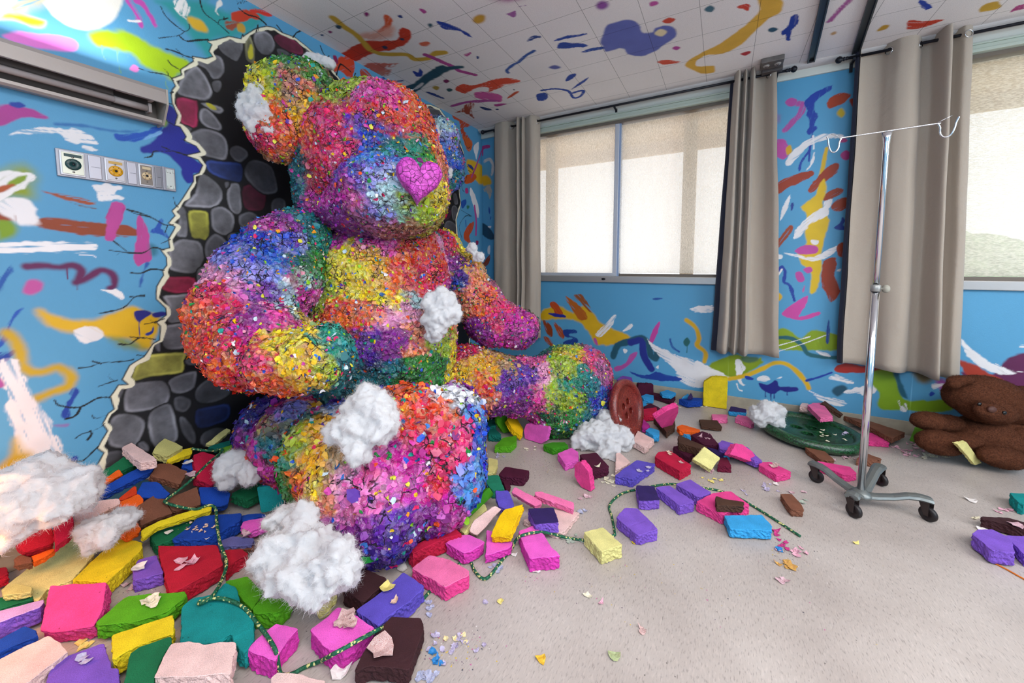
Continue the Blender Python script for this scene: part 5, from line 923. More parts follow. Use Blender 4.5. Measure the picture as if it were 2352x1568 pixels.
    ad2 = N.new('ShaderNodeMath'); ad2.operation = 'MULTIPLY_ADD'; ad2.inputs[1].default_value = 0.8; L.new(mxx.outputs[0], ad2.inputs[0]); L.new(ad.outputs[0], ad2.inputs[2])
    bp = N.new('ShaderNodeBump'); bp.inputs['Strength'].default_value = 0.9; bp.inputs['Distance'].default_value = 0.009; L.new(ad2.outputs[0], bp.inputs['Height']); L.new(bp.outputs['Normal'], b.inputs['Normal'])
    return m
def chip_mat():
    m, nt, N, L, b = mat('loose_paint_chip'); b.inputs['Roughness'].default_value = 0.5
    a = N.new('ShaderNodeAttribute'); a.attribute_name = 'Col'; L.new(a.outputs['Color'], b.inputs['Base Color']); return m
BEAR, CHIP = bear_mat(), chip_mat(); BEAR2 = bear_mat(0.66)
CN = dict(cr='d81450', re='dc2a1c', or_='ec5a18', sal='f08a68', go='f0b008', ye='f2d818', yg='a8c028', ol='a89a28', gr='2a8a30', dg='14643c', tg='0c8a78', te='0c7480', bl='1448c0', lb='4a86dc', lv='8a88e0', vi='6a2aa8', pu='8c1f94', mg='c828a0', pk='e04aa0', lp='f09ac8', hp='e02a70', pc='b8dce4', mi='98d8c0', wh='e4e4ec', dp='b0606a', mv='b0609a', br='b0703c', ind='3a1c90', tan='c89a6c', hpk='dc6ab0')
def seeds(txt):
    out = []
    for ln in txt.split(';'):
        p = ln.split()
        if len(p) == 3: out.append((float(p[0]), float(p[1]), CN[p[2]]))
    return out
def chip_geo(me, n, cols_fn, rngl, cs=1.0):
    """thin curled paint chips stuck on the surface; returns verts, faces, colours"""
    me.calc_loop_triangles()
    nt = len(me.loop_triangles); tri = np.empty(nt*3, np.int32); me.loop_triangles.foreach_get('vertices', tri); tri = tri.reshape(-1, 3)
    nv = len(me.vertices); co = np.empty(nv*3, np.float32); me.vertices.foreach_get('co', co); co = co.reshape(-1, 3)
    A, B, C_ = co[tri[:, 0]], co[tri[:, 1]], co[tri[:, 2]]; nn = np.cross(B-A, C_-A); ar = np.linalg.norm(nn, axis=1)+1e-12; nn = nn/ar[:, None]
    pick = rngl.choice(nt, n, p=ar/ar.sum()); c = (A+B+C_)[pick]/3; N_ = nn[pick]
    N_ = N_+rngl.normal(0, 0.28, N_.shape); N_ /= np.linalg.norm(N_, axis=1)[:, None]
    t = np.cross(N_, rngl.normal(size=N_.shape)); t /= np.linalg.norm(t, axis=1)[:, None]; bt = np.cross(N_, t)
    k = 6; ang = np.arange(k)*2*math.pi/k
    size = cs*rngl.uniform(0.004, 0.014, n)*(1+0.5*(rngl.random(n) < 0.12)); asp = rngl.uniform(0.55, 1.0, n)
    V_ = []; 
    V_.append(c+N_*0.005)
    for a in ang:
        rr = size*rngl.uniform(0.65, 1.25, n); x = rr*np.cos(a); y = rr*np.sin(a)*asp
        curl = rngl.uniform(-0.004, 0.006, n)
        V_.append(c+t*x[:, None]+bt*y[:, None]+N_*(0.0035+curl)[:, None])
    V_ = np.stack(V_, 1)            # n,7,3
    F = [(0, i+1, (i+1) % k+1) for i in range(k)]
    return c, V_.reshape(-1, 3), np.array(F), k+1
def bear_part(name, blobs, sd, parent, n_chips, mats=None, rs=1, cs=1.0):
    base = skin(blobs) if not hasattr(blobs, 'verts') else blobs
    nv = len(base.vertices); co = np.empty(nv*3, np.float32); base.vertices.foreach_get('co', co); co = co.reshape(-1, 3)
    # put each colour patch where the photo shows it on this part's own surface
    bb = blob_bm(blobs, 2); tree = BVHTree.FromBMesh(bb); bb.free()
    S3, SC_ = [], []
    for (x, y, c) in seeds(sd):
        r = ray(x, y); h = tree.ray_cast(Vector(CAM.tolist()), Vector(r.tolist()).normalized())
        if h[0] is None:
            h = tree.find_nearest(Vector(atd(x, y, np.mean([q[2] for q in blobs])).tolist()))
        S3.append(np.array(h[0])); SC_.append(lin(c))
    S3 = np.array(S3); SC_ = np.array(SC_)
    # colour patches continue round the unseen back, mirrored through the part's middle
    mid = co.mean(0); back = S3+2*((mid-S3)@FW)[:, None]*FW[None, :]
    S3 = np.concatenate([S3, back]); SC_ = np.concatenate([SC_, SC_[::-1]])
    def region(P_):
        w = np.stack([fnoise(P_[:, 0]*9+P_[:, 2]*5, P_[:, 1]*9-P_[:, 2]*4, 3+rs), fnoise(P_[:, 1]*9+P_[:, 2]*7, P_[:, 0]*8, 7+rs), fnoise(P_[:, 0]*7-P_[:, 1]*4, P_[:, 2]*9, 12+rs)], 1)-0.5
        w2 = np.stack([vnoise(P_[:, 0]*55+P_[:, 2]*31, P_[:, 1]*55-P_[:, 2]*20, 1), vnoise(P_[:, 1]*50+P_[:, 2]*47, P_[:, 0]*51, 2), vnoise(P_[:, 0]*57-P_[:, 1]*24, P_[:, 2]*59, 4)], 1)-0.5
        Q = (P_+w*0.16+w2*0.07).astype(np.float32)
        out = np.zeros((len(P_), 3), np.float32)
        for i in range(0, len(P_), 60000):
            d = ((Q[i:i+60000, None, :]-S3[None])**2).sum(2)
            wt = np.exp(-(d-d.min(1, keepdims=True))/0.0016); wt /= wt.sum(1, keepdims=True)
            out[i:i+60000] = wt@SC_
        return out
    colv = region(co)
    rl = np.random.default_rng(rs*11+3)
    c, V_, F, k = chip_geo(base, n_chips, None, rl, cs)
    rc = region(c); pal = np.array(PALETTE)[rl.integers(0, len(PALETTE), n_chips)]
    rc = np.where((rl.random(n_chips) < 0.20)[:, None], pal, np.clip(rc*rl.uniform(0.6, 1.25, (n_chips, 1))+rl.uniform(0, 0.10, (n_chips, 1))*(rl.random((n_chips, 1)) < 0.5), 0, 1))
    # one mesh: skin + chips
    np_ = len(base.polygons); lt = np.empty(np_, np.int32); base.polygons.foreach_get('loop_total', lt)
    lv = np.empty(len(base.loops), np.int32); base.loops.foreach_get('vertex_index', lv)
    allv = np.concatenate([co, V_]); FF = (F[None]+(np.arange(n_chips)*k)[:, None, None]+nv).reshape(-1)
    me = bpy.data.meshes.new(name); me.vertices.add(len(allv)); me.vertices.foreach_set('co', allv.ravel().astype(np.float32))
    loops = np.concatenate([lv, FF]).astype(np.int32); tot = np.concatenate([lt, np.full(n_chips*len(F), 3, np.int32)])
    me.loops.add(len(loops)); me.loops.foreach_set('vertex_index', loops)
    me.polygons.add(len(tot)); me.polygons.foreach_set('loop_start', (np.cumsum(tot)-tot).astype(np.int32))
    me.update(calc_edges=True)
    at = me.color_attributes.new('Col', 'FLOAT_COLOR', 'POINT')
    cc = np.concatenate([colv, np.repeat(rc, k, axis=0)]); at.data.foreach_set('color', np.concatenate([cc, np.ones((len(cc), 1))], 1).ravel().astype(np.float32))
    mi = np.concatenate([np.zeros(np_, np.int32), np.ones(n_chips*len(F), np.int32)]); me.polygons.foreach_set('material_index', mi)
    o = link(name, me, mats or [BEAR, CHIP], parent)
    sm = np.concatenate([np.ones(np_, bool), np.zeros(n_chips*len(F), bool)]); me.polygons.foreach_set('use_smooth', sm)
    bpy.data.meshes.remove(base)
    return o
bear = empty('bear_sculpture', (-1.9, 1.5, 0.0), 'giant seated teddy bear sculpture covered in multicoloured crackled paint chips, bursting through the mural', 'bear sculpture')
HEAD = [(855, 365, 2.22, 160, 160, .42), (790, 410, 2.28, 100, 150, .36), (765, 460, 2.25, 70, 100, .3), (905, 450, 2.02, 128, 103, .34), (950, 445, 1.95, 78, 88, .24), (880, 490, 2.12, 140, 66, .32), (890, 330, 2.2, 118, 128, .4), (790, 300, 2.25, 80, 95, .3), (960, 390, 2.15, 70, 100, .3)]
bear_part('head', HEAD, '''800 215 yg;840 228 pk;900 228 pk;780 250 cr;740 300 hp;830 285 bl;870 315 bl;760 345 hp;950 265 or_;985 325 or_;1012 380 sal;705 385 te;690 440 te;725 400 cr;790 380 vi;850 370 lb;905 335 te;945 335 tg;970 350 gr;760 450 mg;820 440 hpk;880 425 pc;905 480 mi;980 500 yg;1015 455 ye;850 510 mv;780 500 pu;920 530 dp;1000 525 ol;730 360 cr;800 330 hp;860 400 lv;830 410 vi;790 420 mg;720 470 mg;740 500 pu;870 470 lv;940 480 yg;950 520 tan;700 330 or_;880 270 re;830 250 cr;930 300 re''', bear, 3000, rs=1)
bear_part('ear', [(672, 213, 1.97, 100, 80, .13, 10), (640, 285, 1.97, 75, 90, .13), (700, 320, 2.06, 68, 72, .14), (745, 270, 2.12, 45, 75, .14), (612, 200, 1.93, 44, 52, .1), (700, 250, 2.0, 80, 80, .14)],
    '600 165 yg;585 200 ye;660 140 gr;720 165 gr;770 200 dg;780 250 te;625 180 yg;680 200 dp;650 220 tan;700 240 go;650 320 or_;740 260 go;625 330 cr;700 310 go;660 370 br;640 290 or_;610 250 or_;690 370 or_;720 350 cr;680 280 go;700 190 sal;740 210 dg', bear, 1300, rs=2)
bear_part('ear', [(1008, 328, 2.68, 52, 60, .13), (1028, 388, 2.68, 40, 60, .12), (1005, 410, 2.6, 40, 55, .12)],
    '970 275 vi;990 300 lv;1010 290 pc;1040 320 lv;1050 370 bl;1030 390 bl;1045 420 te;1030 445 gr;1000 430 yg;1010 350 lb;1055 350 te', bear, 800, rs=3)
bear_part('torso', [(880, 760, 2.3, 175, 165, .42), (875, 640, 2.35, 160, 150, .38), (880, 565, 2.35, 140, 80, .3), (930, 800, 2.3, 118, 120, .38), (800, 800, 2.3, 110, 120, .36), (880, 880, 2.32, 165, 110, .40), (880, 930, 2.28, 160, 100, .38)],
    '760 560 mg;850 560 pk;950 570 re;990 600 re;730 590 gr;770 600 ye;730 650 yg;800 640 ye;860 650 go;925 600 or_;960 640 re;800 700 or_;850 725 sal;920 690 ye;965 690 pc;790 760 or_;840 790 vi;900 780 pu;950 760 sal;1000 780 yg;830 840 te;900 850 te;980 840 gr;1035 850 ye;700 560 tg;830 600 go;890 560 pk;820 750 or_;880 740 lp;870 820 ind;1000 730 sal;850 670 ye;900 640 or_;940 720 lp;780 840 te;950 850 gr;990 650 cr', bear, 3000, rs=4)
bear_part('arm', [(690, 555, 2.05, 72, 76, .25), (620, 640, 1.95, 118, 110, .28), (572, 720, 1.85, 110, 105, .28), (600, 790, 1.72, 112, 105, .27), (680, 825, 1.6, 105, 78, .22), (730, 825, 1.55, 84, 83, .2), (520, 765, 1.82, 62, 80, .2), (655, 600, 2.0, 92, 108, .27)],
    '700 490 te;645 510 bl;740 540 tg;590 570 bl;560 600 lv;640 600 lb;700 640 mi;530 640 lp;600 670 vi;500 690 cr;560 740 mg;640 720 pk;690 700 mg;470 740 or_;520 780 cr;500 830 or_;560 830 hp;600 780 cr;650 760 ye;700 820 go;770 770 tg;805 830 te;620 870 or_;700 885 go;780 880 te;550 870 re;620 620 lv;660 650 pc;570 680 hpk;640 680 vi;480 790 re;670 800 ye;740 740 ye;610 830 hp;720 600 gr;650 560 bl;700 590 dg;740 850 yg;530 700 cr;590 710 pu', bear, 3000, rs=5)
bear_part('arm', [(1020, 590, 2.58, 50, 66, .2), (1060, 635, 2.62, 58, 58, .2), (1100, 695, 2.64, 62, 58, .2), (1140, 742, 2.64, 74, 58, .2), (1185, 755, 2.64, 58, 50, .18)],
    '1010 565 cr;1035 600 pu;1080 595 go;1035 660 bl;1100 640 sal;1130 620 ye;1150 660 dg;1070 700 sal;1120 700 or_;1180 740 mg;1230 730 pk;1100 770 pu;1220 780 pu;1060 560 ye;1160 790 mg;1150 720 hp;1060 640 ind', bear, 1200, rs=6)
bear_part('leg', [(945, 1005, 1.75, 150, 128, .24), (850, 1100, 1.65, 150, 148, .25), (990, 1080, 1.73, 128, 146, .22), (878, 1182, 1.56, 106, 108, .18), (1045, 975, 1.8, 74, 92, .2), (760, 1045, 1.78, 110, 120, .25), (685, 1012, 1.98, 98, 108, .23), (618, 990, 2.08, 66, 84, .2), (850, 990, 1.85, 130, 80, .25)],
    '570 930 pu;620 930 ind;680 930 lv;740 940 wh;580 1000 pu;620 990 te;640 1035 gr;580 1060 mg;690 1000 yg;730 980 go;670 1065 tg;720 1050 go;690 1120 or_;750 905 bl;930 908 or_;985 925 re;1050 900 wh;1085 950 lb;1100 1000 bl;1112 1080 bl;1000 1000 cr;1040 1050 hp;950 975 re;900 1050 mg;850 1080 pk;780 1100 lp;740 1130 sal;950 1100 mg;1000 1120 cr;880 1150 hpk;800 1170 hpk;850 1220 pu;900 1250 ind;800 1235 pu;980 1190 pu;1050 1150 mg;920 1200 vi;865 1280 ind;820 1000 go;780 1030 tan;700 960 te;650 970 ind;1010 940 or_;1060 1000 hp;930 1020 hp;1020 1170 mg;960 1240 ind;1080 1120 lb;660 1100 gr;720 1090 ye', bear, 2600, mats=[BEAR2, CHIP], rs=7, cs=1.5)
bear_part('leg', [(1300, 885, 2.78, 98, 96, .27), (1340, 868, 2.82, 66, 78, .22), (1285, 945, 2.72, 78, 60, .2), (1185, 885, 2.68, 86, 72, .24), (1130, 880, 2.62, 80, 76, .25), (1235, 890, 2.72, 70, 74, .24), (1070, 865, 2.56, 75, 78, .26), (1345, 920, 2.8, 55, 65, .2)],
    '1060 810 cr;1080 850 go;1110 880 or_;1090 912 or_;1160 830 tan;1170 880 vi;1230 830 pk;1150 935 pu;1200 920 pu;1220 960 mg;1262 860 lp;1320 808 go;1290 845 yg;1360 820 hp;1392 850 mv;1325 880 tg;1285 900 yg;1350 890 te;1375 930 bl;1270 950 dg;1310 955 gr;1340 965 te;1280 985 gr;1130 850 go;1200 860 vi;1300 920 yg;1120 920 sal;1240 930 pk', bear, 1900, rs=8)
# heart-shaped nose
def heart_pt(t): return (16*math.sin(t)**3/17, (13*math.cos(t)-5*math.cos(2*t)-2*math.cos(3*t)-math.cos(4*t))/17)
bm = bmesh.new(); nose_c = atd(962, 416, 1.70)
nfw = Vector((-FW*1.0+RT*0.30+UP*0.02).tolist()).normalized(); nrt = Vector(UP.tolist()).cross(nfw).normalized(); nup = nfw.cross(nrt)
rot = math.radians(-4); nrt, nup = nrt*math.cos(rot)+nup*math.sin(rot), nup*math.cos(rot)-nrt*math.sin(rot)
cc = Vector(nose_c.tolist()); K_ = 64; ringsn = []
for (s, h) in ((0.86, -0.07), (0.98, -0.02), (1.0, 0.0), (0.97, 0.018), (0.9, 0.028), (0.75, 0.036), (0.5, 0.041), (0.25, 0.043)):
    rg = []
    for k in range(K_):
        x, y = heart_pt(2*math.pi*k/K_); p = cc+nrt*(x*s*0.108)+nup*((y*s+0.08)*0.122)+nfw*h
        p += Vector(mnoise.noise_vector(p*30))*0.005; rg.append(bm.verts.new(p))
    ringsn.append(rg)
for a, b2 in zip(ringsn, ringsn[1:]):
    for k in range(K_): bm.faces.new((a[k], a[(k+1) % K_], b2[(k+1) % K_], b2[k])).smooth = True
bm.faces.new(ringsn[0][::-1]); bm.faces.new(ringsn[-1])
nm, nt, N, L, b = mat('magenta_nose'); b.inputs['Roughness'].default_value = 0.5
tc = N.new('ShaderNodeTexCoord'); n1 = N.new('ShaderNodeTexNoise'); n1.inputs['Scale'].default_value = 60; n1.inputs['Detail'].default_value = 4; L.new(tc.outputs['Object'], n1.inputs['Vector'])
vo = N.new('ShaderNodeTexVoronoi'); vo.feature = 'DISTANCE_TO_EDGE'; vo.inputs['Scale'].default_value = 42; L.new(tc.outputs['Object'], vo.inputs['Vector'])
rg_ = N.new('ShaderNodeValToRGB'); rg_.color_ramp.elements[0].color = (*lin('a0228c'), 1); rg_.color_ramp.elements[0].position = 0.35; rg_.color_ramp.elements[1].color = (*lin('dc50c8'), 1); rg_.color_ramp.elements[1].position = 0.65; L.new(n1.outputs['Fac'], rg_.inputs['Fac'])
r3 = N.new('ShaderNodeMapRange'); r3.inputs['From Min'].default_value = 0.01; r3.inputs['From Max'].default_value = 0.04; L.new(vo.outputs['Distance'], r3.inputs['Value'])
mk = N.new('ShaderNodeMix'); mk.data_type = 'RGBA'; L.new(r3.outputs[0], mk.inputs['Factor']); mk.inputs['A'].default_value = (*lin('5a0f50'), 1); L.new(rg_.outputs['Color'], mk.inputs['B']); L.new(mk.outputs['Result'], b.inputs['Base Color'])
ad = N.new('ShaderNodeMath'); ad.operation = 'ADD'; L.new(n1.outputs['Fac'], ad.inputs[0]); L.new(r3.outputs[0], ad.inputs[1])
bp = N.new('ShaderNodeBump'); bp.inputs['Strength'].default_value = 0.7; bp.inputs['Distance'].default_value = 0.006; L.new(ad.outputs[0], bp.inputs['Height']); L.new(bp.outputs['Normal'], b.inputs['Normal'])
no = from_bm('nose', bm, nm, bear); no['label'] = 'magenta heart-shaped nose'

# ------------------------------------------------------------------ white stuffing
def fluff_mat(name, c):
    m, nt, N, L, b = mat(name); b.inputs['Base Color'].default_value = (*lin(c), 1); b.inputs['Roughness'].default_value = 1.0; b.inputs['Specular IOR Level'].default_value = 0.1
    tl = N.new('ShaderNodeBsdfTranslucent'); tl.inputs['Color'].default_value = (*lin(c), 1); mx = N.new('ShaderNodeMixShader'); mx.inputs[0].default_value = 0.35
    L.new(b.outputs[0], mx.inputs[1]); L.new(tl.outputs[0], mx.inputs[2]); L.new(mx.outputs[0], N['Material Output'].inputs['Surface']); return m
FLUFF = fluff_mat('white_fibre', 'f1f0f2')
T_F = tex('fluff_lumps', 'CLOUDS', noise_scale=0.055, noise_depth=2); T_F2 = tex('fluff_fine', 'CLOUDS', noise_scale=0.016, noise_depth=2)
def fibres(base, n, length, width, rl, outward=0.35, co=None):
    base.calc_loop_triangles(); nt = len(base.loop_triangles); tri = np.empty(nt*3, np.int32); base.loop_triangles.foreach_get('vertices', tri); tri = tri.reshape(-1, 3)
    nv = len(base.vertices); co = np.empty(nv*3, np.float32); base.vertices.foreach_get('co', co); co = co.reshape(-1, 3)
    A, B, C_ = co[tri[:, 0]], co[tri[:, 1]], co[tri[:, 2]]; nn = np.cross(B-A, C_-A); ar = np.linalg.norm(nn, axis=1)+1e-12; nn = nn/ar[:, None]
    pick = rl.choice(nt, n, p=ar/ar.sum()); w = rl.dirichlet((1, 1, 1), n); p = A[pick]*w[:, :1]+B[pick]*w[:, 1:2]+C_[pick]*w[:, 2:]; N_ = nn[pick]
    t = np.cross(N_, rl.normal(size=N_.shape)); t /= np.linalg.norm(t, axis=1)[:, None]; bt = np.cross(N_, t)
    segs = 4; L_ = length*rl.uniform(0.4, 1.2, n); kx = rl.normal(0, 0.6, n); pts = []; d = t*(1-outward)+N_*outward*rl.uniform(0.3, 1.8, (n, 1)); d /= np.linalg.norm(d, axis=1)[:, None]
    q = p-N_*0.001; pts.append(q)
    for s in range(segs):
        d = d+bt*kx[:, None]*0.55-N_*0.22*(s > 0)+rl.normal(0, 0.15, d.shape); d /= np.linalg.norm(d, axis=1)[:, None]; q = q+d*(L_/segs)[:, None]; pts.append(q)
    side = np.cross(d, N_); side /= np.linalg.norm(side, axis=1)[:, None]+1e-9
    V_ = []
    for s, q in enumerate(pts):
        wd = width*(1-0.75*s/segs)*0.5; V_ += [q-side*wd, q+side*wd]
    V_ = np.stack(V_, 1); F = np.array([(2*s, 2*s+1, 2*s+3, 2*s+2) for s in range(segs)])
    return co, V_.reshape(-1, 3), (F[None]+(np.arange(n)*2*(segs+1))[:, None, None]+nv)
def fuzzy(name, base, n, length, width, m, parent=None, seed=1, outward=0.35):
    rl = np.random.default_rng(seed); co, V_, F = fibres(base, n, length, width, rl, outward)
    np_ = len(base.polygons); lt = np.empty(np_, np.int32); base.polygons.foreach_get('loop_total', lt); lv = np.empty(len(base.loops), np.int32); base.loops.foreach_get('vertex_index', lv)
    allv = np.concatenate([co, V_]); me = bpy.data.meshes.new(name); me.vertices.add(len(allv)); me.vertices.foreach_set('co', allv.ravel().astype(np.float32))
    loops = np.concatenate([lv, F.ravel()]).astype(np.int32); tot = np.concatenate([lt, np.full(F.shape[0]*F.shape[1], 4, np.int32)])
    me.loops.add(len(loops)); me.loops.foreach_set('vertex_index', loops); me.polygons.add(len(tot)); me.polygons.foreach_set('loop_start', (np.cumsum(tot)-tot).astype(np.int32)); me.update(calc_edges=True)
    bpy.data.meshes.remove(base)
    o = link(name, me, m, parent, smooth=True)
    return o
def fluff(name, blobs, parent=None, seed=1, n=5000, label=None, size=1.0, clampz=0.006):
    base = evaluated(blob_bm(blobs, 3), [('REMESH', dict(mode='VOXEL', voxel_size=0.009*size)), ('SMOOTH', dict(factor=0.5, iterations=2)),
        ('DISPLACE', dict(texture=T_F, strength=0.075*size, mid_level=0.5, texture_coords='GLOBAL')), ('DISPLACE', dict(texture=T_F2, strength=0.018*size, mid_level=0.5, texture_coords='GLOBAL'))], clampz=clampz)
    o = fuzzy(name, base, int(n*1.4), 0.024*size, 0.0007, FLUFF, parent, seed)
    if label:
        if parent: o['label'] = label
        else: tag(o, label, 'stuffing', 'tufts of white stuffing'); centre(o)
    return o
fluff('stuffing', [(588, 228, 1.88, 30, 32, .05), (592, 262, 1.88, 38, 45, .06), (610, 300, 1.9, 32, 24, .05), (568, 250, 1.88, 20, 40, .04), (605, 210, 1.88, 20, 16, .04)], bear, 11, 4000, 'white stuffing at the near ear edge', .9)
fluff('stuffing', [(738, 696, 2.02, 17, 22, .04), (745, 718, 2.02, 13, 16, .04)], bear, 12, 1500, 'white stuffing between near arm and belly', .6)
fluff('stuffing', [(1020, 692, 1.93, 32, 30, .05), (1005, 730, 1.93, 34, 36, .05), (1030, 715, 1.93, 26, 34, .05), (995, 762, 1.93, 20, 26, .04), (985, 700, 1.93, 14, 22, .04)], bear, 13, 4000, 'white stuffing bursting from the belly', .9)
fluff('stuffing', [(845, 905, 1.50, 36, 30, .05), (850, 940, 1.49, 62, 48, .06), (820, 985, 1.45, 66, 42, .06), (870, 975, 1.45, 44, 50, .06), (822, 1035, 1.41, 26, 24, .05), (795, 990, 1.46, 48, 32, .05)], bear, 14, 8000, 'white stuffing on the near leg')
fluff('stuffing', [(1083, 570, 2.42, 14, 14, .03), (1098, 590, 2.42, 16, 14, .03)], bear, 15, 1200, 'white stuffing on the far shoulder', .6)
fluff('stuffing', [(1001, 308, 2.5, 9, 22, .03)], bear, 16, 800, 'white stuffing on the inside of the far ear', .5)
fluff('stuffing', [(1028, 398, 2.5, 13, 14, .03)], bear, 17, 800, 'white stuffing at the bottom of the far ear', .5)
fluff('stuffing', [(720, 135, 2.06, 26, 12, .03), (750, 145, 2.07, 20, 11, .03)], bear, 18, 1200, 'white stuffing behind the top of the near ear', .6)
fluff('stuffing_tuft', [(700, 1190, 1.42, 36, 40, .06), (650, 1190, 1.45, 36, 30, .06), (690, 1260, 1.33, 80, 50, .09), (630, 1285, 1.3, 42, 52, .07), (700, 1320, 1.25, 66, 42, .08), (770, 1300, 1.25, 58, 55, .07), (735, 1365, 1.2, 34, 28, .04), (640, 1330, 1.25, 38, 30, .05)], None, 21, 11000, 'largest tuft of white stuffing, heaped on lime bricks under the near foot', 1.1)
fluff('stuffing_tuft', [(545, 1070, 1.85, 44, 34, .07), (525, 1090, 1.83, 30, 26, .06), (575, 1090, 1.8, 26, 28, .05)], None, 22, 4000, 'round tuft of white stuffing against the outside of the near leg', .9)
fluff('stuffing_tuft', [(90, 1085, 1.37, 52, 46, .08), (60, 1130, 1.31, 74, 60, .09), (150, 1120, 1.36, 62, 46, .09), (20, 1190, 1.24, 52, 62, .08), (110, 1160, 1.31, 82, 40, .09), (185, 1140, 1.40, 34, 30, .05)], None, 23, 9000, 'big warm-lit tuft of stuffing against the mural wall at the picture edge', 1.1)
fluff('stuffing_tuft', [(235, 1215, 1.45, 42, 34, .06), (280, 1195, 1.5, 34, 24, .05), (215, 1245, 1.43, 26, 22, .04)], None, 24, 4000, 'warm-lit tuft of stuffing lying between the cream brick and the brown bricks', .9)
fluff('stuffing_tuft', [(1395, 965, 2.6, 26, 26, .06), (1380, 1000, 2.52, 62, 34, .09), (1345, 1010, 2.5, 34, 26, .06), (1425, 1010, 2.5, 28, 32, .06), (1400, 1040, 2.42, 30, 30, .05), (1415, 1065, 2.38, 18, 16, .03)], None, 25, 6000, 'spreading tuft of stuffing at the toe of the far leg below the red button')
fluff('stuffing_tuft', [(1765, 948, 2.72, 38, 24, .08), (1748, 955, 2.72, 24, 20, .06), (1788, 968, 2.68, 18, 14, .04)], None, 26, 4000, 'tuft of stuffing resting on the rim of the green button', .9)
# ------------------------------------------------------------------ foam bricks
BC = dict(cream='e3d98f', khaki='c9c27a', blush='efc9c4', yellow='ecd024', gold='f5c20c', orange='f0641a', orred='d8401c', crimson='c01a40', red='bc1c34', pink='e8468f', lpink='f074a8', mpink='ee62c8', magenta='d83cab',
          violet='8058c4', vblue='6050bc', lilac='c8a2e0', navy='33235e', slate='6a6aa8', blue='1846a8', azure='3aa0dc', teal='128c8c', teald='0f6e62', green='176e46', lime='5aa81c', limed='3f8f1c', brown='7d4f3c', dbrown='4e3428', choc='3f2226', maroon='4c1430', wine='6a1432', lime2='7cc03c', tealg='23886a', purple='8a4fb4')
BRM = {}
def brick_mat(c, cut=False):
    k = (c, cut)
    if k in BRM: return BRM[k]
    m, nt, N, L, b = mat('foam_'+c+('_cut' if cut else '')); b.inputs['Roughness'].default_value = 0.85; b.inputs['Specular IOR Level'].default_value = 0.25
    tc = N.new('ShaderNodeTexCoord'); n = N.new('ShaderNodeTexNoise'); n.inputs['Scale'].default_value = 110 if cut else 260; n.inputs['Detail'].default_value = 3; L.new(tc.outputs['Object'], n.inputs['Vector'])
    n2 = N.new('ShaderNodeTexNoise'); n2.inputs['Scale'].default_value = 14; n2.inputs['Detail'].default_value = 2; L.new(tc.outputs['Object'], n2.inputs['Vector'])
    r = N.new('ShaderNodeMapRange'); r.inputs['From Min'].default_value = 0.3; r.inputs['From Max'].default_value = 0.7; r.inputs['To Min'].default_value = 0.86; r.inputs['To Max'].default_value = 1.12; L.new(n2.outputs['Fac'], r.inputs['Value'])
    n5 = N.new('ShaderNodeTexNoise'); n5.inputs['Scale'].default_value = 420; n5.inputs['Detail'].default_value = 2; L.new(tc.outputs['Object'], n5.inputs['Vector'])
    r5 = N.new('ShaderNodeMapRange'); r5.inputs['From Min'].default_value = 0.3; r5.inputs['From Max'].default_value = 0.7; r5.inputs['To Min'].default_value = 0.78; r5.inputs['To Max'].default_value = 1.14; L.new(n5.outputs['Fac'], r5.inputs['Value'])
    m5 = N.new('ShaderNodeMath'); m5.operation = 'MULTIPLY'; L.new(r.outputs[0], m5.inputs[0]); L.new(r5.outputs[0], m5.inputs[1]); r = m5
    v = N.new('ShaderNodeTexVoronoi'); v.inputs['Scale'].default_value = 70; L.new(tc.outputs['Object'], v.inputs['Vector'])
    sp = N.new('ShaderNodeSeparateColor'); L.new(v.outputs['Color'], sp.inputs[0])
    g = N.new('ShaderNodeMath'); g.operation = 'GREATER_THAN'; g.inputs[1].default_value = 0.93; L.new(sp.outputs[0], g.inputs[0])
    l_ = N.new('ShaderNodeMath'); l_.operation = 'LESS_THAN'; l_.inputs[1].default_value = 0.16; L.new(v.outputs['Distance'], l_.inputs[0])
    pt = N.new('ShaderNodeMath'); pt.operation = 'MULTIPLY'; L.new(g.outputs[0], pt.inputs[0]); L.new(l_.outputs[0], pt.inputs[1])
    pm = N.new('ShaderNodeMapRange'); pm.inputs['To Min'].default_value = 1; pm.inputs['To Max'].default_value = 0.45; L.new(pt.outputs[0], pm.inputs['Value'])
    mu = N.new('ShaderNodeMath'); mu.operation = 'MULTIPLY'; L.new(r.outputs[0], mu.inputs[0]); L.new(pm.outputs[0], mu.inputs[1])
    s = N.new('ShaderNodeVectorMath'); s.operation = 'SCALE'; s.inputs[0].default_value = lin(BC[c]); L.new(mu.outputs[0], s.inputs['Scale']); L.new(s.outputs[0], b.inputs['Base Color'])
    bp = N.new('ShaderNodeBump'); bp.inputs['Strength'].default_value = 1.0 if cut else 0.5; bp.inputs['Distance'].default_value = 0.006 if cut else 0.003; L.new(n.outputs['Fac'], bp.inputs['Height']); L.new(bp.outputs['Normal'], b.inputs['Normal'])
    BRM[k] = m; return m
def pileh(x, y):
    t = min(max((-1.98-x)/0.44, 0), 1); t = t*t*(3-2*t)
    return 0.075+0.24*t
def on_pile(px, py, dz=0.0):
    r = ray(px, py); lo, hi = 0.5, 3.0
    for i in range(50):
        m = (lo+hi)/2; p = CAM+r*m
        if p[2] > pileh(p[0], p[1])+dz and p[0] > WX+0.01: lo = m
        else: hi = m
    return CAM+r*lo
BRICKS = []
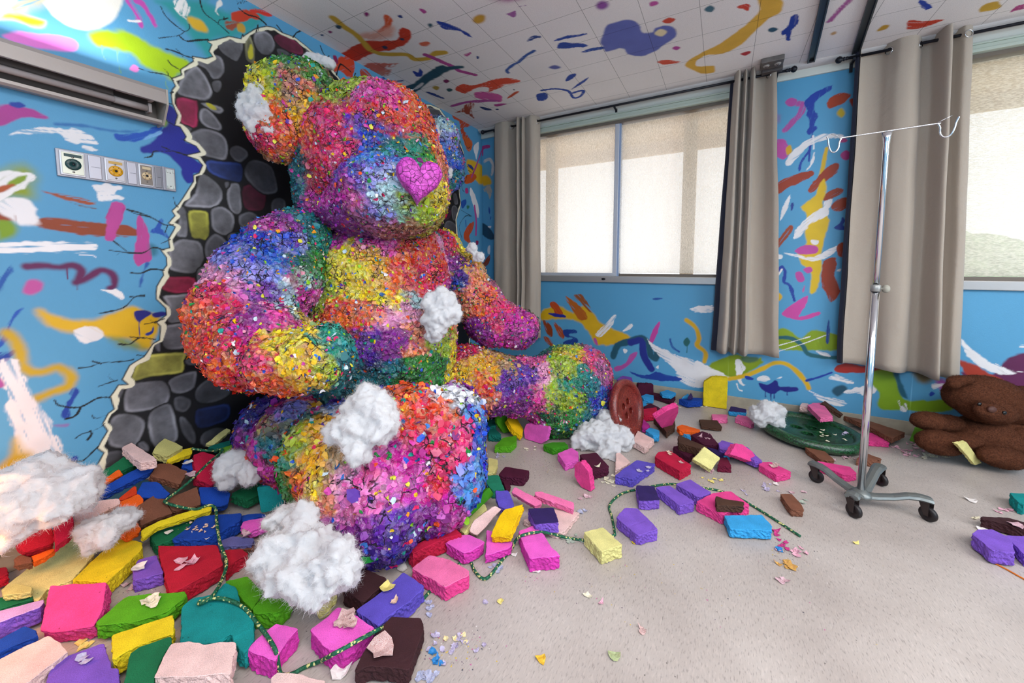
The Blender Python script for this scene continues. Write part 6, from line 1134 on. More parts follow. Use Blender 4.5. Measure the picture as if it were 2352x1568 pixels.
def brick(t, col, th, z, pts, label, side=None):
    px = [tp(t, *p) for p in pts]; th = th/100.*0.72; n = len(px)
    if z == 'p' or (isinstance(z, tuple) and z[0] == 'p'):
        dz = 0 if z == 'p' else z[1]/100.
        cx_, cy_ = np.mean(px, axis=0); C0 = on_pile(cx_, cy_, dz); e = 0.02
        gx = (pileh(C0[0]+e, 0)-pileh(C0[0]-e, 0))/(2*e)
        gx = max(gx, -0.75)
        nrm = np.array([-gx, 0.06*math.sin(cx_*0.7), 1.0]); nrm /= np.linalg.norm(nrm); nrm = nrm+np.array([0.10*math.sin(cx_), 0.10*math.cos(cy_), 0]); nrm /= np.linalg.norm(nrm)
        A0 = C0
    elif z == 'v':
        T = [atz(*px[0], 0.1/100), atz(*px[1], 0.1/100)]; e_ = T[1]-T[0]; nrm = np.array([-e_[1], e_[0], 0.0]); nrm /= np.linalg.norm(nrm); A0 = T[0]
    elif isinstance(z, tuple):
        T = [atz(*px[i], z[i]*0.8/100.) for i in range(3)]; nrm = np.cross(T[1]-T[0], T[2]-T[0]); nrm /= np.linalg.norm(nrm); A0 = T[0]
    else:
        nrm = np.array([0, 0, 1.0]); A0 = np.array([0, 0, z*0.72/100.])
    if nrm@(CAM-(A0 if z != 0 else A0)) < 0: nrm = -nrm
    P3 = []
    for q in px:
        r = ray(*q); P3.append(CAM+r*(((A0-CAM)@nrm)/(r@nrm)))
    P3 = np.array(P3); c0 = P3.mean(0)
    u = P3[1]-P3[0]; u /= np.linalg.norm(u); w = np.cross(nrm, u)
    q2 = np.stack([(P3-c0)@u, (P3-c0)@w], 1)
    area2 = sum(q2[i][0]*q2[(i+1) % n][1]-q2[(i+1) % n][0]*q2[i][1] for i in range(n))
    if area2 < 0: q2 = q2[::-1]
    # outline with crumbly edges and softened corners
    out = []; sd = len(BRICKS)*3.7
    for i in range(n):
        a, b = q2[i], q2[(i+1) % n]; L_ = np.linalg.norm(b-a); k = max(3, int(L_/0.008)); d = (b-a)/max(L_, 1e-6); nn = np.array([d[1], -d[0]])
        for j in range(k):
            t_ = j/k; p = a+(b-a)*t_
            w_ = math.sin(math.pi*t_)
            p = p+nn*(mnoise.noise(Vector((sd+i*5, t_*L_*45, 0)))*0.0020+mnoise.noise(Vector((sd+i*5, t_*L_*14, 4)))*0.0045*w_)
            if j == 0: p = p*0.5+0.25*((a+(q2[i-1]-a)*min(0.007/max(np.linalg.norm(q2[i-1]-a), 1e-6), .5))+(a+(b-a)*min(0.007/L_, .5)))
            out.append(p)
    out = np.array(out); m_ = len(out)
    prev = np.roll(out, 1, 0); nxt = np.roll(out, -1, 0); tg = nxt-prev; tg /= np.linalg.norm(tg, axis=1)[:, None]+1e-9; on = np.stack([tg[:, 1], -tg[:, 0]], 1)
    bm = bmesh.new(); rings = []
    levels = [(0.0, -0.0016), (-0.0014, -0.0002)]+[(-0.006-(th-0.010)*q/5, 0.0) for q in range(6)]+[(-th, -0.003)]
    for li, (dz, off) in enumerate(levels):
        rg = []
        for i in range(m_):
            jit = 0 if li < 2 else (mnoise.noise(Vector((out[i][0]*110, out[i][1]*110, sd+dz*110)))*0.0062-0.0008)
            p = out[i]+on[i]*(off+jit)
            q = u*p[0]+w*p[1]+nrm*(dz+(mnoise.noise(Vector((out[i][0]*60, out[i][1]*60, sd)))*0.0012 if li < 2 else 0))
            rg.append(bm.verts.new(Vector(q.tolist())))
        rings.append(rg)
    f = bm.faces.new(rings[0]); f.material_index = 0
    tri = bmesh.ops.triangulate(bm, faces=[f])
    for a, b in zip(rings, rings[1:]):
        for i in range(m_):
            f = bm.faces.new((a[i], b[i], b[(i+1) % m_], a[(i+1) % m_])); f.material_index = 0 if a is rings[0] else 1
    f = bm.faces.new(rings[-1][::-1]); f.material_index = 1
    bmesh.ops.triangulate(bm, faces=[f])
    bmesh.ops.recalc_face_normals(bm, faces=bm.faces)
    # keep clear of the floor and the mural wall
    zs_ = [v.co.z+c0[2] for v in bm.verts]; lift = 0.0
    if min(zs_) < 0.001: lift = 0.001-min(zs_)
    xs_ = [v.co.x+c0[0] for v in bm.verts]
    shift = max(0, WX+0.014-min(xs_))
    if lift > 0.012 or shift > 0.02: print('BRICK', label, 'lift %.3f shift %.3f' % (lift, shift))
    loc = c0+np.array([0, 0, lift])
    if shift > 0:
        # slide towards the camera along the sight line so that the outline stays put
        dv = CAM-loc; loc = loc+dv*(shift/max(dv[0], .1))
        mz = min(v.co.z for v in bm.verts)+loc[2]
        if mz < 0.001: loc[2] += 0.001-mz
    ymax = max(v.co.y for v in bm.verts)+loc[1]
    if ymax > WY-0.016:
        dv = CAM-loc; loc = loc+dv*((ymax-WY+0.016)/max(-dv[1], .1)); mz = min(v.co.z for v in bm.verts)+loc[2]
        if mz < 0.001 or z == 'v': loc[2] += 0.001-mz
    me = bpy.data.meshes.new('foam_brick'); bm.to_mesh(me); bm.free()
    o = link('foam_brick', me, [brick_mat(col), brick_mat(side or col, True)])
    o.location = Vector(loc.tolist()); tag(o, label, 'brick', 'painted foam bricks strewn over the floor'); BRICKS.append(o)
    return o
BRICK_ROWS = """
A|cream|3|p|1845,155 2040,8 2082,32 1920,165|thin cream foam stick leaning high against the painted dark stones
A|teald|5|p|1870,180 2140,95 2150,135 1960,205|dark teal foam plank lying under the thin cream stick by the bear's hip
A|lime2|5|p|1975,195 2110,152 2122,200 2040,255|small lime green brick just above the round stuffing tuft
A|blush|6|p|1100,187 1190,143 1410,290 1260,320|pale pink brick standing topmost against the painted grey stones
A|khaki|6|p|1375,235 1410,165 1485,100 1650,180 1500,265|dull cream angular brick at the top of the pile
A|yellow|4|p,2|1490,265 1530,240 1730,180 1735,240 1515,320|yellow brick leaning on the dull cream angular brick
A|green|6|p|815,475 1160,235 1240,330 940,470|long dark green plank against the wall under the topmost pale pink brick
A|orange|5|p,2|885,495 1070,378 1115,425 905,530|bright orange brick lying on the long dark green plank
A|blue|6|p,3|860,580 1330,320 1400,350 1365,400 900,635|long royal blue plank crossing the orange bricks beside the warm stuffing
A|brown|6|p,2|1350,430 1420,330 1530,325 1690,400 1620,520|brown broken brick right of the end of the long blue plank
A|blue|5|p|1630,360 1660,290 1760,300 1740,390|small blue brick with a white flake, behind the tall red brick
A|crimson|8|p,3|1740,250 1830,220 1945,260 1950,500 1900,530 1770,470|tall crimson brick with the green rope across it, left of the round tuft
A|blue|6|p|1220,600 1280,495 1410,490 1540,600 1500,640 1240,640|blue angular brick under the brown broken brick
A|orred|5|p|1060,650 1215,525 1235,600 1100,660|orange-red brick tucked beneath the long blue plank
A|orange|6|p|1060,680 1245,600 1295,650 1290,700 1090,760|orange brick next to the pale pink long brick
A|blush|6|p,2|660,800 860,665 1070,640 1090,690 760,860 670,860|long pale pink brick in the pile right of the big warm stuffing
A|brown|8|p|1230,720 1400,605 1470,620 1560,780 1400,830 1270,895|left one of two big brown bricks under the rope bend
A|brown|8|p|1490,650 1775,535 1810,700 1580,760 1540,740|right one of two big brown bricks, touching the blue brick
A|blue|7|p|1790,540 2000,535 2075,600 2060,690 1960,720 1810,690|blue chunky brick below the round stuffing tuft
A|green|7|p|2080,600 2300,480 2420,560 2230,660|dark green brick between the round stuffing tuft and the teal upright brick
P|teal|8|6,6,20|652,1168 600,1178 590,1118 650,1113|teal brick standing upright against the near leg
A|yellow|4|p,2|1270,930 1420,850 1895,690 1910,750 1420,900 1280,1010|long thin yellow brick under the rope below the big brown bricks
A|green|7|8|1340,960 1640,870 1750,830 1640,990 1540,1020 1400,1060|dark green brick dusted with flakes, below the long thin yellow brick
A|blue|8|10|1545,1010 1700,900 1790,800 2175,775 2170,840 1950,960 1760,1020|large blue brick with a heap of flake dust on it
A|blue|7|8|2175,795 2352,775 2400,790 2180,850|blue brick behind the large dusty blue one
A|mpink|5|8|2160,900 2190,850 2352,820 2480,800 2470,860 2250,940|pink-violet brick left of the largest stuffing tuft
A|crimson|6|p,8|475,790 520,745 650,725 665,940 500,1080|red brick standing on end beside the big warm stuffing
A|red|8|p,2|135,1010 290,930 470,900 490,1040 220,1130|long red brick with the short rope over it at the picture's left
A|orange|5|p|275,1165 480,1090 500,1110 300,1225|orange sliver brick behind the largest cream brick
A|brown|7|p|120,1190 190,1145 290,1170 290,1220 160,1240|small brown cube brick left of the orange sliver
P|cream|7|8|8,1348 70,1300 178,1223 218,1272 165,1332 108,1352 88,1380|largest cream brick, flat beside the largest yellow brick
P|yellow|8|9|165,1332 270,1233 327,1245 325,1262 245,1338|largest yellow brick, flat beside the largest cream brick
A|orange|6|p|1190,840 1250,870 1280,920 1160,990 1090,940|orange brick peeking out right of the smaller warm stuffing
A|orred|4|p|660,910 780,900 830,930 700,960|orange-red chip brick left of the smaller warm stuffing
A|slate|5|6|1950,1040 2100,980 2290,1000 2270,1060 2020,1080|dusty blue-violet brick left of the largest stuffing tuft
A|brown|3|4|2010,1105 2090,1070 2290,1060 2290,1100|thin brown brick edge left of the largest stuffing tuft
B|red|7|7|2010,50 2190,45 2240,90 2120,150 2030,230|red wedge brick right of the rope, next to the large red brick
B|violet|7|7|1190,240 1240,140 1410,95 1475,260 1200,325|violet brick with a white flake, left of the large red brick
B|red|8|9|1420,10 1960,5 2010,185 1680,370 1545,440 1520,420|large red brick with a pink flake cluster on it
B|pink|8|12,12,9|450,375 960,345 930,570 850,740 480,800 360,780|square hot pink brick in front of the largest yellow brick
B|lime|7|9|860,700 1080,510 1160,460 1670,420 1690,450 1500,610 1240,690 880,730|curved lime green brick with cream flakes on it
B|yellow|8|11|1010,810 1560,630 1560,800 1200,930 1010,1040|yellow brick in front of the curved lime brick
B|teal|8|10|1640,560 1720,490 1930,440 2030,340 2120,380 2160,520 2290,700 2290,860 2200,980 2100,870 2080,800 1930,890 1620,880|large teal brick with a notch and the rope across it
B|green|6|12|1100,1330 1170,980 1250,920 1540,820 1550,880 1430,1080 1360,1330|dark green brick at the bottom edge between yellow and pale pink
B|blush|8|14|1380,1200 1540,890 1700,868 1850,900 1950,880 2130,880 2080,1170 1850,1180|square pale pink brick with a ragged edge in front of the large teal one
B|blush|8|11|-60,1060 440,815 620,960 240,1250 -60,1360|long pale pink brick with pits at the lower left corner
B|violet|7|9|440,1150 500,1040 940,885 975,1010 1000,1110 1075,1120 1080,1250 1000,1320 430,1300|violet brick at the bottom edge beside the pitted pale pink brick
B|blue|7|8|-60,880 220,730 330,770 350,820 -60,990|royal blue brick at the left edge above the pitted pale pink brick
B|lilac|8|10|-60,610 400,490 370,560 -60,720|lilac-topped brick with a deep violet side at the left edge|violet
B|green|5|9|-60,480 270,430 300,480 -60,600|dark green brick end at the left edge under a tan sliver
B|khaki|3|13|10,400 150,345 290,380 280,430 20,460|tan brick sliver resting on the dark green brick end
B|red|6|8|-60,220 60,200 80,260 -60,320|small red brick end at the left edge
C|lime|7|8|60,560 250,515 330,600 390,640 285,800 150,640|left one of two lime bricks under the largest stuffing tuft
C|lime|8|8.5|285,790 410,640 620,610 600,740 500,820 310,830|right one of two lime bricks under the largest stuffing tuft
C|cream|5|6|810,760 860,700 960,660 1000,650 930,760 840,800|small cream brick poking out below the largest stuffing tuft
C|choc|8|8|1040,640 1210,445 1400,530 1410,560 1210,740|dark chocolate brick between the largest tuft and the long violet brick
C|vblue|8|8.5|1145,800 1390,620 1540,480 1720,600 1600,720 1420,850 1330,930|long blue-violet brick with cream flakes on it
C|lpink|8|8|1610,450 1760,340 1930,380 2090,470 2090,510 1890,610|coral-pink brick lying in front of the long crimson brick|pink
C|crimson|9|10|1575,290 1945,95 2035,165 1890,200 1620,330|long crimson brick along the edge of the near leg
C|mpink|9|9|765,960 920,850 1000,770 1130,830 1190,870 1310,950 1040,1140 930,1130 860,1070|large pink brick covered with red and pink flakes|magenta
C|choc|7|8|1130,1310 1190,1180 1320,980 1440,850 1690,860 1715,940 1590,1300 1400,1270 1290,1260|largest chocolate brown brick with a pink-white flake, at the bottom edge
C|mpink|9|9|240,1130 360,1010 430,950 490,910 675,955 520,1110 480,1230|pink brick under the rope at the bottom edge|magenta
C|blush|7|6|440,1380 500,1330 700,1350 900,1400 880,1500 450,1500|pale pink brick cut off by the bottom edge
D|limed|5|14,14,9|640,685 880,465 920,530 690,750|long lime brick propped against the near leg on its right
D|tealg|7|7|865,360 960,355 1015,480 900,490 850,430|grey-teal brick touching the near leg's blue side
D|cream|6|6|870,200 955,220 930,330 860,350|pale cream brick half hidden by the near leg's blue side
D|maroon|7|7|960,350 1020,280 1240,315 1190,380 990,370|dark maroon brick standing alone between the two legs
D|maroon|4|4|1000,410 1060,400 1070,460 1030,490|small maroon chunk in front of the lone dark maroon brick
D|vblue|5|10,13,13|960,640 930,490 1045,490 1100,610 1080,680|blue-violet brick sloping between lime and hot pink bricks
D|lpink|5|12,14,10|1075,510 1110,460 1350,590 1340,620 1290,640|hot pink brick leaning, the left of the crossed pink pair
D|lpink|5|12,12,9|1285,505 1340,500 1640,600 1640,670 1570,640 1290,540|hot pink brick leaning, the right of the crossed pink pair
D|cream|4|6,10,10|600,830 830,610 860,660 740,760 650,880|cream stick brick standing next to the crimson brick's end
D|blush|4|6,10,14|700,870 740,760 930,630 990,660 770,900|pale pink stick brick beside the cream stick brick
D|gold|6|10,14,16|885,910 960,740 1010,665 1185,615 1130,740 1060,900|golden yellow brick leaning on top of the pink bricks
D|navy|7|12|1225,655 1455,645 1505,780 1290,800|dark purple-topped brick beside the golden yellow brick|violet
D|blush|4|4|1180,760 1480,660 1690,690 1560,860 1480,880|broken pale pink slab under the dark purple-topped brick
D|mpink|7|8|485,960 600,900 700,890 835,950 800,990 650,1060|bright pink brick at the end of the crimson brick, over the rope|magenta
D|mpink|5|6|850,1010 850,850 880,850 1090,960 1060,1010 840,1080|bright pink brick pinned under the golden yellow brick|magenta
D|mpink|8|8|1140,860 1270,810 1370,890 1440,1010 1520,1080 1240,1110 1190,1000|bright pink long brick crossed by the rope, left of the pale yellow brick|magenta
D|cream|8|8|1725,870 1900,825 2080,985 1890,1050|pale yellow brick where the rope ends its loop
D|lime|6|6|920,100 1000,20 1120,0 1125,50 1070,100|lime brick lying flat between the legs
D|limed|6|6|1360,80 1450,60 1560,60 1590,90 1450,120|green brick beside the toe stuffing under a white flake
D|mpink|6|6|1490,160 1620,110 1680,150 1680,220 1560,260|bright pink brick speckled with dark marks
P|pink|6|v|1358,1131 1336,1121 1319,1095 1319,1068 1334,1062 1352,1084|hot pink brick standing on edge against the maroon bricks
D|maroon|7|8|1690,170 1840,150 1960,280 1800,330|dark maroon brick with a cream flake below the toe stuffing
E|blush|6|6|1850,1180 1900,1165 2050,1300 1900,1390 1840,1400|pale pink brick half under the toe stuffing
F|vblue|7|7|50,1165 150,1085 270,1010 450,1045 230,1195|blue-violet brick with a purple flake cluster on it
G|navy|7|7|435,250 600,260 650,385 460,390|dark purple-topped brick at the crest of the rope loop|violet
G|violet|7|7|610,270 740,255 965,400 830,440|violet brick in the middle of the rope-loop row
G|violet|7|7.5|790,240 920,195 1115,315 1000,360|violet brick next to the hot pink brick inside the rope loop
G|violet|7|7|255,540 330,455 450,460 600,610 635,650 470,700 430,690|violet brick alone inside the rope loop
G|pink|7|7|975,400 1130,320 1290,305 1460,430 1300,470 1220,520|hot pink brick carrying a small dark brown brick
G|dbrown|5|12|1150,345 1220,370 1410,400 1400,440 1160,430|small dark brown brick lying on the hot pink brick
G|azure|6|7|1225,520 1570,515 1650,600 1655,660 1480,650 1280,640|bright sky-blue brick in the open floor
G|brown|5|5|1730,330 1840,330 1920,420 1945,480 1830,470|brown pointed brick alone on the floor near the drip stand
E|cream|5|12|30,560 80,520 140,570 80,630|small pale yellow brick between the bear's legs
E|maroon|7|12,16,14|80,660 210,530 340,570 300,620 110,710|dark maroon brick leaning on the far leg
E|teald|6|10|115,715 220,710 230,800 120,830|upper dark teal brick beside the near leg
E|teald|7|7|120,870 200,840 310,930 130,930|lower dark teal brick beside the near leg
E|lime|4|18,20,12|230,680 370,610 385,730 450,900 330,920 240,780|lime brick with a white scrape leaning on the far leg
E|gold|5|10,16,16|470,870 375,720 420,680 510,700 600,850 590,960|golden yellow brick leaning between lime and pink bricks by the far leg
E|mpink|6|v|840,1060 620,990 605,880 640,790 950,830 910,1020|rounded pink brick standing against the far leg
F|purple|5|20|70,220 130,180 220,200 230,290 160,260|purple brick behind the top of the red button
F|maroon|7|v|430,340 265,340 290,220 430,225|maroon brick standing against the baseboard
F|maroon|4|5|410,340 650,390 620,440 430,380|long flat maroon brick under a sky-blue one
F|azure|4|9|495,340 570,320 655,350 610,380 520,370|sky-blue brick resting on the long flat maroon brick
F|azure|5|6|310,380 360,360 435,375 430,420 330,410|sky-blue brick right of the red button, farther one
F|azure|4|4|300,435 350,430 370,470 320,480|little sky-blue brick right of the red button
F|blue|7|8|680,410 760,395 910,400 910,430 770,440|royal blue brick left of the standing yellow brick
F|azure|3|10|710,395 770,355 800,395|sky-blue wedge on the royal blue brick
F|navy|3|13|765,395 800,345 820,390|dark navy wedge on the royal blue brick
F|yellow|8|v|1150,515 918,480 925,250 1000,200 1160,203|tall yellow brick standing upright by the baseboard
F|navy|5|6|1170,530 1190,480 1345,510 1340,545|dark purple-topped sky-blue brick right of the standing yellow brick|azure
F|lpink|6|6|1000,560 1160,565 1155,600 1010,600|small pink brick below the standing yellow brick
F|lpink|5|5|1230,600 1260,565 1350,580 1425,650 1390,660|pink brick left of the stuffing on the green button
F|crimson|7|8|320,510 460,490 470,560 330,570|crimson brick right of the red button
F|lime2|4|4|470,540 570,570 585,600 480,590|light green brick end beside the crimson brick
F|maroon|4|5|330,490 400,450 500,500 480,530|dark maroon wedge behind the crimson brick
F|dbrown|6|8|430,600 640,620 640,680 560,740 480,640|dark brown brick with a white flake behind the orange brick
F|magenta|5|6|315,590 400,670 370,700 320,690|mauve brick just right of the red button's foot
F|orange|5|8|660,680 710,660 890,710 870,735 690,720|flat orange brick topping the right heap
F|azure|6|8|350,720 400,690 490,720 490,770 430,770|sky-blue brick between pale pink and hot pink bricks
F|azure|4|5|710,745 790,740 800,790|small sky-blue corner under the orange brick
F|blush|6|7|220,820 280,720 440,805 350,890|pale pink brick right of the toe stuffing
F|pink|5|6,13,15|440,810 560,730 670,685 670,740 590,900 530,910|hot pink wedge brick leaning up at the centre of the right heap
F|dbrown|7|13|670,780 690,765 960,880 890,900 680,840|brown wedge brick lying on the maroon brick
F|maroon|6|7|800,760 910,725 990,750 1075,860 930,860|maroon brick with three round flakes on it
F|maroon|6|5|620,890 700,870 880,910 780,1000|maroon brick beneath the brown wedge
F|violet|6|8|1070,840 1100,815 1360,885 1505,1020 1440,1020 1250,930 1080,900|long bent violet brick behind the hot pink bricks
F|navy|4|5|960,880 1170,940 1060,960|dark navy brick corner behind the tilted cream brick
F|azure|3|3|1080,960 1180,950 1180,990|tiny sky-blue corner behind the tilted cream brick
F|crimson|8|8|445,980 480,930 600,920 805,1060 690,1120|long crimson brick with flakes at the front of the right heap
F|cream|5|10,16,10|820,1000 930,875 1090,990 1005,1110|tilted cream brick at the front of the right heap
F|wine|6|6|1090,990 1150,980 1200,1070 1060,1060|wine-red brick right of the tilted cream brick
F|pink|6|9,13,11|1180,1020 1240,910 1300,920 1400,990 1475,1110 1390,1090|hot pink brick with a pointed corner right of the wine-red brick
F|pink|6|6|1460,1050 1500,1030 1590,1030 1790,1130 1680,1150 1640,1160|hot pink brick with a white flake, rightmost of the right heap
F|dbrown|3|4|880,610 1060,620 1105,680 1100,700 900,680|flat brown brick alone between the right heap and the baseboard
H|brown|5|5|290,610 430,640 495,700 400,700|brown wedge brick against the green button's front rim
F|lpink|5|14|1950,470 2000,450 2090,450 2190,580 2070,590|pink brick lying on the green button
H|dbrown|4|6,14,14|540,395 410,310 430,298 550,385|brown plank leaning behind the green button
F|blush|6|8|1870,480 1890,450 1950,455 1950,490|pale pink brick behind the green button
H|pink|6|6|360,720 380,705 600,745 645,790 560,800|hot pink brick under the drip stand's left leg
H|brown|6|6|640,690 700,650 815,690 760,700|brown brick just behind the drip stand's pole
H|pink|5|5|710,510 800,520 870,580 720,570|hot pink brick right of the green button
H|brown|5|6|560,400 720,430 970,510 880,550 730,470|long dark brown brick between the green button and the brown teddy
H|lime2|8|v|1060,585 1000,570 1040,485 1115,490|light green brick standing beside the brown teddy's foot
H|cream|3|25,25,4|1325,590 1390,575 1495,720 1450,735|cream brick leaning between the brown teddy's feet
H|teal|8|8|1680,920 1781,925 1830,950 1781,1000 1740,985|teal brick at the right edge
H|choc|6|7|1485,1090 1500,1080 1680,1090 1850,1140 1850,1190|dark chocolate brick with a flake at the right edge
H|violet|8|9|1425,1200 1460,1170 1560,1165 1680,1220 1725,1330 1560,1310|rounded violet brick near the right edge above the orange cord
H|violet|7|7|1650,1210 1850,1220 1880,1300 1790,1350|violet brick cut off by the right edge behind the rounded one
""".strip().splitlines()
def parse_z(s):
    if s == 'v': return 'v'
    if s[0] == 'p': return 'p' if s == 'p' else ('p', float(s.split(',')[1]))
    v = tuple(float(q) for q in s.split(',')); return v[0] if len(v) == 1 else v
for row in BRICK_ROWS:
    f_ = row.split('|')
    brick(f_[0], f_[1], float(f_[2]), parse_z(f_[3]), [tuple(float(q) for q in p.split(',')) for p in f_[4].split()], f_[5], f_[6] if len(f_) > 6 else None)

# ------------------------------------------------------------------ giant buttons
def button(name, R, T_, M, colr, label, rough):
    bm = bmesh.new()
    bm_lathe(bm, [(0, 0), (R*0.90, 0), (R*0.97, T_*0.12), (R, T_*0.4), (R*0.99, T_*0.75), (R*0.94, T_*0.97), (R*0.87, T_), (R*0.80, T_*0.92), (R*0.765, T_*0.66), (R*0.75, T_*0.58), (R*0.4, T_*0.54), (0, T_*0.53)], Matrix.Identity(4), 72)
    bmesh.ops.recalc_face_normals(bm, faces=bm.faces)
    me = bpy.data.meshes.new('b'); bm.to_mesh(me); bm.free(); o = bpy.data.objects.new('b', me); COL.objects.link(o)
    bm = bmesh.new()
    for (x, y) in ((-1, -1), (1, -1), (1, 1), (-1, 1)):
        bmesh.ops.create_cone(bm, cap_ends=True, segments=24, radius1=R*0.105, radius2=R*0.105, depth=T_*4, matrix=Matrix.Translation((x*R*0.17, y*R*0.17, 0)))
    me2 = bpy.data.meshes.new('c'); bm.to_mesh(me2); bm.free(); c = bpy.data.objects.new('c', me2); COL.objects.link(c)
    md = o.modifiers.new('h', 'BOOLEAN'); md.object = c; md.operation = 'DIFFERENCE'; md.solver = 'EXACT'
    dg = bpy.context.evaluated_depsgraph_get(); dg.update(); res = bpy.data.meshes.new_from_object(o.evaluated_get(dg))
    bpy.data.objects.remove(o); bpy.data.objects.remove(c)
    res.transform(M); res.name = name
    m, nt, N, L, b = mat(name+'_glitter'); b.inputs['Roughness'].default_value = rough
    tc = N.new('ShaderNodeTexCoord'); v = N.new('ShaderNodeTexVoronoi'); v.inputs['Scale'].default_value = 170; L.new(tc.outputs['Object'], v.inputs['Vector'])
    r = N.new('ShaderNodeValToRGB'); r.color_ramp.elements[0].color = (*lin(colr[0]), 1); r.color_ramp.elements[1].color = (*lin(colr[1]), 1); r.color_ramp.elements[0].position = 0.35
    sp = N.new('ShaderNodeSeparateColor'); L.new(v.outputs['Color'], sp.inputs[0]); L.new(sp.outputs[0], r.inputs['Fac']); L.new(r.outputs['Color'], b.inputs['Base Color'])
    n = N.new('ShaderNodeTexNoise'); n.inputs['Scale'].default_value = 130; n.inputs['Detail'].default_value = 3; L.new(tc.outputs['Object'], n.inputs['Vector'])
    bp = N.new('ShaderNodeBump'); bp.inputs['Strength'].default_value = 0.6; bp.inputs['Distance'].default_value = 0.004; L.new(n.outputs['Fac'], bp.inputs['Height']); L.new(bp.outputs['Normal'], b.inputs['Normal'])
    b.inputs['Specular IOR Level'].default_value = 0.8
    o = link(name, res, m); tag(o, label, 'button', 'giant coat buttons')
    me = o.data
    return centre(o)
gl_, gr_ = atz(1748, 985, 0.03), atz(1974, 1002, 0.03); gc = (gl_+gr_)/2; GR_ = min(np.linalg.norm(gl_-gr_)/2, 0.315)
gc[1] = min(gc[1], WY-GR_-0.03)
button('giant_button', GR_, 0.065, Matrix.Translation((gc[0], gc[1], 0.012)) @ Matrix.Rotation(math.radians(2.5), 4, 'Y') @ Matrix.Rotation(0.5, 4, 'Z'), ('0b2c18', '1f6636'), 'dark green giant four-hole button lying flat on the floor by the drip stand', 0.3)
rc_ = Vector(atd(1441, 938, 2.68).tolist()); nrm = Vector((-FW*0.68+RT*0.70+UP*0.18).tolist()).normalized()
upv = (Vector((0, 0, 1))-nrm*nrm.z).normalized(); rgt = upv.cross(nrm)
Rm = Matrix((rgt, upv, nrm)).transposed().to_4x4() @ Matrix.Rotation(math.radians(14), 4, 'Z')
rb = button('giant_button', 0.205, 0.055, Matrix.Translation(rc_-nrm*0.03) @ Rm, ('6a1a17', '9c3a2a'), 'dark red giant four-hole button standing on edge against the far foot', 0.35)
rb.location.z = 0.001

# ------------------------------------------------------------------ brown teddy at the right edge
FUR, nt, N, L, b = mat('brown_fur'); b.inputs['Roughness'].default_value = 0.95; b.inputs['Specular IOR Level'].default_value = 0.1
tc = N.new('ShaderNodeTexCoord'); n = N.new('ShaderNodeTexNoise'); n.inputs['Scale'].default_value = 150; n.inputs['Detail'].default_value = 3; L.new(tc.outputs['Object'], n.inputs['Vector'])
r = N.new('ShaderNodeValToRGB'); r.color_ramp.elements[0].color = (*lin('40241a'), 1); r.color_ramp.elements[0].position = 0.3; r.color_ramp.elements[1].color = (*lin('643c29'), 1); r.color_ramp.elements[1].position = 0.7; L.new(n.outputs['Fac'], r.inputs['Fac']); L.new(r.outputs['Color'], b.inputs['Base Color'])
T_T = tex('plush', 'CLOUDS', noise_scale=0.03, noise_depth=2)
td = empty('teddy_bear', tuple((atz(2265, 1075, 0)+np.array([0, 0.1, 0])).tolist()), 'brown plush teddy bear sitting slumped against the wall at the right edge', 'teddy bear')
def plush(name, blobs, n, seed, label=None):
    base = evaluated(blob_bm(blobs), [('REMESH', dict(mode='VOXEL', voxel_size=0.008)), ('SMOOTH', dict(factor=0.5, iterations=5)), ('DISPLACE', dict(texture=T_T, strength=0.012, mid_level=0.5, texture_coords='GLOBAL'))], clampz=0.004)
    nv = len(base.vertices); a = np.empty(nv*3, np.float32); base.vertices.foreach_get('co', a); a = a.reshape(-1, 3); a[:, 1] = np.minimum(a[:, 1], WY-0.02); base.vertices.foreach_set('co', a.ravel())
    o = fuzzy(name, base, n, 0.012, 0.0009, FUR, td, seed, 0.7)
    if label: o['label'] = label
    return o
plush('torso', [(2262, 1000, 2.34, 66, 42, .11), (2290, 1012, 2.32, 60, 40, .11), (2305, 980, 2.36, 55, 36, .1), (2240, 985, 2.36, 36, 30, .09)], 9000, 31)
hd_ = plush('head', [(2272, 915, 2.33, 86, 50, .12, -16), (2225, 908, 2.33, 46, 40, .11), (2320, 930, 2.33, 52, 44, .12), (2262, 938, 2.30, 58, 34, .11, -14)], 16000, 32)
mz_ = plush('muzzle', [(2274, 946, 2.195, 38, 22, .05, -16)], 3000, 39)
plush('ear', [(2206, 873, 2.28, 31, 11, .035, 4), (2190, 880, 2.28, 14, 12, .03)], 2000, 33); plush('ear', [(2350, 900, 2.33, 18, 14, .04)], 800, 34)
plush('arm', [(2135, 967, 2.37, 40, 21, .07, -4), (2175, 972, 2.37, 40, 19, .06)], 5000, 35); plush('arm', [(2330, 1003, 2.28, 20, 26, .06, -30), (2350, 1030, 2.25, 20, 24, .06)], 3000, 36)
plush('leg', [(2158, 1016, 2.30, 51, 28, .08, -8), (2215, 1012, 2.3, 40, 20, .07)], 6500, 37); plush('leg', [(2302, 1050, 2.21, 57, 25, .07, -10), (2275, 1028, 2.27, 44, 22, .07)], 6500, 38)
def on_face(px, py, objs):
    best = None
    for o in objs:
        bmv = bmesh.new(); bmv.from_mesh(o.data); tr = BVHTree.FromBMesh(bmv); bmv.free()
        h = tr.ray_cast(Vector(CAM.tolist()), Vector(ray(px, py).tolist()).normalized())
        if h[0] is not None and (best is None or h[3] < best[3]): best = h
    return (Vector(best[0])-Vector(CAM.tolist())).dot(Vector(FW.tolist())) if best else 2.2
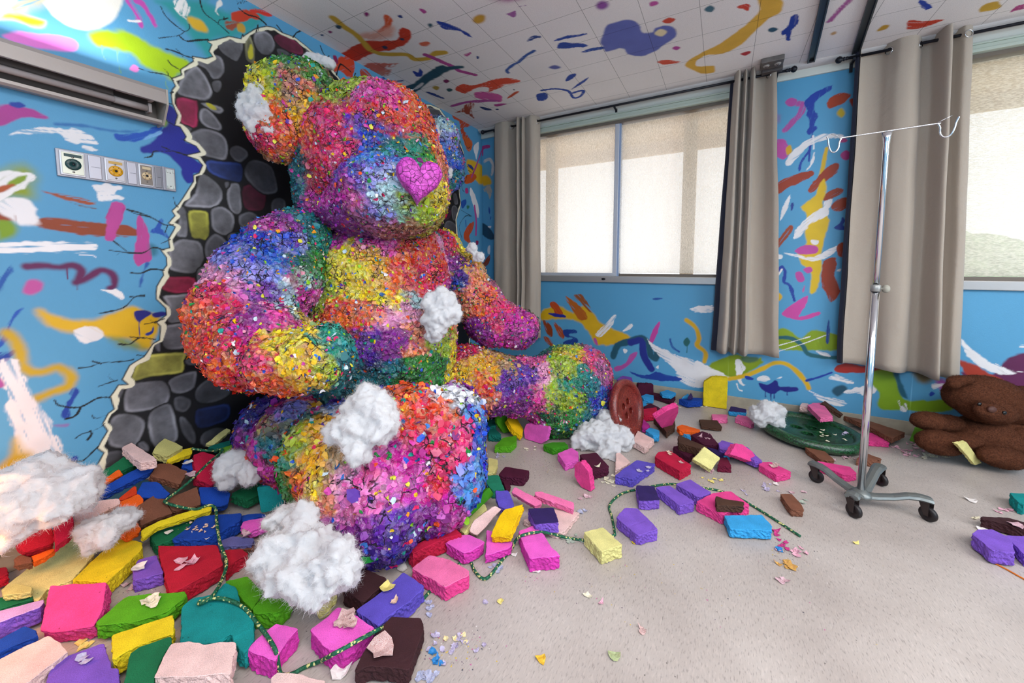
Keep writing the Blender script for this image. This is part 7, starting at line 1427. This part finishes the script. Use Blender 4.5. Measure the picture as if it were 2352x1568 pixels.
def ball(name, px, py, r, m, parent, sx=1, sy=1, proud=0.0):
    bm = bmesh.new(); c = atd(px, py, on_face(px, py, (hd_, mz_))-proud); q = bmesh.ops.create_uvsphere(bm, u_segments=20, v_segments=12, radius=r)['verts']
    for v in q: p = c+RT*v.co.x*sx+UP*v.co.z*sy+FW*v.co.y*0.6; v.co = Vector(p.tolist())
    return from_bm(name, bm, m, parent, True)
ball('nose', 2278, 940, 0.021, simple('nose_velour', '4e2a20', 0.6, bump=0.3), td, 1.15, 0.85, 0.002)
for (x, y) in ((2250, 928), (2307, 948)): ball('eye', x, y, 0.011, simple('eye_black', '070606', 0.15), td, proud=0.004)

# ------------------------------------------------------------------ wheeled drip stand
base_c = atz(1977, 1128, 0.075); bx_, by_ = base_c[0], base_c[1]
dq = (base_c-CAM)@FW
dsx = empty('drip_stand', (bx_, by_, 0), 'chrome wheeled drip stand with two hooks, standing before the broad curtain', 'drip stand')
CHROME = simple('chrome', 'd8d8dc', 0.12, 1.0); BASEM = simple('grey_base_metal', '7d8180', 0.42, 0.6, bump=0.1, scale=40); RUB = simple('black_rubber', '1a1214', 0.5)
def zat(py):
    lo, hi = 0, 3
    for _ in range(40):
        m = (lo+hi)/2
        if proj((bx_, by_, m))[1] > py: lo = m
        else: hi = m
    return lo
zt_, zm_ = zat(303), zat(655)
bm = bmesh.new(); bm_tube(bm, [(bx_, by_, 0.07), (bx_, by_, zm_)], 0.0155, 20); from_bm('lower_pole', bm, CHROME, dsx, False)
bm = bmesh.new(); bm_tube(bm, [(bx_, by_, zm_-0.03), (bx_, by_, zt_-0.06), (bx_, by_, zt_-0.03), (bx_, by_, zt_)], [0.0115, 0.0115, 0.014, 0.019], 20); from_bm('upper_pole', bm, CHROME, dsx)
kn = atz(2010, 663, 1.0); bm = bmesh.new()
M = Matrix.Translation((bx_, by_, zm_)) 
bm_lathe(bm, [(0.0165, -0.03), (0.019, -0.028), (0.019, 0.0), (0.0125, 0.004)], M, 24); from_bm('collar', bm, simple('collar_grey', '9a9a98', 0.4, 0.4), dsx)
bm = bmesh.new(); M = Matrix.Translation((bx_+0.018, by_-0.002, zm_-0.016)) @ Matrix.Rotation(math.pi/2, 4, 'Y')
bm_lathe(bm, [(0.006, -0.004), (0.006, 0.006), (0.016, 0.008), (0.019, 0.014), (0.019, 0.024), (0.012, 0.030), (0, 0.031)], M, 20); from_bm('knob', bm, simple('knob_grey', 'a09c90', 0.6), dsx)
# cross bar with a hook at each end
la, ra = atz(1966, 299, zt_+0.012), atz(2107, 277, zt_+0.012); barc = np.array([bx_, by_, zt_+0.004]); dv = (ra-la); dv[2] = 0; dv /= np.linalg.norm(dv)
Lb = 0.155; bm = bmesh.new(); e1 = barc-dv*Lb; e2 = barc+dv*Lb
def hook(e, s):
    o = []
    pd = np.array([dv[1], -dv[0], 0])
    for (a, z, p) in ((0, 0, 0), (0.008, -0.004, 0), (0.014, -0.020, 0), (0.016, -0.045, 0), (0.028, -0.064, 0.004), (0.044, -0.060, 0.008), (0.054, -0.035, 0.012), (0.058, -0.008, 0.014), (0.064, 0.012, 0.018)): o.append(e+dv*s*a+np.array([0, 0, z])+pd*p)
    return o
pts = hook(e1, -1)[::-1]+[barc]+hook(e2, 1)
bm_tube(bm, catmull(pts, 5), 0.0036, 10); from_bm('hook_bar', bm, CHROME, dsx)
for e, s in ((e1, -1), (e2, 1)):
    bm = bmesh.new(); q = e+np.array([0, 0, 0.001]); tip = e+dv*s*0.048+np.array([0, 0, 0.026]); bm_tube(bm, [q, (q+tip)/2, tip], [0.0012]*3, 6); from_bm('keeper_wire', bm, CHROME, dsx)
# base: four cast legs dipping to the hub, castors under the ends
bm = bmesh.new(); bm_lathe(bm, [(0, 0.048), (0.035, 0.048), (0.045, 0.054), (0.045, 0.068), (0.03, 0.078), (0.02, 0.088), (0, 0.088)], Matrix.Translation((bx_, by_, 0)), 28); from_bm('hub', bm, BASEM, dsx)
for (px, py) in ((1868, 1105), (2123, 1192), (1954, 1184), (2016, 1112)):
    w = atz(px, py, 0.0); d2 = np.array([w[0]-bx_, w[1]-by_]); Ld = np.linalg.norm(d2); d2 /= Ld; pr = np.array([-d2[1], d2[0]])
    bm = bmesh.new(); prof = [(0.0, 0.060, 0.034), (0.25, 0.066, 0.026), (0.5, 0.080, 0.024), (0.72, 0.100, 0.024), (0.88, 0.106, 0.028), (1.0, 0.104, 0.030), (1.08, 0.100, 0.028)]
    rows = []
    for (t, z, hw) in prof:
        c = np.array([bx_+d2[0]*Ld*t, by_+d2[1]*Ld*t])
        rows.append([bm.verts.new((c[0]+pr[0]*s*hw, c[1]+pr[1]*s*hw, z+dz)) for (s, dz) in ((-1, -0.004), (-0.8, 0.006), (-0.35, 0.011), (0.35, 0.011), (0.8, 0.006), (1, -0.004), (0.75, -0.012), (-0.75, -0.012))])
    for a, b2 in zip(rows, rows[1:]):
        for i in range(8): bm.faces.new((a[i], a[(i+1) % 8], b2[(i+1) % 8], b2[i]))
    bm.faces.new(rows[0][::-1]); bm.faces.new(rows[-1]); from_bm('leg', bm, BASEM, dsx)
    wr = 0.034; c = np.array([w[0], w[1], wr]); cdir = np.array([math.cos(px*0.7), math.sin(px*0.7)])*0.25+np.array([0.8, -0.6]); cdir /= np.linalg.norm(cdir)
    bm = bmesh.new(); ax = Vector((-cdir[1], cdir[0], 0)); Rq = Vector((0, 0, 1)).rotation_difference(ax).to_matrix().to_4x4(); off = Matrix.Translation((c[0]+cdir[0]*0.012, c[1]+cdir[1]*0.012, wr+0.001))
    bm_lathe(bm, [(0, -0.008), (wr*0.45, -0.009), (wr*0.5, -0.011), (wr*0.9, -0.011), (wr, -0.006), (wr, 0.006), (wr*0.9, 0.011), (wr*0.5, 0.011), (wr*0.45, 0.009), (0, 0.008)], off @ Rq, 28); cst = from_bm('castor_wheel', bm, RUB, dsx)
    bm = bmesh.new()
    for s in (-1, 1):
        o_ = ax*s*0.0145; v = [bm.verts.new(Vector(q)+o_) for q in ((c[0]-cdir[0]*0.02, c[1]-cdir[1]*0.02, 0.092), (c[0]+cdir[0]*0.022, c[1]+cdir[1]*0.022, 0.092), (c[0]+cdir[0]*0.020, c[1]+cdir[1]*0.020, wr-0.006), (c[0]+cdir[0]*0.004, c[1]+cdir[1]*0.004, wr-0.006))]
        v2 = [bm.verts.new(q.co+ax*s*0.002) for q in v]
        bm.faces.new(v); bm.faces.new(v2[::-1])
        for i in range(4): bm.faces.new((v[i], v[(i+1) % 4], v2[(i+1) % 4], v2[i]))
    bm_tube(bm, [(c[0], c[1], 0.088), (c[0], c[1], 0.1)], 0.014, 14)
    from_bm('castor_fork', bm, simple('fork_dark', '3a2f2d', 0.5, 0.3), cst)

# ------------------------------------------------------------------ rope and cord
ROPE, nt, N, L, b = mat('green_braid'); b.inputs['Roughness'].default_value = 0.6
tc = N.new('ShaderNodeTexCoord'); v = N.new('ShaderNodeTexVoronoi'); v.inputs['Scale'].default_value = 150; L.new(tc.outputs['Object'], v.inputs['Vector']); sp = N.new('ShaderNodeSeparateColor'); L.new(v.outputs['Color'], sp.inputs[0])
r = N.new('ShaderNodeValToRGB'); r.color_ramp.interpolation = 'CONSTANT'; r.color_ramp.elements[0].color = (*lin('0c5438'), 1); r.color_ramp.elements[1].color = (*lin('d9d48a'), 1); r.color_ramp.elements[1].position = 0.83; e = r.color_ramp.elements.new(0.5); e.color = (*lin('12694a'), 1)
L.new(sp.outputs[0], r.inputs['Fac']); L.new(r.outputs['Color'], b.inputs['Base Color']); bp = N.new('ShaderNodeBump'); bp.inputs['Strength'].default_value = 0.8; bp.inputs['Distance'].default_value = 0.003; L.new(v.outputs['Distance'], bp.inputs['Height']); bp.invert = True; L.new(bp.outputs['Normal'], b.inputs['Normal'])
def rope(pts, label, rad=0.0058, m=ROPE, name='braided_rope', cat='rope', group='green braided ropes'):
    W3 = []
    for p in pts:
        px, py, z = p
        if z == 'p': q = on_pile(px, py, 0.03)
        else: q = atz(px, py, z/100.+rad)
        W3.append(q)
    bm = bmesh.new(); bm_tube(bm, catmull(W3, 8), rad, 10); o = from_bm(name, bm, m, None, False); tag(o, label, cat, group); centre(o); return o
rope([(-10, 1282, 8), (40, 1245, 8), (85, 1218, 8), (125, 1207, 8)], 'short length of green rope over the long red brick at the left edge')
rope([(440, 1030, 'p'), (480, 1035, 'p'), (512, 1033, 'p'), (480, 1062, 'p'), (430, 1110, 'p'), (385, 1145, 'p'), (380, 1153, 'p'), (410, 1163, 'p'), (450, 1169, 'p'), (480, 1160, 'p'), (495, 1168, 9), (498, 1200, 8), (505, 1245, 7.5), (520, 1290, 6.5), (512, 1325, 6), (490, 1365, 8), (462, 1385, 8), (458, 1382, 8), (480, 1375, 8), (520, 1376, 8), (560, 1395, 7), (590, 1430, 6.5), (620, 1470, 7), (635, 1500, 6), (644, 1545, 0.5), (668, 1548, 0), (700, 1532, 0), (735, 1518, 1.5), (765, 1502, 7.2), (800, 1483, 7.3), (845, 1458, 7.3), (868, 1446, 6.2), (890, 1434, 3), (920, 1415, 0.5), (960, 1388, 0), (990, 1355, 0), (1020, 1330, 0), (1050, 1300, 0), (1075, 1280, 0), (1090, 1310, 0), (1108, 1328, 0), (1125, 1322, 0), (1150, 1290, 0), (1175, 1260, 0), (1185, 1240, 3), (1200, 1229, 6), (1232, 1222, 6), (1262, 1224, 3), (1300, 1234, 0), (1338, 1240, 0), (1375, 1245, 0), (1408, 1230, 0), (1412, 1222, 0), (1405, 1185, 0), (1400, 1160, 0), (1425, 1135, 0), (1460, 1124, 0), (1500, 1116, 0), (1545, 1111, 0), (1600, 1118, 0), (1650, 1126, 0), (1690, 1140, 0), (1730, 1162, 0), (1780, 1193, 0), (1838, 1231, 0)],
     'long green braided rope with yellow flecks winding from the pile across the floor')
rope([(2286, 1294, 0), (2310, 1306, 0), (2335, 1320, 0), (2380, 1345, 0)], 'thin orange cord running along the floor to the right edge', 0.003, simple('orange_cord', 'd8731c', 0.5), 'floor_cord', 'cord', None)

# ------------------------------------------------------------------ fallen paint flakes
FLC = dict(w='ece4e0', c='e6dca8', y='ecd22a', o='d88a3a', p='d83a8c', m='a8286a', b='1f56b0', a='2a9ad0', g='2a7a50', v='6a50b0', r='a83a32')
FM = {}
def flake_mat(a, b_):
    k = a+b_
    if k in FM: return FM[k]
    m, nt, N, L, b = mat('flake_'+k); b.inputs['Roughness'].default_value = 0.55
    tc = N.new('ShaderNodeTexCoord'); n = N.new('ShaderNodeTexNoise'); n.inputs['Scale'].default_value = 45; n.inputs['Detail'].default_value = 3; n.inputs['Distortion'].default_value = 2; L.new(tc.outputs['Object'], n.inputs['Vector'])
    r = N.new('ShaderNodeValToRGB'); r.color_ramp.elements[0].color = (*lin(FLC[a]), 1); r.color_ramp.elements[0].position = 0.46; r.color_ramp.elements[1].color = (*lin(FLC[b_]), 1); r.color_ramp.elements[1].position = 0.54; L.new(n.outputs['Fac'], r.inputs['Fac']); L.new(r.outputs['Color'], b.inputs['Base Color']); FM[k] = m; return m
FMESH = {}
rf = random.Random(5)
def flake_mesh(var, mk):
    k = (var, mk)
    if k in FMESH: return FMESH[k]
    q = random.Random(var*7+1); n = 9; bm = bmesh.new(); curl = q.uniform(0.2, 0.75); ca = q.uniform(0, 3.14); asp = q.uniform(0.55, 1); R_ = [q.uniform(0.6, 1.2) for _ in range(n)]
    def P(r, a, s):
        x = r*math.cos(a); y = r*math.sin(a)*asp; t = x*math.cos(ca)+y*math.sin(ca); z = curl*t*t*0.9+0.12*math.sin(5*x+var)*math.cos(4*y)
        return Vector((x, y, z+s))
    for s in (0.05, 0.0):
        c = bm.verts.new(P(0, 0, s)); i1 = [bm.verts.new(P(R_[i]*0.55, 2*math.pi*i/n, s)) for i in range(n)]; i2 = [bm.verts.new(P(R_[i], 2*math.pi*i/n, s)) for i in range(n)]
        for i in range(n):
            j = (i+1) % n; f1 = [c, i1[i], i1[j]]; f2 = [i1[i], i2[i], i2[j], i1[j]]
            if s == 0.0: f1.reverse(); f2.reverse()
            bm.faces.new(f1); bm.faces.new(f2)
        if s == 0.05: top = i2
        else:
            for i in range(n): j = (i+1) % n; bm.faces.new((top[i], i2[i], i2[j], top[j]))
    zm = min(v.co.z for v in bm.verts)
    for v in bm.verts: v.co.z -= zm
    me = bpy.data.meshes.new('paint_flake'); bm.to_mesh(me); bm.free(); me.materials.append(flake_mat(*mk)); FMESH[k] = me; return me
FLAKES = '''430 1296 6.6 22 12 5 3.4 wp pink and white curled paint flake on the large red brick
320 1303 5.6 6 3 1 3.2 ww white pointed paint flake on the violet brick left of the red one
350 1383 6.8 24 8 5 3.2 cw cream paint flake on the curved lime green brick
195 1520 6.8 8 5 2 2.8 wv pale violet paint flake on the violet brick at the bottom edge
889 1350 6.4 5 4 1 4.2 cy pale green-yellow paint flake on the long blue-violet brick
902 1380 6.4 8 4 2 2.2 wo white and orange paint flake on the long blue-violet brick
790 1425 6.8 26 12 5 3.6 wr red and white paint flake on the large pink brick
876 1495 6.0 2 2 1 6.0 wr big curled pink-white paint flake on the largest chocolate brick
745 1408 0 2 2 1 5.0 ww large white paint flake on the floor left of the large pink brick
786 1545 0 2 2 1 4.6 ww large white paint flake on the floor at the bottom edge by the rope
925 1306 0 2 2 1 4.4 ww large white paint flake behind the coral-pink brick
984 1395 0 16 24 7 1.6 wb blue and white paint flake at the end of the long blue-violet brick
1045 1490 0 62 32 16 1.7 wv violet and white paint flake in the scatter right of the largest chocolate brick
1050 1470 0 40 12 4 2.0 wy yellow and white paint flake in the scatter right of the largest chocolate brick
1003 1512 0 10 14 4 2.0 ba blue paint flake in the scatter right of the largest chocolate brick
985 1556 0 26 10 8 2.0 wb silvery paint flake at the bottom edge right of the chocolate brick
690 1362 0 20 14 3 2.6 wp pink paint flake beneath the largest stuffing tuft
285 1340 0 30 30 7 2.2 wm dusty paint flake in the gap under the square hot pink brick
410 1345 0 28 12 4 2.0 wv pale paint flake between the large red and lime bricks
190 1478 0 10 8 3 2.8 cy pale yellow paint flake between blue and violet bricks at the lower left
1143 1302 0 30 8 5 1.8 wb blue-white paint flake by the rope's sharp bend
1180 1275 0 4 6 1 3.0 ww white paint flake right of the brick pinned under the golden one
1215 1306 0 14 8 2 2.6 ww white paint flake left of the bright pink long brick's front
1310 1238 0 26 10 6 2.0 wg green-white paint flake on the rope near the pale yellow brick
1392 1106 0 26 12 11 2.2 wc cream-white paint flake piled by the standing hot pink brick
1350 1142 0 18 8 5 2.0 wm mauve-white paint flake in front of the standing hot pink brick
1345 1174 0 10 5 2 2.6 wb blue-white paint flake right of the crossed pink pair
1140 1045 0 40 6 6 2.0 wv pale paint flake behind the lone dark maroon brick
1225 1030 0 20 6 5 2.0 wc cream paint flake in front of the rounded pink brick
1650 1105 0 36 18 9 1.7 yc yellow paint flake in the scatter left of the rightmost pink brick
1625 1078 0 26 12 6 2.4 wm mauve-white paint flake in front of the tilted cream brick
1760 1118 0 22 14 9 2.1 wv violet-white paint flake below the rightmost pink brick
1782 1112 0 6 3 1 3.0 ww white paint flake right below the rightmost pink brick
1832 1130 0 12 6 3 2.2 wm silvery paint flake by the brown pointed brick
1712 1131 0 8 4 2 2.0 wv small pale paint flake above the rope's tail
1845 1150 0 10 5 2 2.4 gw green paint flake beside the brown pointed brick
1788 1226 0 10 10 2 2.6 mp magenta paint flake beside the sky-blue brick, top of the trail
1800 1250 0 20 12 5 2.0 pm pink paint flake in the trail below the sky-blue brick
1825 1268 0 30 10 7 2.2 wp pink-white paint flake in the trail below the sky-blue brick
1786 1262 0 6 6 2 2.6 ab blue paint flake in the trail below the sky-blue brick
1800 1298 0 26 10 5 2.4 ym yellow paint flake at the lower end of the trail
1797 1332 0 10 8 3 2.6 wm mauve-white paint flake last in the trail
2085 1035 0 46 18 19 2.2 wp pink-white paint flake strewn in front of the brown teddy
2135 1050 0 30 8 7 2.8 wc white paint flake strewn in front of the brown teddy
1945 1052 0 22 8 6 2.2 wm mauve-white paint flake between brown bricks behind the drip stand
1895 1000 5 50 8 8 2.4 wc cream paint flake lying on the green button
1935 998 5 10 5 3 2.4 vw violet paint flake lying on the green button
2230 1150 0 3 3 1 3.4 ww white paint flake alone on the floor right of the drip stand
2310 1170 0 24 10 7 1.8 wp pale paint flake left of the teal brick at the right edge
2243 1190 0 10 8 3 1.8 wc pale paint flake at the tip of the chocolate brick at the right edge
2335 1208 5.2 10 5 1 3.4 wm mauve-white paint flake on the chocolate brick at the right edge
2270 1220 0 22 5 3 3.0 ww white paint flake between the chocolate and rounded violet bricks
1966 1248 0 2 2 1 3.0 yc pale yellow paint flake alone on the open floor
1345 1370 0 10 8 3 1.8 wc pale paint flake alone in the open foreground floor
1380 1385 0 3 3 1 2.4 pw pink paint flake alone in the open foreground floor
1118 1388 0 8 8 2 2.0 wv pale violet paint flake on the open floor right of the coral-pink brick
1150 1381 0 2 2 1 1.8 yc small yellow paint flake right of the coral-pink brick
1478 1450 0 10 8 2 2.6 wr reddish paint flake in the middle of the foreground floor
1410 1507 0 3 3 1 3.0 cg greenish paint flake in the foreground floor near the bottom edge
1242 1515 0 3 3 1 3.2 oy orange paint flake in the foreground floor near the bottom edge
1456 1246 0 6 3 1 2.2 yy bright yellow paint flake under the violet brick inside the rope loop
1600 935 0 50 9 11 1.9 wc white paint flake in front of the standing yellow brick
1545 965 5.8 5 3 1 3.6 wp white paint flake on the dark brown brick behind the orange one
1618 1000 4.6 12 10 3 3.2 wm round white paint flake on the maroon brick of the right heap
1540 1042 6 8 4 2 3.0 wo peach paint flake on the long crimson brick of the right heap
1565 1062 6 6 3 1 3.2 wr reddish-white paint flake on the long crimson brick of the right heap
1773 1066 4.6 8 5 3 2.6 wr white paint flake on the rightmost pink brick
1480 1078 5.2 14 6 4 2.6 vw purple-white paint flake on the blue-violet brick
1372 1072 5.8 3 2 1 3.4 cw cream paint flake on the dark maroon brick by the toe stuffing
462 1212 7.6 24 12 12 1.3 wo dusty paint flake heaped on the large blue brick
440 1225 6.2 40 10 5 2.2 ww white paint flake on the dusty dark green brick
434 1062 p 4 3 2 3.2 ww white paint flake on the small blue brick beside the tall red one
438 1090 p 4 5 2 3.4 wm mauve-white paint flake at the foot of the tall crimson brick
348 1075 p 5 3 1 3.4 ww white paint flake on the upper end of the long blue plank
565 1226 4.8 8 8 3 2.8 wm mauve-white paint flake by the pink-violet brick
590 1245 4.8 12 6 2 2.0 wc pale paint flake on the dusty blue-violet brick'''
nfl = 0
for ln in FLAKES.splitlines():
    f_ = ln.split(' ', 8); px, py = float(f_[0]), float(f_[1]); sx, sy, n_, sz, mk, lab = float(f_[3]), float(f_[4]), int(f_[5]), float(f_[6]), f_[7], f_[8]
    for i in range(n_):
        x = px+(rf.gauss(0, 0.5)*sx if n_ > 1 else 0); y = py+(rf.gauss(0, 0.5)*sy if n_ > 1 else 0)
        p = on_pile(x, y, 0.035) if f_[2] == 'p' else atz(x, y, float(f_[2])/100.+0.001)
        me = flake_mesh(rf.randrange(8), (mk[0], mk[1]) if rf.random() < 0.75 else (mk[1], mk[0]))
        o = bpy.data.objects.new('paint_flake', me); COL.objects.link(o); s = sz/200.*1.28*rf.uniform(0.75, 1.25)
        p[1] = min(p[1], WY-0.04)
        o.location = Vector(p.tolist()); o.scale = (s, s, s); o.rotation_euler = (rf.uniform(-.08, .08), rf.uniform(-.08, .08), rf.uniform(0, 6.28)); tag(o, lab, 'flake', lab.replace('flake ', 'flakes ')); nfl += 1
print('flakes', nfl)
# fine coloured dust, too small to count
bm = bmesh.new()
for (px, py, sx, sy, n_, z) in ((1260, 1070, 90, 30, 160, 0), (462, 1212, 30, 12, 220, 0.0575), (1050, 1490, 90, 50, 90, 0), (1640, 1100, 140, 35, 160, 0), (2100, 1040, 100, 20, 120, 0), (1590, 930, 90, 14, 150, 0), (520, 1195, 60, 30, 110, 0), (330, 1350, 90, 40, 140, 0), (1800, 1270, 60, 60, 70, 0), (1450, 1300, 500, 160, 160, 0)):
    for i in range(n_):
        p = atz(px+rf.gauss(0, .5)*sx, py+rf.gauss(0, .5)*sy, z); s = rf.uniform(0.0012, 0.0038); a0 = rf.uniform(0, 6)
        if p[1] > WY-0.02: continue
        vs_ = [bm.verts.new((p[0]+s*math.cos(a0+k*2.1)*rf.uniform(.6, 1.3), p[1]+s*math.sin(a0+k*2.1)*rf.uniform(.6, 1.3), p[2]+0.0005+rf.uniform(0, .0012))) for k in range(3)]
        tp_ = bm.verts.new((p[0], p[1], p[2]+0.0018))
        mi = rf.randrange(5)
        for k in range(3): f = bm.faces.new((vs_[k], vs_[(k+1) % 3], tp_)); f.material_index = mi
        bm.faces.new(vs_[::-1]).material_index = mi
tag(from_bm('paint_dust', bm, [simple('dust_'+str(i), c, 0.8) for i, c in enumerate(('e8e0dc', '7a6a78', 'd8b84a', '4a4a58', 'c46a9a'))]), 'fine coloured paint dust scattered over the floor and one blue brick', 'dust', kind='stuff')
